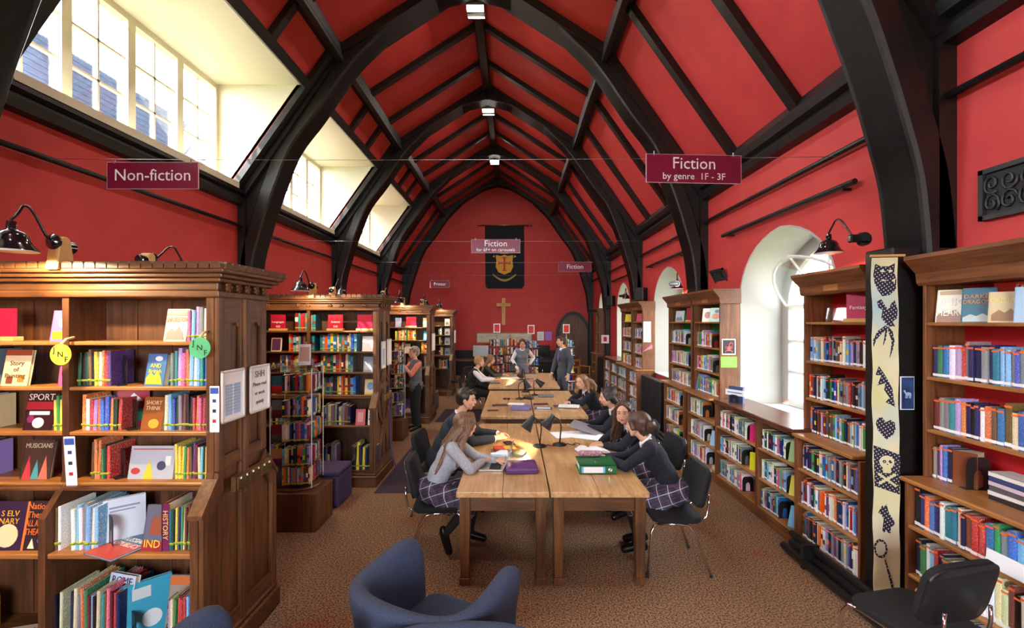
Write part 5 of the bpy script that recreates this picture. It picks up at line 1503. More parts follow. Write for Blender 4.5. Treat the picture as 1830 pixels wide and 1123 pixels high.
# ================================================================== seats
def rounded_pad(w, h, t, r=.06, n=5, bulge=.0):
    """rounded rectangle in XY (w by h), thickness t in Z"""
    pts = []
    for (cx, cy, a0) in ((w / 2 - r, h / 2 - r, 0), (-w / 2 + r, h / 2 - r, 90), (-w / 2 + r, -h / 2 + r, 180), (w / 2 - r, -h / 2 + r, 270)):
        for k in range(n + 1):
            a = R(a0 + 90 * k / n); pts.append((cx + r * math.cos(a), cy + r * math.sin(a)))
    return pts
def stack_chair(loc, rz, label):
    """faces local +X"""
    c = empty('stacking_chair', loc, rz); tag(c, label, 'chair', 'black stacking chairs')
    seat = MB().prism(rounded_pad(.42, .46, .05, .09), 'Z', .425, .47)
    seat.build('seat', BLACKFAB, c, bevel=.015, seg=3)
    # back pad: tilted, slightly curved
    M = Matrix.Translation((-.23, 0, .70)) @ Matrix.Rotation(R(-14), 4, 'Y')
    m = MB(); pts = rounded_pad(.46, .34, .04, .09)
    n = len(pts)
    def V(p, t): return M @ Vector((t - .35 * p[0] ** 2 * -1 - .0, p[0], p[1]))
    vs = [V(p, -.018) for p in pts] + [V(p, .022) for p in pts]
    m.add(vs, [tuple(range(n)), tuple(range(2 * n - 1, n - 1, -1))] + [(i, i + n, (i + 1) % n + n, (i + 1) % n) for i in range(n)])
    m.build('backrest', BLACKFAB, c, bevel=.012, seg=3)
    M2 = M @ Matrix.Translation((-.02, 0, 0))
    vs = [M2 @ Vector((-.006 + .35 * p[0] ** 2, p[0] * 1.0, p[1])) for p in pts] + [M2 @ Vector((.004 + .35 * p[0] ** 2, p[0], p[1])) for p in pts]
    MB().add(vs, [tuple(range(n)), tuple(range(2 * n - 1, n - 1, -1))] + [(i, i + n, (i + 1) % n + n, (i + 1) % n) for i in range(n)]).build('back_shell', SATBLACK, c)
    for s in (-1, 1):
        y = s * .2
        MB().tube([(.16, y, .415), (.2, y * 1.03, .41), (.23, y * 1.1, .36), (.27, y * 1.25, .012)], .011, 8).build('leg', CHROME, c, smooth=True)
        MB().tube([(.16, y, .415), (.0, y, .415), (-.08, y * 1.02, .405), (-.13, y * 1.1, .34), (-.25, y * 1.25, .012)], .011, 8).build('leg', CHROME, c, smooth=True)
        for x in (.27, -.25): MB().lathe([(.014, 0), (.014, .02), (.008, .024)], 8, Matrix.Translation((x, y * 1.25, 0))).build('foot_cap', SATBLACK, c)
        MB().tube([(-.1, y * .8, .42), (-.2, y * .8, .425), (-.25, y * .8, .46), (-.27, y * .78, .56), (-.272, y * .75, .64)], .010, 8).build('back_bracket', CHROME, c, smooth=True)
    return c
stack_chair((1.36, 4.06, 0), PI, 'black stacking chair by the green file table, first in its row')
stack_chair((1.50, 5.02, 0), PI + .1, 'black stacking chair behind the smiling long haired girl')
stack_chair((1.48, 5.78, 0), PI - .1, 'black stacking chair under the girl with dark hair in profile')
stack_chair((-.70, 4.27, 0), .05, 'black stacking chair under the girl in the grey jumper')
stack_chair((-.84, 5.22, 0), -.1, 'black stacking chair under the boy in the dark suit')
stack_chair((1.33, 7.72, 0), PI, 'black stacking chair under the curly haired girl')
stack_chair((-.98, 10.2, 0), .1, 'black stacking chair under the fair haired boy')
stack_chair((-.82, 11.25, 0), 0, 'black stacking chair under the girl in black')
stack_chair((2.24, 2.62, 0), 1.78, 'black chair with chrome frame at the bottom edge by the bookcase')
stack_chair((-1.5, 12.9, 0), 2.6, 'empty black chair in the dark far corner beyond the tables')
stack_chair((1.0, 14.5, 0), PI / 2, 'empty black chair at the far computer desk')

# blue grey tub armchairs
TWEED = noise_mat('blue_grey_tweed', srgb(34, 44, 66), srgb(60, 72, 100), scale=(1, 1, 1), nscale=190, detail=3, rough=.9, bump=.25, lo=.3, hi=.7)
def tub_chair(loc, rz, label):
    """opens to local +Y; U-shaped flaring wall, plump seat"""
    c = empty('tub_armchair', loc, rz); tag(c, label, 'armchair', 'blue grey tub armchairs')
    # path of the wall in plan: front of one arm, round the back, front of the other
    plan = [(-.34, .30), (-.35, .1), (-.355, -.1), (-.33, -.24), (-.24, -.32), (-.1, -.345), (.1, -.345), (.24, -.32), (.33, -.24), (.355, -.1), (.35, .1), (.34, .30)]
    m = MB()
    rows = []
    prof = [(0, .10), (0.0, .35), (.02, .55), (.055, .70), (.05, .745), (.01, .76), (-.045, .745), (-.06, .69), (-.075, .5), (-.085, .3), (-.085, .1)]   # outward offset, height
    for i, (x, y) in enumerate(plan):
        a = Vector(plan[max(0, i - 1)]); b = Vector(plan[min(len(plan) - 1, i + 1)])
        t = (b - a).normalized(); nrm = Vector((t.y, -t.x))
        if nrm.dot(Vector((x, y))) < 0: nrm = -nrm
        k = 1.0
        h = 1.0 + .05 * (1 if abs(x) > .3 and y > .05 else 0)
        rows.append([(x + nrm.x * o, y + nrm.y * o, z * (h if z > .4 else 1)) for (o, z) in prof])
    n = len(prof)
    vs = [p for r_ in rows for p in r_]
    fs = []
    for i in range(len(rows) - 1):
        for j in range(n):
            fs.append((i * n + j, i * n + (j + 1) % n, (i + 1) * n + (j + 1) % n, (i + 1) * n + j))
    fs.append(tuple(range(n))); fs.append(tuple((len(rows) - 1) * n + j for j in range(n - 1, -1, -1)))
    m.add(vs, fs)
    o = m.build('shell', TWEED, c, smooth=True)
    md = o.modifiers.new('sub', 'SUBSURF'); md.levels = 2; md.render_levels = 2
    s = MB().prism(rounded_pad(.56, .62, .1, .1), 'Z', .27, .43).build('seat_cushion', TWEED, c, bevel=.04, seg=3)
    s.location = (0, .03, 0)
    for (x, y) in ((-.27, .24), (.27, .24), (-.25, -.25), (.25, -.25)):
        MB().tube([(x * .95, y * .95, .11), (x, y, 0)], [.022, .016], 8).build('leg', SATBLACK, c)
    return c
tub_chair((-.42, 2.49, 0), -.48, 'blue grey tub armchair turned to the tables, whole of it showing')
tub_chair((-1.13, 1.86, 0), -.3, 'blue grey tub armchair cut by the bottom edge near the bookcase')
tub_chair((-.22, 1.72, 0), PI, 'blue grey tub armchair just showing its rim at the bottom edge')

# box, poufs, mats
b = tag(MB().box(-2.66, -1.98, 4.62, 5.05, 0, .385).build('wooden_box', OAK['Z'], bevel=.006), 'dark wooden box under the clear book carousel', 'box')
def pouf(x0, x1, y0, y1, h, c, label):
    p = empty('pouf', ((x0 + x1) / 2, (y0 + y1) / 2, 0)); tag(p, label, 'pouf', 'purple cube seats')
    hx, hy = (x1 - x0) / 2, (y1 - y0) / 2
    MB().box(-hx, hx, -hy, hy, .01, h - .06).build('body', c, p, bevel=.02, seg=3)
    MB().box(-hx, hx, -hy, hy, h - .06, h).build('cushion', c, p, bevel=.025, seg=3)
PURP = noise_mat('purple_felt', srgb(60, 48, 84), srgb(82, 66, 106), nscale=120, rough=.9)
pouf(-2.46, -1.98, 5.22, 5.66, .41, PURP, 'purple cube seat behind the wooden box')
pouf(-2.2, -1.86, 11.0, 11.4, .42, mat('grey_felt', srgb(92, 84, 96), .9), 'grey cube seat between the last two oak bookcases')
b = tag(MB().box(-2.36, -1.96, 8.15, 8.55, 0, .36).build('wooden_box', OAK['Z'], bevel=.006), 'dark wooden box under the carousel beside the standing woman', 'box')
MATP = noise_mat('aubergine_mat', srgb(46, 34, 46), srgb(66, 50, 64), nscale=150, rough=.95)
tag(MB().box(-1.72, -.62, 5.68, 7.72, 0.0, .008).build('floor_mat', MATP), 'dark aubergine floor mat beside the first reading tables', 'mat')
tag(MB().box(-1.66, -.75, 9.7, 11.1, 0.0, .008).build('floor_mat', MATP), 'dark floor mat in the aisle near the fair haired boy', 'mat')

# ================================================================== book carousels
def acrylic_carousel(loc, rz, label, zs, w, top, key, face_cols):
    c = empty('acrylic_carousel', loc, rz); tag(c, label, 'carousel')
    h = w / 2
    M = Matrix.Translation(loc) @ Matrix.Rotation(rz, 4, 'Z')
    MB().lathe([(h * 1.15, 0), (h * 1.18, .012), (h * 1.15, .025)], 24).build('turntable', OAK['X'], c)
    for (sx, sy) in ((-1, -1), (1, -1), (1, 1), (-1, 1)):
        MB().box(sx * h - .004, sx * h + .004, sy * h - .004, sy * h + .004, .03, top).build('upright', EDGE, c)
    MB().box(-.006, .006, -h, h, .03, top).build('divider', ACRYL, c); MB().box(-h, h, -.006, .006, .03, top).build('divider', ACRYL, c)
    for z in zs + [top]:
        MB().box(-h, h, -h, h, z - .006, z).build('tier', ACRYL, c)
        for s in (-1, 1):
            MB().box(-h, h, s * h - .002, s * h + .002, z, z + .035).build('lip', ACRYL, c)
            MB().box(s * h - .002, s * h + .002, -h, h, z, z + .035).build('lip', ACRYL, c)
    for k, z in enumerate(zs):
        row('%s tier of the %s' % (ORD(len(zs) - k), key), M @ Vector((-h + .11, -h + .008, z)), M.to_3x3() @ Vector((1, 0, 0)), w - .13, rz, (.16, .19), (.012, .024), (.1, .12), PAL_L, [(LAB_LOW, srgb(226, 200, 60))])
        row('%s tier side of the %s' % (ORD(len(zs) - k), key), M @ Vector((h - .008, -h + .14, z)), M.to_3x3() @ Vector((0, 1, 0)), w - .16, rz + PI / 2, (.16, .19), (.012, .024), (.1, .12), PAL_L, [(LAB_LOW, srgb(226, 200, 60))])
        p = M @ Vector((-h + .06, -h + .012, z))
        cc = face_cols[k % len(face_cols)]
        face_book(p, rz + .1, .095, .175, .02, .0, cc[0], cc[1] % key, band=(0, .45), bandcol=cc[2], group='books in the clear carousels')
    return c
FC = [(srgb(90, 80, 110), 'grey violet book in the lowest tier of the %s', srgb(60, 60, 80)), (srgb(170, 120, 70), 'tan and plum book in the fourth tier of the %s', srgb(90, 30, 70)), (srgb(110, 24, 40), 'dark red book in the third tier of the %s', srgb(70, 66, 70)), (srgb(96, 96, 104), 'grey and maroon book in the second tier of the %s', srgb(80, 34, 34)), (srgb(50, 100, 120), 'teal and red book in the top tier of the %s', srgb(190, 40, 40))]
acrylic_carousel((-2.28, 4.88, .385), .12, 'clear acrylic book carousel on the dark wooden box', [.06, .255, .50, .745, .99], .40, 1.24, 'clear carousel', FC)
acrylic_carousel((-2.16, 8.35, .36), .3, 'clear acrylic book carousel beside the standing woman', [.06, .3, .55, .8, 1.04], .34, 1.28, 'woman side carousel', FC)
lc = empty('leaflet_card', (-2.2, 4.86, 1.628), .25); tag(lc, 'white leaflet in a clear stand on top of the carousel', 'leaflet')
MB().box(-.07, .07, -.04, .04, 0, .01).build('stand', ACRYL, lc)
M = Matrix.Rotation(-.12, 4, 'X')
MB().xbox(M, .12, .004, .22, (0, 0, .125)).build('leaflet', PAPER, lc)
MB().xbox(M, .09, .002, .15, (0, -.004, .13)).build('print', mat('pink_print', srgb(206, 170, 160), .8), lc)

def wire_carousel(loc, label, h, card):
    c = empty('wire_carousel', loc); tag(c, label, 'carousel', 'book spinners near the end wall')
    MB().tube([(0, 0, 0), (0, 0, h)], .018, 8).build('pole', STEEL, c)
    MB().lathe([(.24, 0), (.24, .03), (.03, .05)], 16).build('base', STEEL, c)
    nt = 6
    for k in range(nt):
        z = .12 + k * (h - .2) / nt
        for s in range(4):
            a = s * PI / 2 + .4
            Mr = Matrix.Rotation(a, 4, 'Z')
            o = MB()
            o.tube([Mr @ Vector((-.16, -.2, z)), Mr @ Vector((.16, -.2, z))], .005, 5).tube([Mr @ Vector((-.16, -.2, z)), Mr @ Vector((-.1, -.03, z)), Mr @ Vector((.1, -.03, z)), Mr @ Vector((.16, -.2, z))], .005, 5)
            o.build('wire_shelf', STEEL, c)
            if s in (0, 3):
                st = Vector(loc) + Mr @ Vector((-.15, -.19, z + .005))
                row('spinner %d%d' % (k, s), st, Mr.to_3x3() @ Vector((1, 0, 0)), .3, a, (.17, .2), (.02, .04), (.1, .12), PAL_M + ['red', 'blue'], [])
    if card:
        MB().tube([(0, 0, h), (0, 0, h + .1)], .008, 6).build('card_stem', STEEL, c)
        MB().box(-.1, .1, -.006, .0, h + .06, h + .32).build('card_frame', PAPER, c)
        MB().box(-.075, .075, -.01, -.006, h + .085, h + .295).build('card', mat('sign_red', srgb(200, 30, 30), .5), c)
    return c
wire_carousel(P(888, 680, 13.6)[:2] + (0,), 'book spinner under the first red card by the end wall', 1.72, True)
wire_carousel(P(912, 680, 14.2)[:2] + (0,), 'book spinner half hidden behind the woman in the waistcoat', 1.7, False)
wire_carousel(P(949, 680, 13.4)[:2] + (0,), 'book spinner with a red card right of the woman in the waistcoat', 1.68, True)
wire_carousel(P(1012, 680, 13.6)[:2] + (0,), 'book spinner with a red card behind the man in the suit', 1.7, True)
emit_books()

# computer desk at the end wall, wooden armchair, radiators
d = empty('computer_desk', (.95, 16.6, 0)); tag(d, 'black computer desk with a monitor against the end wall', 'desk')
MB().box(-.55, .55, -.35, .35, .7, .74).build('top', SATBLACK, d)
for s in (-1, 1): MB().box(s * .52 - .02, s * .52 + .02, -.33, .33, 0, .7).build('side', SATBLACK, d)
MB().box(-.3, .3, -.02, .04, .84, 1.25).build('monitor', GLOSSBLACK, d, bevel=.01)
MB().box(-.06, .06, 0, .08, .74, .9).build('monitor_stand', SATBLACK, d)
d2 = empty('computer_desk', (-1.7, 16.7, 0)); tag(d2, 'dark desk with a screen below the printer sign', 'desk')
MB().box(-.9, .9, -.35, .35, .7, .74).build('top', OAK['X'], d2)
for s in (-1, 1): MB().box(s * .85 - .02, s * .85 + .02, -.33, .33, 0, .7).build('side', SATBLACK, d2)
MB().box(.2, .75, -.02, .04, .84, 1.24).build('monitor', mat('lit_screen', (.5, .55, .56), .3), d2, bevel=.01)
MB().box(.42, .54, 0, .08, .74, .9).build('monitor_stand', SATBLACK, d2)
w = empty('wooden_armchair', (2.02, 14.6, 0), -2.5); tag(w, 'pale wooden armchair standing by the arched door', 'chair')
PW = {a: GOLD[a] for a in 'XYZ'}
MB().box(-.24, .24, -.23, .23, .42, .45).build('seat', PW['X'], w, bevel=.008)
for (x, y, h) in ((-.25, .22, .68), (.25, .22, .68), (-.25, -.22, .9), (.25, -.22, .9)):
    MB().box(x - .022, x + .022, y - .022, y + .022, 0, h).build('leg', PW['Z'], w, bevel=.004)
for x in (-.25, .25): MB().box(x - .03, x + .03, -.22, .26, .67, .7).build('armrest', PW['Y'], w, bevel=.006)
for z in (.6, .82): MB().box(-.24, .24, -.23, -.205, z, z + .08).build('back_rail', PW['X'], w, bevel=.004)
for z in (.15,): MB().box(-.25, .25, .21, .23, z, z + .03).build('stretcher', PW['X'], w)
def radiator(x, y0, y1, label):
    r = empty('column_radiator', (x, y0, 0)); tag(r, label, 'radiator', 'black cast iron radiators')
    n = int((y1 - y0) / .065)
    for k in range(n):
        y = (k + .5) * (y1 - y0) / n
        MB().box(-.07, .07, y - .026, y + .026, .12, .98).build('column', SATBLACK, r, bevel=.018, seg=2)
    for z in (.2, .9): MB().tube([(0, 0, z), (0, y1 - y0, z)], .03, 8).build('header_pipe', SATBLACK, r)
    for y in (.05, y1 - y0 - .05): MB().box(-.06, .06, y - .03, y + .03, 0, .14).build('foot', SATBLACK, r)
    return r
radiator(2.74, 8.55, 9.85, 'black column radiator under the narrow second arched window')
radiator(2.72, 13.75, 14.9, 'black column radiator at the far end near the wooden armchair')

# ================================================================== fabric banner on the post
LINEN = noise_mat('painted_linen', srgb(226, 216, 182), srgb(206, 202, 140), nscale=2.2, scale=(1, 1, 1), rough=.9, lo=.4, hi=.65, c3=srgb(170, 196, 196), c3scale=1.6, c3lo=.5, c3hi=.66, bump=.15, bumpscale=160)
def dot_mat():
    m, nt, N, L, b = nodes_of('dotted_black_fabric')
    tc = N.new('ShaderNodeTexCoord'); mp = N.new('ShaderNodeMapping'); mp.inputs['Scale'].default_value = (52, 52, 52); mp.inputs['Rotation'].default_value = (0, .6, 0)
    L.new(tc.outputs['Object'], mp.inputs['Vector'])
    fr = N.new('ShaderNodeVectorMath'); fr.operation = 'FRACTION'; L.new(mp.outputs[0], fr.inputs[0])
    sb = N.new('ShaderNodeVectorMath'); sb.operation = 'SUBTRACT'; sb.inputs[1].default_value = (.5, .5, .5); L.new(fr.outputs[0], sb.inputs[0])
    ml = N.new('ShaderNodeVectorMath'); ml.operation = 'MULTIPLY'; ml.inputs[1].default_value = (1, 0, 1); L.new(sb.outputs[0], ml.inputs[0])
    ln = N.new('ShaderNodeVectorMath'); ln.operation = 'LENGTH'; L.new(ml.outputs[0], ln.inputs[0])
    lt = N.new('ShaderNodeMath'); lt.operation = 'LESS_THAN'; lt.inputs[1].default_value = .19; L.new(ln.outputs['Value'], lt.inputs[0])
    mx = N.new('ShaderNodeMix'); mx.data_type = 'RGBA'; L.new(lt.outputs[0], mx.inputs[0]); mx.inputs[6].default_value = (.02, .016, .03, 1); mx.inputs[7].default_value = (.7, .68, .66, 1)
    L.new(mx.outputs[2], b.inputs['Base Color']); b.inputs['Roughness'].default_value = .9
    return m
DOTS = dot_mat()
ba = empty('fabric_banner', (2.485, 3.12, 0), -.18); tag(ba, 'long cream fabric banner with dotted black shapes hanging at the post', 'banner')
BW = .078
def wob(z): return .003 * math.sin(z * 7) + .012 * (2.5 - z)
m = MB(); n = 30
vs = []
for k in range(n + 1):
    z = .26 + 2.27 * k / n
    e = .004 * math.sin(k * 5.1)
    for (x, y) in ((-BW + e, 0), (BW + e * .7, 0), (BW + e * .7, .004), (-BW + e, .004)):
        vs.append((x, y - wob(z), z))
fs = [(0, 1, 2, 3), tuple(4 * n + j for j in (3, 2, 1, 0))]
for k in range(n):
    for j in range(4): fs.append((4 * k + j, 4 * k + (j + 1) % 4, 4 * k + 4 + (j + 1) % 4, 4 * k + 4 + j))
m.add(vs, fs); m.build('cloth', LINEN, ba, smooth=False)
MB().tube([(-BW - .02, -.02, 2.54), (BW + .03, -.02, 2.54)], .008, 8).build('top_rod', PINE, ba)
MB().tube([(-BW - .005, -.03, .25), (BW + .02, -.03, .25)], .008, 8).build('bottom_rod', PINE, ba)
def applique(name, polys, mt=DOTS, off=.004, zm=None):
    m = MB()
    for poly in polys:
        poly = [(p[0] * .8, (zm[2] + (p[1] - zm[0]) * (zm[3] - zm[2]) / (zm[1] - zm[0])) if zm else p[1]) for p in poly]
        zc = sum(p[1] for p in poly) / len(poly)
        n = len(poly)
        vs = [(p[0], -wob(p[1]) - off, p[1]) for p in poly] + [(p[0], -wob(p[1]) + .001, p[1]) for p in poly]
        m.add(vs, [tuple(range(n)), tuple(range(2 * n - 1, n - 1, -1))] + [(i, i + n, (i + 1) % n + n, (i + 1) % n) for i in range(n)])
    return m.build(name, mt, ba)
def circ(cx, cz, r, n=14, a0=0, a1=2 * PI): return [(cx + r * math.cos(a0 + (a1 - a0) * k / n), cz + r * math.sin(a0 + (a1 - a0) * k / n)) for k in range(n)]
applique('owl_shape', [[(-.07, 2.48), (-.03, 2.45), (.03, 2.45), (.075, 2.48), (.07, 2.38), (.085, 2.3), (.08, 2.2), (.03, 2.14), (-.02, 2.13), (-.05, 2.19), (-.075, 2.27), (-.085, 2.36)]], zm=(2.13,2.48,2.27,2.49))
applique('eye', [circ(-.02, 2.40, .014), circ(.04, 2.40, .014), [(-.03, 2.31), (.02, 2.30), (-.02, 2.29)], [(.05, 2.30), (.075, 2.32), (.07, 2.27)]], LINEN, .007, zm=(2.13,2.48,2.27,2.49))
applique('bird_shape', [[(-.06, 2.07), (-.03, 2.09), (-.01, 2.05), (.02, 2.0), (.05, 2.06), (.07, 2.08), (.09, 2.0), (.085, 1.93), (.05, 1.9), (.07, 1.86), (.02, 1.86), (-.03, 1.93), (-.02, 2.0), (-.05, 2.02)],
                        [(.0, 1.87), (.02, 1.85), (-.03, 1.8), (-.07, 1.75), (-.09, 1.69), (-.095, 1.74), (-.06, 1.82)], [(.02, 1.86), (.05, 1.82), (.065, 1.74), (.05, 1.66), (.03, 1.6), (.04, 1.67), (.045, 1.74), (.02, 1.82)], [(.0, 1.84), (.012, 1.83), (.0, 1.75), (-.02, 1.7), (-.01, 1.76)]], zm=(1.6,2.09,1.86,2.25))
applique('tree_shape', [[(-.05, 1.5), (-.075, 1.42), (-.03, 1.42), (-.06, 1.33), (.0, 1.35), (-.01, 1.29)] + [(.03, 1.22), (.0, 1.18), (.07, 1.14), (.06, 1.2), (.05, 1.3), (.02, 1.37), (-.01, 1.43)]], zm=(1.14,1.5,1.53,1.8))
applique('heart_shape', [[(0, .99), (-.06, 1.06), (-.075, 1.11), (-.06, 1.15), (-.03, 1.16), (0, 1.12), (.035, 1.14), (.065, 1.12), (.07, 1.07), (.05, 1.03)]], zm=(.99,1.16,1.31,1.46))
applique('skull_panel', [[(-.095, .90), (.1, .83), (.095, .50), (-.09, .56)]], zm=(.5,.9,.95,1.27))
applique('skull', [circ(.0, .765, .055), [(-.03, .73), (.03, .73), (.028, .675), (-.028, .675)]], LINEN, .007, zm=(.5,.9,.95,1.27))
applique('crossbones', [[(-.07, .66), (-.06, .675), (.075, .575), (.065, .56)], [(.07, .66), (.06, .675), (-.065, .59), (-.055, .575)]], LINEN, .007, zm=(.5,.9,.95,1.27))
applique('eye_socket', [circ(-.02, .77, .013), circ(.024, .77, .013), [(-.005, .745), (.008, .745), (.002, .755)]], DOTS, .009, zm=(.5,.9,.95,1.27))
applique('dog_shape', [[(-.05, .44), (-.03, .47), (-.02, .46), (.0, .48), (.01, .44), (.02, .42), (.05, .38), (.06, .36), (.05, .34), (.03, .33), (.03, .29), (.01, .29), (.0, .31), (-.02, .29), (-.03, .3), (-.02, .38), (-.04, .41), (-.06, .42)]], zm=(.29,.48,.69,.88))
lens = []
for k in range(16):
    a, b = 2 * PI * k / 16, 2 * PI * (k + 1) / 16
    lens.append([(-.045 + .05 * math.cos(a), .44 - .24 + .055 * math.sin(a) + .04), (-.045 + .05 * math.cos(b), .24 + .055 * math.sin(b)), (-.045 + .038 * math.cos(b), .24 + .042 * math.sin(b)), (-.045 + .038 * math.cos(a), .24 + .042 * math.sin(a))])
lens.append([(-.02, .185), (-.01, .18), (.05, .02), (.03, .02)])
lg = applique('magnifier_shape', lens, zm=(.02,.3,.33,.65))

# ================================================================== notices, tags, stands and sockets on the cases
def notice_on_end(ci, y0, y1, z0, z1_, label, lines, framed=True, tint=None):
    x = CX1 + .035
    f = empty('framed_notice' if framed else 'paper_notice', (x, (y0 + y1) / 2, (z0 + z1_) / 2)); tag(f, label, 'notice', 'notices on the bookcase ends')
    hy, hz = (y1 - y0) / 2, (z1_ - z0) / 2
    if framed:
        m = MB(); e = .016
        m.box(0, .016, -hy, hy, -hz, -hz + e); m.box(0, .016, -hy, hy, hz - e, hz); m.box(0, .016, -hy, -hy + e, -hz, hz); m.box(0, .016, hy - e, hy, -hz, hz)
        m.build('frame', mat('silver_frame', srgb(206, 202, 196), .35), f, bevel=.004)
    MB().box(0, .006, -hy + .008, hy - .008, -hz + .008, hz - .008).build('sheet', PAPER, f)
    if tint:
        for s in (-1, 1): MB().box(.006, .007, s * hy * .36 - hy * .3, s * hy * .36 + hy * .3, -hz * .75, hz * .45).build('table_print', mat('pale_blue_print', srgb(170, 194, 224), .8), f)
        for k in range(9):
            MB().box(.007, .0075, -hy * .6, hy * .6, hz * .38 - k * hz * .12, hz * .4 - k * hz * .12).build('print_line', mat('grey_ink', (.3, .3, .33), .8), f)
    for (t, size, z) in lines:
        text_mesh('lettering', t, size, mat('dark_ink', (.12, .12, .14), .7), frame_M((.008, 0, z), (0, 1, 0), (0, 0, 1)), f, maxw=hy * 1.7)
    return f
notice_on_end(0, 2.75, 2.985, 1.49, 1.805, 'silver framed notice with a pale blue table on the first bookcase end', [], tint=True)
notice_on_end(0, 3.045, 3.285, 1.49, 1.805, 'silver framed notice reading SHH please read or work quietly', [('SHH', .062, .095), ('Please read', .036, .03), ('or work', .036, -.03), ('quietly', .036, -.09)])
notice_on_end(1, 6.06, 6.24, 1.48, 1.84, 'silver framed notice with a blue table on the second bookcase end', [], framed=True, tint=True)
notice_on_end(1, 6.32, 6.52, 1.5, 1.86, 'plain white framed notice on the second bookcase end', [], framed=True)
notice_on_end(2, 9.75, 10.1, 1.48, 1.85, 'white notice on the end of the third bookcase', [])
notice_on_end(3, 13.3, 13.65, 1.48, 1.85, 'white notice on the end of the last bookcase', [])
def jnf(loc, c, label, r=.062):
    t = empty('round_tag', loc); tag(t, label, 'tag', 'round JNF shelf tags')
    MB().prism([(r * math.cos(a * PI / 14), r * math.sin(a * PI / 14)) for a in range(28)], 'Y', -.003, 0).build('disc', c, t)
    for (ch, x, z) in (('J', -.036, .026), ('N', 0, 0), ('F', .034, -.03)):
        text_mesh('lettering', ch, .046, mat('black_ink', (.01, .01, .01), .7), frame_M((x, -.005, z), (1, 0, 0), (0, 0, 1)), t)
    for s in (-1, 1):
        M = frame_M((s * .016, -.004, s * .014), (1, 0, -.9), (.9, 0, 1)); MB().xbox(M, .11, .0015, .001).build('divider_line', mat('grey_ink', (.3, .3, .33), .8), t)
    MB().tube([(0, 0, r - .005), (0, .03, r + .025), (0, .08, r + .035)], .008, 6).build('hook', mat('beige_plastic', srgb(200, 176, 130), .5), t, smooth=True)
jnf((px(109, 2.70), 2.70, 2.1 - (634 - 575) * 2.70 / 830), mat('lime_card', srgb(196, 206, 60), .5), 'lime green round JNF tag on the middle partition')
jnf((px(357.5, 2.70), 2.70, 2.1 - (622 - 575) * 2.70 / 830), mat('mint_card', srgb(80, 180, 120), .5), 'mint green round JNF tag at the aisle end of the shelf')
def strip_leaflet(loc, label, h, w=.055, lean=.0, rz=0.0):
    t = empty('leaflet_strip', loc, rz); tag(t, label, 'leaflet', 'narrow leaflets on the first bookcase')
    M = Matrix.Rotation(-lean, 4, 'X')
    MB().xbox(M, w, .004, h, (0, 0, h / 2)).build('card', PAPER, t)
    MB().xbox(M, w * .86, .002, h * .13, (0, -.003, h * .9)).build('header', mat('blue_header', srgb(50, 80, 160), .6), t)
    for k in range(3): MB().xbox(M, w * .35, .002, w * .35, (0, -.003, h * (.68 - .22 * k))).build('emblem', mat(['ink_navy', 'ink_dark', 'ink_red'][k], [srgb(40, 50, 110), srgb(40, 40, 44), srgb(170, 40, 50)][k], .7), t)
    MB().box(-w * .6, w * .6, -.02, .02, 0, .006).build('holder_foot', ACRYL, t)
strip_leaflet((px(381.5, 2.72), 2.73, 1.45), 'narrow white leaflet with a blue header on the aisle end stile', .27)
strip_leaflet((px(117, 2.66), 2.70, 1.147), 'narrow white leaflet in a clear holder on the ledge', .29, lean=-.08, rz=.2)
def acrylic_stand(loc, rz, w, h, label):
    t = empty('acrylic_stand', loc, rz); tag(t, label, 'display stand', 'clear acrylic stands')
    M = Matrix.Rotation(-.2, 4, 'X')
    MB().xbox(M, w, .004, h, (0, 0, h / 2)).build('panel', ACRYL, t)
    MB().box(-w / 2, w / 2, -.04, .03, 0, .004).build('foot', ACRYL, t); MB().box(-w / 2, w / 2, -.042, -.038, 0, .02).build('lip', ACRYL, t)
acrylic_stand((px(184, 2.8), CASE_Y[0] - .18, UZ[3]), 0, .16, .15, 'empty clear acrylic stand on the top shelf of the first bookcase')
acrylic_stand((px(38, 2.8), CASE_Y[0] - .13, UZ[2]), 0, .12, .15, 'empty clear acrylic stand on the second shelf behind the painting book')
acrylic_stand((FU + .12, 4.1, RZU[3]), -1.2, .2, .13, 'empty clear acrylic stand on the fantasy top shelf')
# brass sockets
sk = empty('socket_strip', (CX1 + .014, 3.1, 1.085)); tag(sk, 'row of three brass double sockets on the bookcase end', 'socket')
MB().box(0, .03, -.21, .21, -.045, .045).build('back_board', OAK['Y'], sk)
for k in range(3):
    pl = MB().box(.03, .038, -.2 + k * .136, -.2 + k * .136 + .13, -.04, .04).build('socket_plate', BRASS, sk, bevel=.003)
    for s in (0, 1):
        y = -.2 + k * .136 + .033 + s * .064
        m = MB(); m.box(.038, .0395, y - .003, y + .003, .006, .018); m.box(.038, .0395, y - .014, y - .006, -.014, -.009); m.box(.038, .0395, y + .006, y + .014, -.014, -.009)
        m.build('pin_holes', SATBLACK, pl)
        MB().box(.038, .043, y - .004, y + .004, .022, .034).build('rocker_switch', PAPER, pl)
cb = tag(MB().tube([(CX1 + .03, 6.45, 1.2), (CX1 + .035, 6.47, .9), (CX1 + .04, 6.5, .5), (CX1 + .06, 6.52, .2), (CX1 + .1, 6.6, .02), (CX1 + .05, 6.85, .01)], .008, 6).build('power_cord', mat('violet_cord', srgb(70, 66, 130), .6), smooth=True), 'violet cord hanging from the sockets on the second bookcase end', 'cord')
s2 = empty('socket_strip', (CX1 + .014, 6.36, 1.085)); tag(s2, 'brass sockets on the second bookcase end', 'socket')
MB().box(0, .03, -.2, .2, -.045, .045).build('back_board', OAK['Y'], s2)
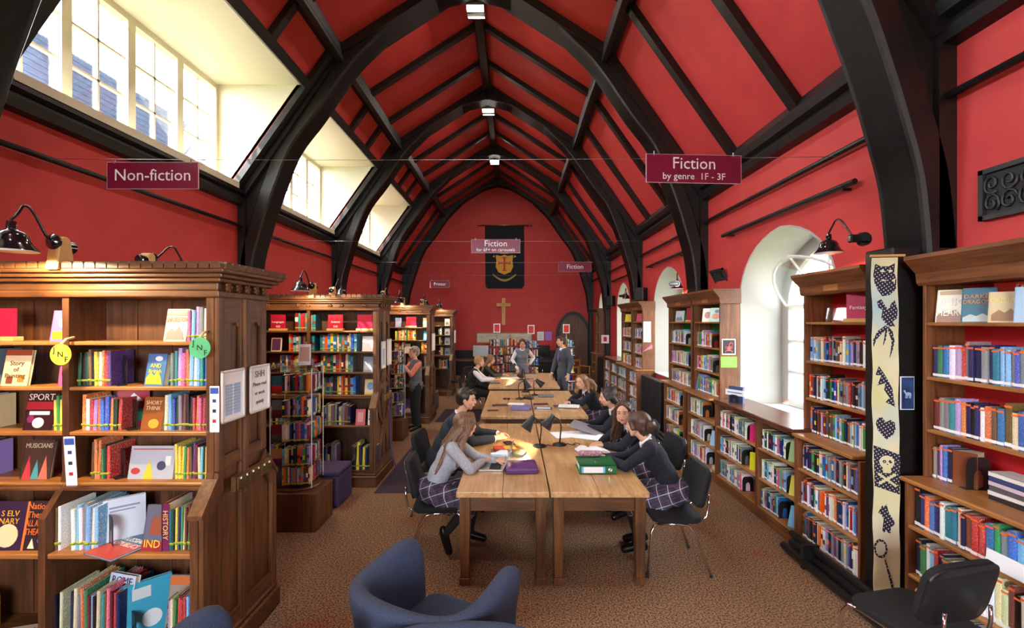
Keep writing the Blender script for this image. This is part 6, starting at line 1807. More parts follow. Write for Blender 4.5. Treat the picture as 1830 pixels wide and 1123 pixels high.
for k in range(2): MB().box(.03, .04, -.17 + k * .18, -.02 + k * .18, -.035, .035).build('socket_plate', BRASS, s2)

# papers on the sides of the right hand cases
def side_paper(x0, x1, y, z0, z1_, m_, label, extra=None):
    o = MB().box(x0, x1, y - .004, y - .001, z0, z1_).build('side_notice', m_); tag(o, label, 'notice')
    if extra: extra(o)
    return o
def scorp(o):
    MB().box(2.757, 2.913, 6.152, 6.156, 1.675, 1.855).build('dark_print', mat('print_black', (.02, .01, .012), .5), o)
    m = MB(); q = mat('print_pink', srgb(210, 90, 100), .5)
    m.ball((2.835, 6.152, 1.74), (.022, .003, .035), 8)
    pts = [(2.835, 6.151, 1.77), (2.84, 6.151, 1.80), (2.86, 6.151, 1.82), (2.88, 6.151, 1.81), (2.875, 6.151, 1.785)]
    m.tube(pts, .008, 6)
    for s in (-1, 1):
        m.tube([(2.835 + s * .01, 6.151, 1.72), (2.835 + s * .045, 6.151, 1.705), (2.835 + s * .04, 6.151, 1.69)], .006, 5)
        for z in (1.735, 1.75, 1.765): m.tube([(2.835 + s * .015, 6.151, z), (2.835 + s * .05, 6.151, z + .008)], .003, 4)
    m.build('scorpion_picture', q, o)
side_paper(2.745, 2.925, 6.158, 1.66, 1.87, PAPER, 'white bordered pink scorpion print on the green backed bookcase', scorp)
def lines(o):
    for k in range(4): MB().box(2.76, 2.9 - .02 * (k % 2), 6.151, 6.153, 1.6 - k * .025, 1.604 - k * .025).build('print_line', mat('grey_ink', (.3, .3, .33), .8), o)
side_paper(2.73, 2.945, 6.158, 1.49, 1.635, mat('lime_paper', srgb(136, 200, 70), .7), 'lime paper notice under the scorpion print', lines)
side_paper(2.74, 2.9, 9.898, 1.66, 2.1, PAPER, 'white paper on the side of the far brown bookcase')
o = MB().prism([(2.72, 1.45), (2.93, 1.62), (2.93, 1.52), (2.84, 1.5)], 'Y', 9.893, 9.897).build('side_notice', mat('pink_paper', srgb(230, 110, 140), .7)); tag(o, 'pink paper arrow on the side of the far brown bookcase', 'notice')
hp = tag(MB().box(2.665, 2.76, 3.208, 3.214, 1.49, 1.72).build('horse_print', PAPER), 'small blue horse print on the black post', 'picture')
MB().box(2.671, 2.754, 3.205, 3.208, 1.496, 1.714).build('picture', noise_mat('night_blue', srgb(24, 44, 84), srgb(50, 80, 130), nscale=14), hp)
m = MB(); m.ball((2.715, 3.204, 1.6), (.022, .002, .012), 8); m.tube([(2.697, 3.204, 1.605), (2.685, 3.204, 1.625)], .006, 5)
for x in (2.70, 2.71, 2.725, 2.733): m.tube([(x, 3.204, 1.6), (x - .004, 3.204, 1.57)], .003, 4)
m.build('horse', mat('print_white', srgb(170, 190, 220), .6), hp)
wc = tag(MB().box(-.003, 0, -.2, .2, 0, .09).build('shelf_card', PAPER), 'white card label on the upper low shelf of the edge bookcase', 'card'); wc.location = (FL - .005, 2.36, .765); wc.rotation_euler = (0, .1, 0)
dc = empty('counter_display', (2.72, 5.72, RZU[0] + .03), -1.1); tag(dc, 'small book with a white card on the dark window counter', 'display')
MB().box(-.1, .1, 0, .03, 0, .2).build('book', mat('cover_slate', srgb(60, 80, 120), .4), dc)
MB().box(-.13, .13, -.02, -.016, .09, .16).build('card', PAPER, dc)
MB().box(-.1, .1, -.022, -.02, .12, .13).build('print_line', mat('blue_header', srgb(50, 80, 160), .6), dc)
o = bpy.data.objects.new('bookend', BEND); COL.objects.link(o); o.parent = dc; o.location = (0, -.03, 0); o.rotation_euler = (0, 0, PI / 2); o.scale = (.1, .12, .1)

# ================================================================== things on the reading tables
TZ = .751
lp = empty('laptop', (-.19, 4.33, TZ), -.06); tag(lp, 'silver laptop open in front of the girl in grey', 'laptop')
ALU = mat('laptop_aluminium', srgb(190, 186, 182), .3, metal=.7)
MB().box(-.13, .09, -.155, .155, 0, .014).build('base', ALU, lp, bevel=.004)
for i in range(5):
    for j in range(12):
        pass
kb = MB().box(-.035, .07, -.135, .135, .014, .0145).build('keyboard_well', SATBLACK, lp)
km = MB()
for i in range(5):
    for j in range(12): km.box(-.032 + i * .02, -.015 + i * .02, -.13 + j * .0218, -.112 + j * .0218, .0145, .0165)
kk = km.build('keys', MATBLACK, lp); kk['kind'] = 'stuff'
M = Matrix.Translation((.092, 0, .012)) @ Matrix.Rotation(R(22), 4, 'Y')
MB().xbox(M, .008, .31, .215, (0, 0, .108)).build('screen_lid', ALU, lp, bevel=.003)
MB().xbox(M, .002, .29, .19, (-.005, 0, .11)).build('screen', mat('dark_screen', (.04, .045, .05), .1, emit=(.5, .5, .52), strength=.15), lp)
pf = empty('purple_folder', (.05, 4.24, TZ), .06); tag(pf, 'purple zipped folder on the reading table by the laptop', 'folder')
PF = mat('purple_vinyl', srgb(92, 40, 110), .45)
MB().box(-.14, .15, -.14, .15, 0, .045).build('body', PF, pf, bevel=.012, seg=2)
MB().box(-.145, .155, -.145, .155, .02, .026).build('zip', mat('dark_zip', srgb(60, 24, 76), .6), pf)
MB().box(-.11, .12, -.08, .06, .045, .048).build('pocket', mat('purple_shine', srgb(110, 56, 130), .3), pf)
def flat(loc, rz, w, l, t, c, label, **k): return flat_book(loc, rz, w, l, t, c, label, group='things lying on the tables', **k)
flat((-.1, 4.86, TZ), .2, .24, .17, .03, srgb(216, 60, 40), 'red and yellow book on the table beside the boy', pics=((.2, 0, .25, .4, srgb(230, 190, 50)),))
flat((.05, 4.72, TZ), -.3, .11, .15, .02, srgb(120, 160, 60), 'green book on the table near the lit lamp', pics=((.1, .1, .3, .3, srgb(190, 70, 60)),))
flat((-.06, 5.12, TZ), .4, .09, .16, .012, srgb(26, 26, 30), 'black phone case on the table near the boy hands')
bx_ = tag(MB().box(-.24, -.02, 4.60, 4.74, TZ, TZ + .05).build('plastic_box', glassy('frosted_box', (.9, .92, .95), .3, .1)), 'clear plastic box behind the open laptop', 'box')
lf = empty('lever_arch_file', (.735, 4.24, TZ), 0); tag(lf, 'green lever arch file lying on the table with its spine outward', 'folder')
GF = mat('green_file', srgb(16, 104, 58), .35)
MB().box(-.165, .165, -.14, .14, 0, .004).box(-.165, .165, -.14, .14, .076, .08).box(-.165, .165, -.14, -.136, 0, .08).build('cover', GF, lf)
MB().box(-.15, .15, -.12, .13, .006, .05).build('paper_block', PAPER, lf)
MB().box(-.14, .055, -.1415, -.14, .012, .064).build('spine_label', PAPER, lf)
for x in (-.145, .045): MB().box(x, x + .018, -.142, -.1405, .012, .064).build('label_stripe', mat('label_blue', srgb(110, 180, 220), .5), lf)
MB().lathe([(.018, 0), (.018, .003), (.011, .004), (.011, .001)], 16, Matrix.Translation((.11, -.14, .04)) @ Matrix.Rotation(R(90), 4, 'X')).build('finger_ring', CHROME, lf)
MB().tube([(-.01, -.05, .08), (-.01, -.05, .1), (.02, -.05, .1), (.02, -.05, .08)], .004, 6).build('lever', CHROME, lf)
pc = remeshed(MB().rcone((.62, 4.36, TZ + .11), (.80, 4.36, TZ + .11), .03, .028), 'pencil_case', noise_mat('pink_pattern', srgb(200, 150, 160), srgb(90, 40, 60), nscale=60), None, .008, 3); tag(pc, 'pink patterned pencil case on the green file', 'pencil case')
ob = empty('open_book', (.80, 4.80, TZ), .25); tag(ob, 'open book with white pages held by the two girls', 'book')
for s in (-1, 1):
    A = [(s * .15 * k / 8, .02 + .03 * math.sin(PI * min(1, k / 8 * 1.1)) * (1 if s < 0 else .7)) for k in range(9)]
    MB().band(A, [(p[0], 0.004 + (p[1] - .02) * .5) for p in A], -.11, .11, 'Y').build('page_block', PAPER, ob)
    MB().box(0 if s > 0 else -.155, .155 if s > 0 else 0, -.115, .115, 0, .004).build('cover', mat('violet_cover', srgb(60, 50, 120), .4), ob)
for (x, y, rz, w, l, lab, m_) in ((.66, 5.55, .2, .21, .3, 'large white sheet spread on the table before the dark haired girl', PAPER), (.86, 5.45, -.5, .22, .3, 'second white sheet overlapping the large one', PAPER)):
    o = tag(MB().box(-w, w, -l / 2, l / 2, 0, .002).build('paper_sheet', m_), lab, 'paper'); o.location = (x, y, TZ + (.003 if rz < 0 else 0)); o.rotation_euler = (0, 0, rz)
o = tag(MB().box(-.2, .2, -.14, .14, 0, .004).build('document_wallet', mat('grey_card', srgb(130, 124, 130), .6)), 'grey document wallet raised over the white sheets', 'folder'); o.location = (.88, 5.66, TZ + .05); o.rotation_euler = (.1, .25, -.35)
# second tables
flat((-.24, 7.45, TZ), .1, .24, .16, .012, srgb(60, 34, 46), 'dark plum folder on the second tables, aisle side')
o = tag(MB().box(-.15, .15, -.12, .12, 0, .05).build('ring_binder', mat('lilac_binder', srgb(120, 110, 160), .4), bevel=.008), 'lilac ring binder on the second tables', 'folder'); o.location = (.1, 7.15, TZ); o.rotation_euler = (0, 0, -.15)
o = tag(MB().box(-.13, .13, -.09, .09, 0, .003).build('paper_sheet', PAPER), 'white paper lying on the lilac binder', 'paper'); o.location = (.02, 7.3, TZ + .053); o.rotation_euler = (0, 0, -.2)
flat((-.33, 7.02, TZ), 0, .16, .07, .01, srgb(20, 20, 24), 'black phone lying on the second tables, aisle side')
flat((.42, 7.5, TZ), .0, .24, .16, .016, srgb(70, 30, 36), 'dark maroon book on the second tables beyond the notebook')
flat((.44, 7.12, TZ), -.1, .26, .2, .02, srgb(60, 66, 90), 'dark notebook with a white sheet on the second tables', pics=((0, .05, .4, .3, (.8, .82, .85)),))
flat((.8, 7.35, TZ), .1, .36, .2, .014, srgb(90, 80, 88), 'grey folder under white papers by the curly haired girl')
o = tag(MB().box(-.16, .16, -.09, .09, 0, .02).build('paper_stack', PAPER), 'stack of white papers by the curly haired girl', 'paper'); o.location = (.85, 7.28, TZ + .015); o.rotation_euler = (0, 0, -.2)
o = tag(MB().box(-.09, .09, -.05, .05, 0, .04).build('spectacle_case', SATBLACK, bevel=.015, seg=2), 'black spectacle case between the second table lamps', 'case'); o.location = (.24, 8.1, TZ); o.rotation_euler = (0, 0, -.6)
o = tag(MB().box(-.14, .14, -.05, .05, 0, .05).build('pencil_box', mat('grey_card', srgb(130, 124, 130), .6), bevel=.006), 'grey pencil box on the second tables', 'pencil case'); o.location = (.56, 8.3, TZ)
sg = empty('sunglasses', (-.14, 8.0, TZ)); tag(sg, 'brown folded sunglasses on the second tables', 'glasses')
for s in (-1, 1): MB().ball((s * .035, 0, .018), (.028, .006, .018), 8).build('lens', mat('brown_lens', (.05, .02, .01), .1), sg, smooth=True)
MB().tube([(-.06, 0, .02), (-.06, .06, .012), (.05, .07, .01)], .004, 5).build('temple', mat('brown_lens', (.05, .02, .01), .1), sg)
# far tables
flat((.34, 10.3, TZ), 0, .24, .16, .03, srgb(190, 40, 60), 'red book on the far tables')
flat((.33, 10.5, TZ + .0), .2, .2, .14, .05, srgb(40, 36, 44), 'dark box shaped book on the far tables')
o = tag(MB().box(-.22, .22, -.15, .15, 0, .003).build('paper_sheet', PAPER), 'white paper under the far lit lamp', 'paper'); o.location = (-.12, 11.1, TZ)
flat((-.42, 10.1, TZ), .2, .2, .14, .012, srgb(60, 50, 50), 'dark notebook before the fair haired boy')
flat((.25, 11.9, TZ), 0, .6, .2, .02, srgb(40, 44, 60), 'long dark folder at the far table end')
# ================================================================== people
SKIN = noise_mat('skin', srgb(214, 160, 132), srgb(224, 174, 146), nscale=14, rough=.5, spec=.35)
LIP = mat('lips', srgb(176, 92, 86), .45)
EYEW = mat('eye_white', (.42, .40, .38), .5)
IRIS = mat('dark_iris', (.02, .012, .008), .35)
def hair_mat(name, a, b):
    return noise_mat(name, a, b, scale=(34, 34, 3.0), nscale=2.4, detail=4, rough=.42, bump=.5, lo=.3, hi=.7)
H_BROWN = hair_mat('brown_hair', srgb(66, 44, 30), srgb(140, 104, 74))
H_DARK = hair_mat('dark_hair', srgb(20, 14, 12), srgb(52, 36, 28))
H_DKBROWN = hair_mat('dark_brown_hair', srgb(40, 26, 18), srgb(92, 62, 42))
H_BLOND = hair_mat('fair_hair', srgb(132, 96, 54), srgb(196, 156, 104))
H_CURL = hair_mat('light_brown_hair', srgb(94, 64, 38), srgb(170, 128, 84))
H_GREY = hair_mat('grey_hair', srgb(96, 90, 84), srgb(170, 164, 154))
GREYKNIT = noise_mat('grey_knit', srgb(150, 152, 158), srgb(176, 178, 184), nscale=60, rough=.95, bump=.2)
NAVY = noise_mat('navy_knit', srgb(18, 20, 30), srgb(34, 36, 48), nscale=60, rough=.95, bump=.2)
SUITN = noise_mat('navy_suit', srgb(28, 32, 42), srgb(40, 46, 58), nscale=90, rough=.85)
SUITG = noise_mat('grey_suit', srgb(58, 62, 70), srgb(76, 80, 88), nscale=90, rough=.85)
SHIRT = mat('white_shirt', srgb(232, 230, 232), .75)
BLACKC = noise_mat('black_cloth', (.008, .008, .009), (.018, .018, .02), nscale=70, rough=.9)
VESTG = noise_mat('grey_waistcoat', srgb(112, 118, 132), srgb(134, 140, 154), nscale=60, rough=.9)
CORAL = noise_mat('coral_shirt', srgb(214, 110, 84), srgb(226, 140, 112), nscale=24, rough=.85)
TUNIC = noise_mat('grey_tunic', srgb(92, 94, 98), srgb(114, 116, 120), nscale=60, rough=.9)
SHOE = mat('black_leather', (.008, .008, .009), .25)
TIE = mat('purple_tie', srgb(110, 60, 150), .5)
def plaid():
    m, nt, N, L, b = nodes_of('plaid_cloth')
    tc = N.new('ShaderNodeTexCoord')
    mp = N.new('ShaderNodeMapping'); mp.inputs['Rotation'].default_value = (.35, .3, .6); L.new(tc.outputs['Object'], mp.inputs['Vector'])
    sp = N.new('ShaderNodeSeparateXYZ'); L.new(mp.outputs[0], sp.inputs[0])
    def band(out, scale, width, off=0.0):
        a = N.new('ShaderNodeMath'); a.operation = 'MULTIPLY_ADD'; a.inputs[1].default_value = scale; a.inputs[2].default_value = off; L.new(out, a.inputs[0])
        f = N.new('ShaderNodeMath'); f.operation = 'FRACT'; L.new(a.outputs[0], f.inputs[0])
        g = N.new('ShaderNodeMath'); g.operation = 'LESS_THAN'; g.inputs[1].default_value = width; L.new(f.outputs[0], g.inputs[0])
        return g.outputs[0]
    col = None
    base = N.new('ShaderNodeRGB'); base.outputs[0].default_value = (*srgb(66, 60, 78), 1)
    cur = base.outputs[0]
    for (o, s, w, off, c, k) in (('X', 11, .42, 0, srgb(38, 30, 44), .7), ('Z', 11, .42, 0, srgb(38, 30, 44), .7), ('Y', 11, .3, .5, srgb(80, 70, 96), .5), ('X', 11, .06, .3, srgb(206, 200, 210), .75), ('Z', 11, .06, .3, srgb(206, 200, 210), .75), ('Z', 11, .05, .85, srgb(130, 60, 80), .6)):
        mk = N.new('ShaderNodeMath'); mk.operation = 'MULTIPLY'; mk.inputs[1].default_value = k; L.new(band(sp.outputs[o], s, w, off), mk.inputs[0])
        mx = N.new('ShaderNodeMix'); mx.data_type = 'RGBA'; L.new(mk.outputs[0], mx.inputs[0]); L.new(cur, mx.inputs[6]); mx.inputs[7].default_value = (*c, 1)
        cur = mx.outputs[2]
    L.new(cur, b.inputs['Base Color']); b.inputs['Roughness'].default_value = .9
    return m
PLAID = plaid()

def add_hand(mb, wrist, d, palm, side, curl=.35, s=1.0, rr=1.0):
    """wrist point, finger direction d, palm normal (towards the palm), side +1 when the thumb lies on d x palm"""
    d = d.normalized(); palm = (palm - d * palm.dot(d)).normalized(); w = d.cross(palm) * side
    kn = wrist + d * .085 * s
    for k in (-1, -.3, .4, 1):
        mb.rcone(wrist + w * .014 * k * s, kn + w * .030 * k * s, .016 * s, .012 * s, 8)
    for k, ln in enumerate((.072, .08, .075, .058)):
        base = kn + w * (.031 - .0207 * k) * s
        spread = w * (.10 - .066 * k)
        d1 = (d + spread + palm * curl * .6).normalized(); d2 = (d + spread + palm * curl * 1.7).normalized()
        mid = base + d1 * ln * .5 * s
        mb.rcone(base - d1 * .01, mid, .0094 * s * rr, .0088 * s * rr, 8)
        mb.rcone(mid, mid + d2 * ln * .5 * s, .0088 * s * rr, .0074 * s * rr, 8)
    t0 = wrist + d * .025 * s + w * .022 * s; t1 = t0 + (d * .6 + w * .75 + palm * .25).normalized() * .042 * s
    mb.rcone(t0, t1, .0125 * s, .0105 * s * rr, 8)
    mb.rcone(t1, t1 + (d * .95 + w * .3 + palm * .35).normalized() * .034 * s, .0105 * s * rr, .0085 * s * rr, 8)

def person(label, root, th, neck, head, yaw=0.0, pitch=0.0, roll=0.0, pel=.56, scale=1.0, arms=None, legs=None, hair=None, hairm=None, top=None, over=None, lower='trousers', lowm=None,
           collar=True, tie=None, vox=.009, near=True, extra=None, hairends=None, female=True, jacket=False):
    p = empty('person', (root[0], root[1], 0)); tag(p, label, 'person')
    F = Vector((math.cos(th), math.sin(th), 0)); Lf = Vector((-math.sin(th), math.cos(th), 0)); U = Vector((0, 0, 1))
    W = lambda f, l, u: F * f + Lf * l + U * u
    Pv = W(0, 0, pel); Nk = W(*neck); Hd = W(*head)
    sp = (Nk - Pv); Ls = sp.length; sd = sp.normalized()
    sf = Lf.cross(sd); sf = -sf if sf.dot(F) < 0 else sf
    MT = Matrix((sf, Lf, sd)).transposed()
    shw = (.155 if female else .185)
    sh = {s: Nk - sd * .045 + Lf * s * shw for s in (-1, 1)}
    hip = {s: Pv + Lf * s * .085 for s in (-1, 1)}
    A = {s: (W(*arms[s][0]), W(*arms[s][1])) for s in (-1, 1)}
    G = {s: [W(*q) for q in legs[s]] for s in (-1, 1)}          # knee, ankle, toe
    bw = 1.0 if female else 1.12
    def torso(mb, c, top_=True):
        mb.ball(Pv + sd * .0, (.115 + c, .155 * bw + c, .12 + c), 14, MT)
        mb.ball(Pv + sd * Ls * .34, (.098 + c, .128 * bw + c, .17 + c), 14, MT)
        mb.ball(Pv + sd * Ls * .66 + sf * .01, (.105 + c, .148 * bw + c, .175 + c), 14, MT)
        if female: 
            for s in (-1, 1): mb.ball(Pv + sd * Ls * .62 + sf * .065 + Lf * s * .06, .058 + c, 10)
        for s in (-1, 1): mb.rcone(Nk - sd * .05, sh[s] - Lf * s * .02, .06 + c * .6, .056 + c, 10)
    def arm(mb, c, fr=1.0, fore=1.0):
        for s in (-1, 1):
            e, w = A[s]
            if fr < 1: mb.rcone(sh[s], sh[s].lerp(e, fr), .052 + c, .046 + c, 10)
            else:
                mb.rcone(sh[s], e, .051 + c, .041 + c, 10)
                if fore: mb.rcone(e, e.lerp(w, fore), .041 + c, .03 + c, 10)
    # ---- body: head, neck, trunk and limbs, one surface
    b = MB()
    torso(b, -.02); arm(b, -.014, 1, 0)
    for s in (-1, 1):
        e, w = A[s]; b.rcone(e, w, .034, .025, 10)
        d = (arms[s][2] if len(arms[s]) > 2 else None)
        dv = W(*d) if d else (w - e)
        add_hand(b, w + (w - e).normalized() * .012, dv, W(*(arms[s][3] if len(arms[s]) > 3 else (0, 0, -1))), -s if True else s, curl=(arms[s][4] if len(arms[s]) > 4 else .35), s=.96 * scale, rr=1.0 if near else 1.15)
        k, a, t = G[s]
        b.rcone(hip[s], k, .068, .05, 10); b.rcone(k, a, .05, .034, 10); b.rcone(a, t, .034, .026, 8)
    ch = Hd - Nk
    b.rcone(Nk - sd * .03, Hd - U * .06, .05, .047, 10)
    HM = (Matrix.Rotation(th + yaw, 3, 'Z') @ Matrix.Rotation(pitch, 3, 'Y') @ Matrix.Rotation(roll, 3, 'X'))
    k = scale
    def h(f, l, u): return Hd + HM @ Vector((f * k, l * k, u * k))
    b.ball(h(-.004, 0, .025), (.098 * k, .078 * k, .094 * k), 16, HM)
    b.ball(h(.03, 0, -.035), (.064 * k, .062 * k, .075 * k), 14, HM)
    b.ball(h(.058, 0, -.09), (.026 * k, .03 * k, .022 * k), 10, HM)
    for s in (-1, 1):
        b.ball(h(.055, s * .036, -.025), (.034 * k, .03 * k, .034 * k), 10, HM)
        b.rcone(h(.04, s * .048, -.075), h(.01, s * .06, -.04), .018 * k, .02 * k, 8)
        b.ball(h(.0, s * .079, -.008), (.02 * k, .009 * k, .03 * k), 8, HM)
        b.rcone(h(.084, s * .018, .034), h(.074, s * .046, .03), .012 * k, .010 * k, 8)
    b.rcone(h(.092, 0, .022), h(.112, 0, -.022), .009 * k, .0125 * k, 8)
    b.ball(h(.105, 0, -.026), (.012 * k, .0165 * k, .0095 * k), 8, HM)
    b.ball(h(.09, 0, -.056), (.016 * k, .026 * k, .012 * k), 8, HM)
    body = remeshed(b, 'body', SKIN, p, vox, 3 if near else 2)
    # ---- face
    for s in (-1, 1):
        e = MB().ball(h(.083, s * .031, .006), (.0115 * k, .0140 * k, .0068 * k), 10, HM).build('eye', EYEW, p, smooth=True)
        MB().ball(h(.0915, s * .031, .006), (.0042 * k, .0072 * k, .0066 * k), 8, HM).build('iris', IRIS, e, smooth=True)
        MB().rcone(h(.099, s * .018, .029), h(.086, s * .048, .031), .0036 * k, .0026 * k, 6).build('eyebrow', hairm, p, smooth=True)
    MB().ball(h(.1035, 0, -.0535), (.0055 * k, .022 * k, .0042 * k), 10, HM).ball(h(.1025, 0, -.0625), (.0065 * k, .018 * k, .0052 * k), 10, HM).build('mouth', LIP, p, smooth=True)
    # ---- clothes
    c0 = .012
    if top is not None:
        m = MB(); torso(m, c0 - .006); arm(m, c0 - .004, *(extra or {}).get('sleeve', (1, .96)))
        remeshed(m, (extra or {}).get('topname', 'jumper'), top, p, max(vox, .01), 4)
    if over is not None:
        m = MB()
        torso(m, c0 + .006)
        if jacket:
            arm(m, c0 + .006, 1, .9)
            if pel > .8:
                m.rcone(Pv + U * .02, Pv - U * .12, .13, .14, 12); m.ball(Pv - U * .06, (.13, .17 * bw, .14), 12, MT)
        elif pel > .8:
            m.ball(Pv - U * .04, (.13, .168, .13), 12, MT)
        remeshed(m, (extra or {}).get('overname', 'waistcoat'), over, p, max(vox, .01), 4)
    if lower == 'skirt':
        m = MB()
        m.ball(Pv - U * .01, (.16, .19, .12), 14, MT)
        if pel < .8:
            for s in (-1, 1):
                m.rcone(hip[s], G[s][0] - F * .03, .105, .092, 12)
                m.rcone(hip[s] + Lf * s * .06 + F * .02, G[s][0] + Lf * s * .05 - F * .1 - U * .05, .07, .06, 10)
                m.rcone(G[s][0] - F * .05 - U * .0, G[s][0] - F * .06 - U * .10, .085, .085, 10)
                m.rcone(hip[s] + Lf * s * .1 + F * .06 - U * .05, hip[s] + Lf * s * .1 + F * .16 - U * .13, .05, .05, 8)
            m.rcone(Pv + F * .05, (G[1][0] + G[-1][0]) / 2 - F * .04, .1, .09, 12)
            m.rcone((G[1][0] + G[-1][0]) / 2 - F * .06, (G[1][0] + G[-1][0]) / 2 - F * .06 - U * .1, .08, .08, 10)
        else:
            m.rcone(Pv, Pv - U * .4, .16, .22, 14)
        remeshed(m, 'skirt', lowm or PLAID, p, .011, 4)
        m = MB()
        for s in (-1, 1):
            k_, a, t = G[s]; m.rcone(hip[s] * .3 + k_ * .7, k_, .06, .056, 10); m.rcone(k_, a, .055, .038, 10); m.rcone(a, a.lerp(t, .3), .038, .036, 8)
        o = remeshed(m, 'tights', BLACKC, p, .011, 3)
    else:
        m = MB()
        m.ball(Pv - U * .01, (.125, .165, .12), 14, MT)
        for s in (-1, 1):
            k_, a, t = G[s]
            m.rcone(hip[s], k_, .088 * bw, .066, 12); m.rcone(k_, a + (k_ - a) * .06, .066, .054, 12)
        remeshed(m, 'trousers', lowm or BLACKC, p, .011, 4)
    for s in (-1, 1):
        k_, a, t = G[s]
        td = (t - a); td.normalize()
        m = MB(); m.rcone(a - td * .03 - U * .01, t, .042, .036, 10); m.rcone(a, a - td * .045 - U * .035 * (1 if abs(td.z) < .5 else 0), .04, .036, 8)
        remeshed(m, 'shoe', SHOE, p, .01, 2)
    if collar:
        m = MB(); n = 16
        CM = Matrix((sf, Lf, sd)).transposed()
        c = Nk + sd * .012
        pts = [c + CM @ Vector((.058 * math.cos(a * 2 * PI / n) + .014, .062 * math.sin(a * 2 * PI / n), .004 - .016 * math.cos(a * 2 * PI / n))) for a in range(n + 1)]
        m.tube(pts, .013, 8, caps=True)
        for s in (-1, 1): m.rcone(c + CM @ Vector((.066, s * .02, -.008)), c + CM @ Vector((.092, s * .055, -.075)), .014, .007, 8)
        m.rcone(c + CM @ Vector((.06, 0, -.03)), c + CM @ Vector((.095, 0, -.12)), .026, .012, 8)
        remeshed(m, 'collar', SHIRT, p, .008, 2)
        if jacket:
            for s in (-1, 1):
                e, w = A[s]; dd = (w - e).normalized(); MB().tube([w - dd * .035, w + dd * .008], [.039, .036], 12).build('cuff', SHIRT, p, smooth=True)
    if tie is not None:
        CM = Matrix((sf, Lf, sd)).transposed(); c = Nk
        MB().rcone(c + CM @ Vector((.095, 0, -.04)), c + CM @ Vector((.1, 0, -.075)), .018, .014, 8).rcone(c + CM @ Vector((.108, 0, -.08)), c + CM @ Vector((.135, 0, -.26)), .016, .028, 8).build('tie', tie, p, smooth=True)
    # ---- hair
    m = MB()
    m.ball(h(-.026, 0, .036), (.102 * k, .092 * k, .092 * k), 16, HM)
    if hair in ('short', 'boy'):
        m.ball(h(-.05, 0, -.01), (.07 * k, .08 * k, .075 * k), 12, HM)
        rnd = random.Random(int(root[0] * 100) + 5)
        for q in range(26):
            a = rnd.uniform(-PI, PI); r_ = rnd.uniform(.02, .085)
            f0, l0 = -.02 + r_ * math.cos(a), r_ * .9 * math.sin(a)
            z0 = .055 + .07 * (1 - (r_ / .09) ** 2)
            m.rcone(h(f0, l0, z0), h(f0 + rnd.uniform(.0, .035), l0 * 1.12 + rnd.uniform(-.015, .015), z0 - .002 + rnd.uniform(-.012, .018)), .018 * k, .009 * k, 7)
        for s in (-1, 1): m.rcone(h(.035, s * .072, .05), h(.03, s * .079, .005), .014 * k, .007 * k, 7)
        m.rcone(h(.05, -.05, .095), h(.088, .0, .08), .022 * k, .016 * k, 8); m.rcone(h(.05, .05, .095), h(.086, .03, .078), .022 * k, .016 * k, 8)
    else:
        for s in (-1, 1):
            m.rcone(h(.055, s * .02, .102), h(.05, s * .078, .045), .022 * k, .016 * k, 8)
            m.rcone(h(.05, s * .078, .045), h(.02, s * .088, -.03), .016 * k, .016 * k, 8)
        m.ball(h(-.055, 0, -.02), (.062 * k, .078 * k, .085 * k), 12, HM)
        for s in (-1, 1): m.ball(h(.012, s * .062, .045), (.05 * k, .03 * k, .045 * k), 10, HM); m.ball(h(-.02, s * .07, .0), (.045 * k, .022 * k, .05 * k), 10, HM)
    if hair == 'bun':
        m.ball(h(-.125, 0, -.005), (.045 * k, .05 * k, .048 * k), 12, HM)
        for q in range(7):
            a = q * 2 * PI / 7; m.rcone(h(-.13, .03 * math.cos(a), -.005 + .03 * math.sin(a)), h(-.145, .045 * math.cos(a + .8), -.005 + .045 * math.sin(a + .8)), .016, .01, 6)
        m.rcone(h(-.06, .05, -.06), h(-.07, .045, -.12), .012, .004, 6); m.rcone(h(-.06, -.05, -.06), h(-.075, -.04, -.13), .012, .004, 6)
    if hair == 'tied':
        m.ball(h(-.1, 0, -.01), (.035 * k, .04 * k, .04 * k), 10, HM)
    if hair in ('long', 'curly'):
        rnd = random.Random(int(root[1] * 100))
        for (f0, l0, u0, f1, l1, u1, r0, r1) in hairends:
            # end points in the person's frame
            a = h(f0, l0, u0); e = W(f1, l1, u1)
            mid = a.lerp(e, .5) + (-F * .02) + U * .015
            if hair == 'curly':
                mid += Vector((rnd.uniform(-.025, .025), rnd.uniform(-.025, .025), 0)); 
                q1 = a.lerp(mid, .5) + Vector((rnd.uniform(-.02, .02), rnd.uniform(-.02, .02), 0)); q2 = mid.lerp(e, .5) + Vector((rnd.uniform(-.03, .03), rnd.uniform(-.03, .03), 0))
                m.rcone(a, q1, r0, r0, 8); m.rcone(q1, mid, r0, (r0 + r1) / 2, 8); m.rcone(mid, q2, (r0 + r1) / 2, r1, 8); m.rcone(q2, e, r1, r1 * .5, 8)
            else:
                m.rcone(a, mid, r0, (r0 + r1) * .55, 8); m.rcone(mid, e, (r0 + r1) * .5, r1 * .45, 8)
    remeshed(m, 'hair', hairm, p, .009 if near else .011, 2)
    return p

SEAT = lambda kf=.42, ku=.50, af=.40: {s: ((kf, s * .1, ku), (af, s * .1, .09), (af + .13, s * .11, .035)) for s in (-1, 1)}
STAND = {s: ((.02, s * .095, .5), (-.01, s * .1, .085), (.15, s * .12, .035)) for s in (-1, 1)}
BACKH = lambda x, u, n=6, wid=.15, r=.032: [(-.06, -.06 + .12 * i / (n - 1), -.02, x + .02 * math.sin(i * 2.0), -wid + 2 * wid * i / (n - 1), u + .04 * math.sin(i * 1.7), r, r * .75) for i in range(n)]

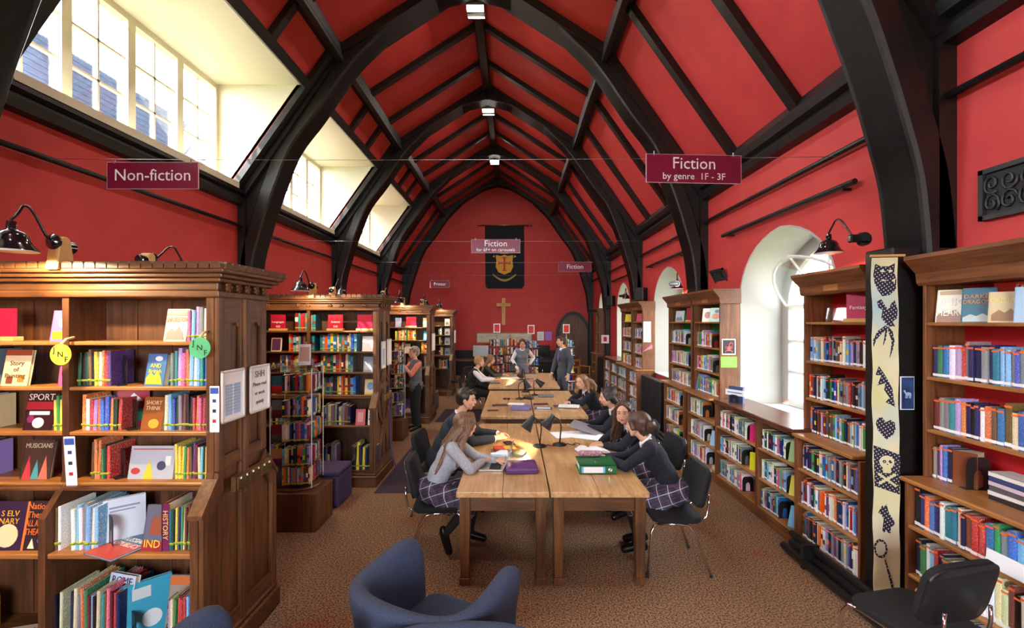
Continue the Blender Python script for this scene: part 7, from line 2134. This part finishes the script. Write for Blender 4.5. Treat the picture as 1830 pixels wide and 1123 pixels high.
# girl in the grey jumper, elbow on the table, turned to her neighbour
lg = SEAT(.40, .5, .34); lg[-1] = ((.38, -.12, .5), (.12, -.13, .19), (.16, -.14, .045))
person('girl with long brown hair in a grey jumper and plaid skirt, elbow on the table', (-.76, 4.28), .08, (.21, 0, 1.0), (.30, .03, 1.135), yaw=.55, pitch=.1, pel=.56,
       arms={-1: ((.35, -.19, .785), (.46, .0, .80), (.6, .7, 0)), 1: ((.40, .19, .79), (.58, .06, .79), (1, -.2, 0))}, legs=lg, hair='long', hairm=H_BROWN, top=GREYKNIT, lower='skirt', collar=False,
       hairends=BACKH(.04, .74, 7, .15, .034) + [(.0, -.075, .0, .23, -.17, .80, .03, .026), (.02, -.08, .02, .27, -.15, .86, .026, .02), (.0, .075, .0, .22, .16, .82, .03, .024)], vox=.007)
# boy in the dark suit
person('dark haired boy in a navy suit leaning over the table with clasped hands', (-.88, 5.25), -.06, (.24, 0, 1.05), (.335, 0, 1.225), yaw=-.1, pitch=.12, pel=.57, female=False,
       arms={-1: ((.42, -.21, .80), (.66, -.09, .81), (.8, .5, .1), (0, .6, -.6)), 1: ((.45, .2, .80), (.68, .07, .82), (.8, -.4, .1), (0, -.6, -.6))}, legs=SEAT(.46), hair='boy', hairm=H_DARK, top=SHIRT, over=SUITN, jacket=True, lowm=SUITN,
       extra=dict(topname='shirt', overname='jacket'), vox=.007)
# girl with the bun
person('girl with brown hair in a bun, navy jumper and plaid skirt, back to the viewer', (1.44, 4.2), PI - .28, (.23, 0, 1.01), (.315, -.02, 1.145), yaw=-.35, pitch=.08, pel=.57,
       arms={1: ((.42, .13, .79), (.60, -.07, .795), (.7, -.6, 0)), -1: ((.40, -.22, .79), (.60, -.10, .80), (.8, .5, 0))}, legs=SEAT(.40, .5, .3), hair='bun', hairm=H_DKBROWN, top=NAVY, lower='skirt', vox=.007)
# girl facing the viewer
person('smiling girl with long dark brown hair and navy jumper looking toward the viewer', (1.46, 5.06), PI + .12, (.20, .0, 1.0), (.30, .04, 1.125), yaw=1.05, pitch=.06, roll=.05, pel=.57,
       arms={1: ((.40, .2, .79), (.52, .10, .795), (.8, -.3, 0)), -1: ((.42, -.2, .79), (.54, .0, .80), (.7, .4, 0))}, legs=SEAT(.40, .5, .3), hair='long', hairm=H_DKBROWN, top=NAVY, lower='skirt',
       hairends=[(-.03, -.085, .0, .36, -.06, .80, .036, .03), (-.0, -.09, -.02, .40, -.10, .74, .032, .026), (-.05, -.07, -.02, .30, -.12, .76, .036, .03), (-.06, 0, -.03, .10, .05, .78, .04, .034), (-.05, .05, -.03, .06, .1, .8, .036, .03), (.0, .085, .0, .16, .16, .86, .03, .024), (-.02, -.08, .03, .42, -.04, .84, .03, .022)], vox=.007)
# girl in profile
person('girl with dark hair tied back in profile, writing on white sheets', (1.47, 5.80), PI - .05, (.22, 0, 1.02), (.30, 0, 1.16), yaw=-.1, pitch=.2, pel=.57,
       arms={1: ((.38, .2, .79), (.56, .08, .79), (.9, -.2, 0)), -1: ((.42, -.2, .79), (.60, -.06, .79), (.9, .2, 0))}, legs=SEAT(.40, .5, .3), hair='long', hairm=H_DARK, top=NAVY, lower='skirt',
       hairends=BACKH(.08, .86, 5, .09, .034), vox=.009)
# curly haired girl at the second tables
person('girl with loose curly light brown hair leaning on the second tables', (1.38, 7.70), PI + .25, (.20, 0, .98), (.30, .02, 1.11), yaw=.62, pitch=.05, pel=.57,
       arms={1: ((.36, .17, .79), (.42, -.02, .80), (.5, -.8, .1)), -1: ((.40, -.18, .79), (.5, -.02, .79), (.6, .5, 0))}, legs=SEAT(.40, .5, .3), hair='curly', hairm=H_CURL, top=NAVY, lower='skirt',
       hairends=[(-.05, -.08, .0, .30, -.16, .86, .036, .028), (-.02, -.09, .03, .34, -.17, .92, .034, .026), (-.07, 0, .0, .1, .0, .86, .04, .032), (-.06, .06, .0, .14, .12, .88, .04, .032), (-.03, .09, .02, .22, .2, .92, .036, .028), (-.07, .04, .05, .1, .14, .98, .04, .03)], vox=.010, near=False)
# man in the grey suit
person('man in a grey suit with a purple tie standing beside the far table', (1.12, 10.75), PI + .45, (.0, 0, 1.47), (.05, 0, 1.645), yaw=-.25, pitch=.06, pel=.95, female=False, scale=1.04,
       arms={1: ((-.06, .27, 1.17), (.03, .27, .92), (.1, 0, -1), (0, -1, 0)), -1: ((.06, -.26, 1.16), (.20, -.17, .90), (.3, .2, -.9), (0, 1, 0))}, legs=STAND, hair='boy', hairm=H_DKBROWN, top=SHIRT, over=SUITG, jacket=True, lowm=SUITG, tie=TIE,
       extra=dict(topname='shirt', overname='jacket'), vox=.011, near=False)
# woman in the waistcoat
person('woman in a white blouse and grey waistcoat leaning on the far table', (.20, 12.5), -PI / 2, (.15, 0, 1.36), (.23, 0, 1.52), yaw=.0, pitch=.3, pel=.92, scale=1.0,
       arms={-1: ((.12, -.27, 1.08), (.30, -.12, .85), (.3, .1, -.9), (1, 0, 0)), 1: ((-.08, .31, 1.12), (.06, .20, .97), (.3, -.7, -.2), (0, -1, 0))}, legs=STAND, hair='tied', hairm=H_DKBROWN, top=SHIRT, over=VESTG, lower='skirt', lowm=VESTG,
       extra=dict(topname='blouse', overname='waistcoat'), vox=.011, near=False)
# fair haired boy and girl in black
person('fair haired boy in a black waistcoat and white shirt at the far table', (-1.02, 10.22), .05, (.16, 0, 1.05), (.24, 0, 1.22), yaw=.15, pitch=.1, pel=.57, female=False,
       arms={-1: ((.30, -.22, .84), (.54, -.06, .82), (.9, .3, 0)), 1: ((.36, .2, .82), (.56, .06, .82), (.9, -.3, 0))}, legs=SEAT(.44), hair='short', hairm=H_BLOND, top=SHIRT, over=BLACKC,
       extra=dict(topname='shirt', overname='waistcoat'), vox=.011, near=False)
person('girl with brown hair in a black top beside the fair haired boy', (-.84, 11.22), -.02, (.18, 0, 1.02), (.25, 0, 1.18), yaw=.1, pitch=.1, pel=.57,
       arms={-1: ((.34, -.2, .82), (.52, -.04, .82), (.9, .3, 0)), 1: ((.36, .2, .82), (.54, .06, .82), (.9, -.3, 0))}, legs=SEAT(.42), hair='long', hairm=H_CURL, top=BLACKC, collar=False, lower='trousers',
       hairends=BACKH(.05, .84, 5, .12, .034), extra=dict(topname='top'), vox=.011, near=False)
# woman at the shelves
person('grey haired woman in a grey tunic over a coral shirt reaching to the carousel', (-1.92, 9.02), PI + .55, (.0, 0, 1.34), (.04, 0, 1.50), yaw=.1, pitch=.05, pel=.88, scale=.96,
       arms={1: ((.16, .2, 1.10), (.34, .10, 1.33), (.6, -.2, .7), (.6, 0, -.4)), -1: ((.2, -.18, 1.12), (.38, -.08, 1.30), (.6, .1, .7), (.6, 0, -.4))}, legs={s: ((.02, s * .09, .46), (-.01, s * .1, .085), (.15, s * .13, .035)) for s in (-1, 1)}, hair='short', hairm=H_GREY, top=CORAL, over=TUNIC, collar=False,
       extra=dict(topname='shirt', overname='tunic', sleeve=(1, .15)), vox=.010, near=False)
bpy.data.scenes.remove(CONV)
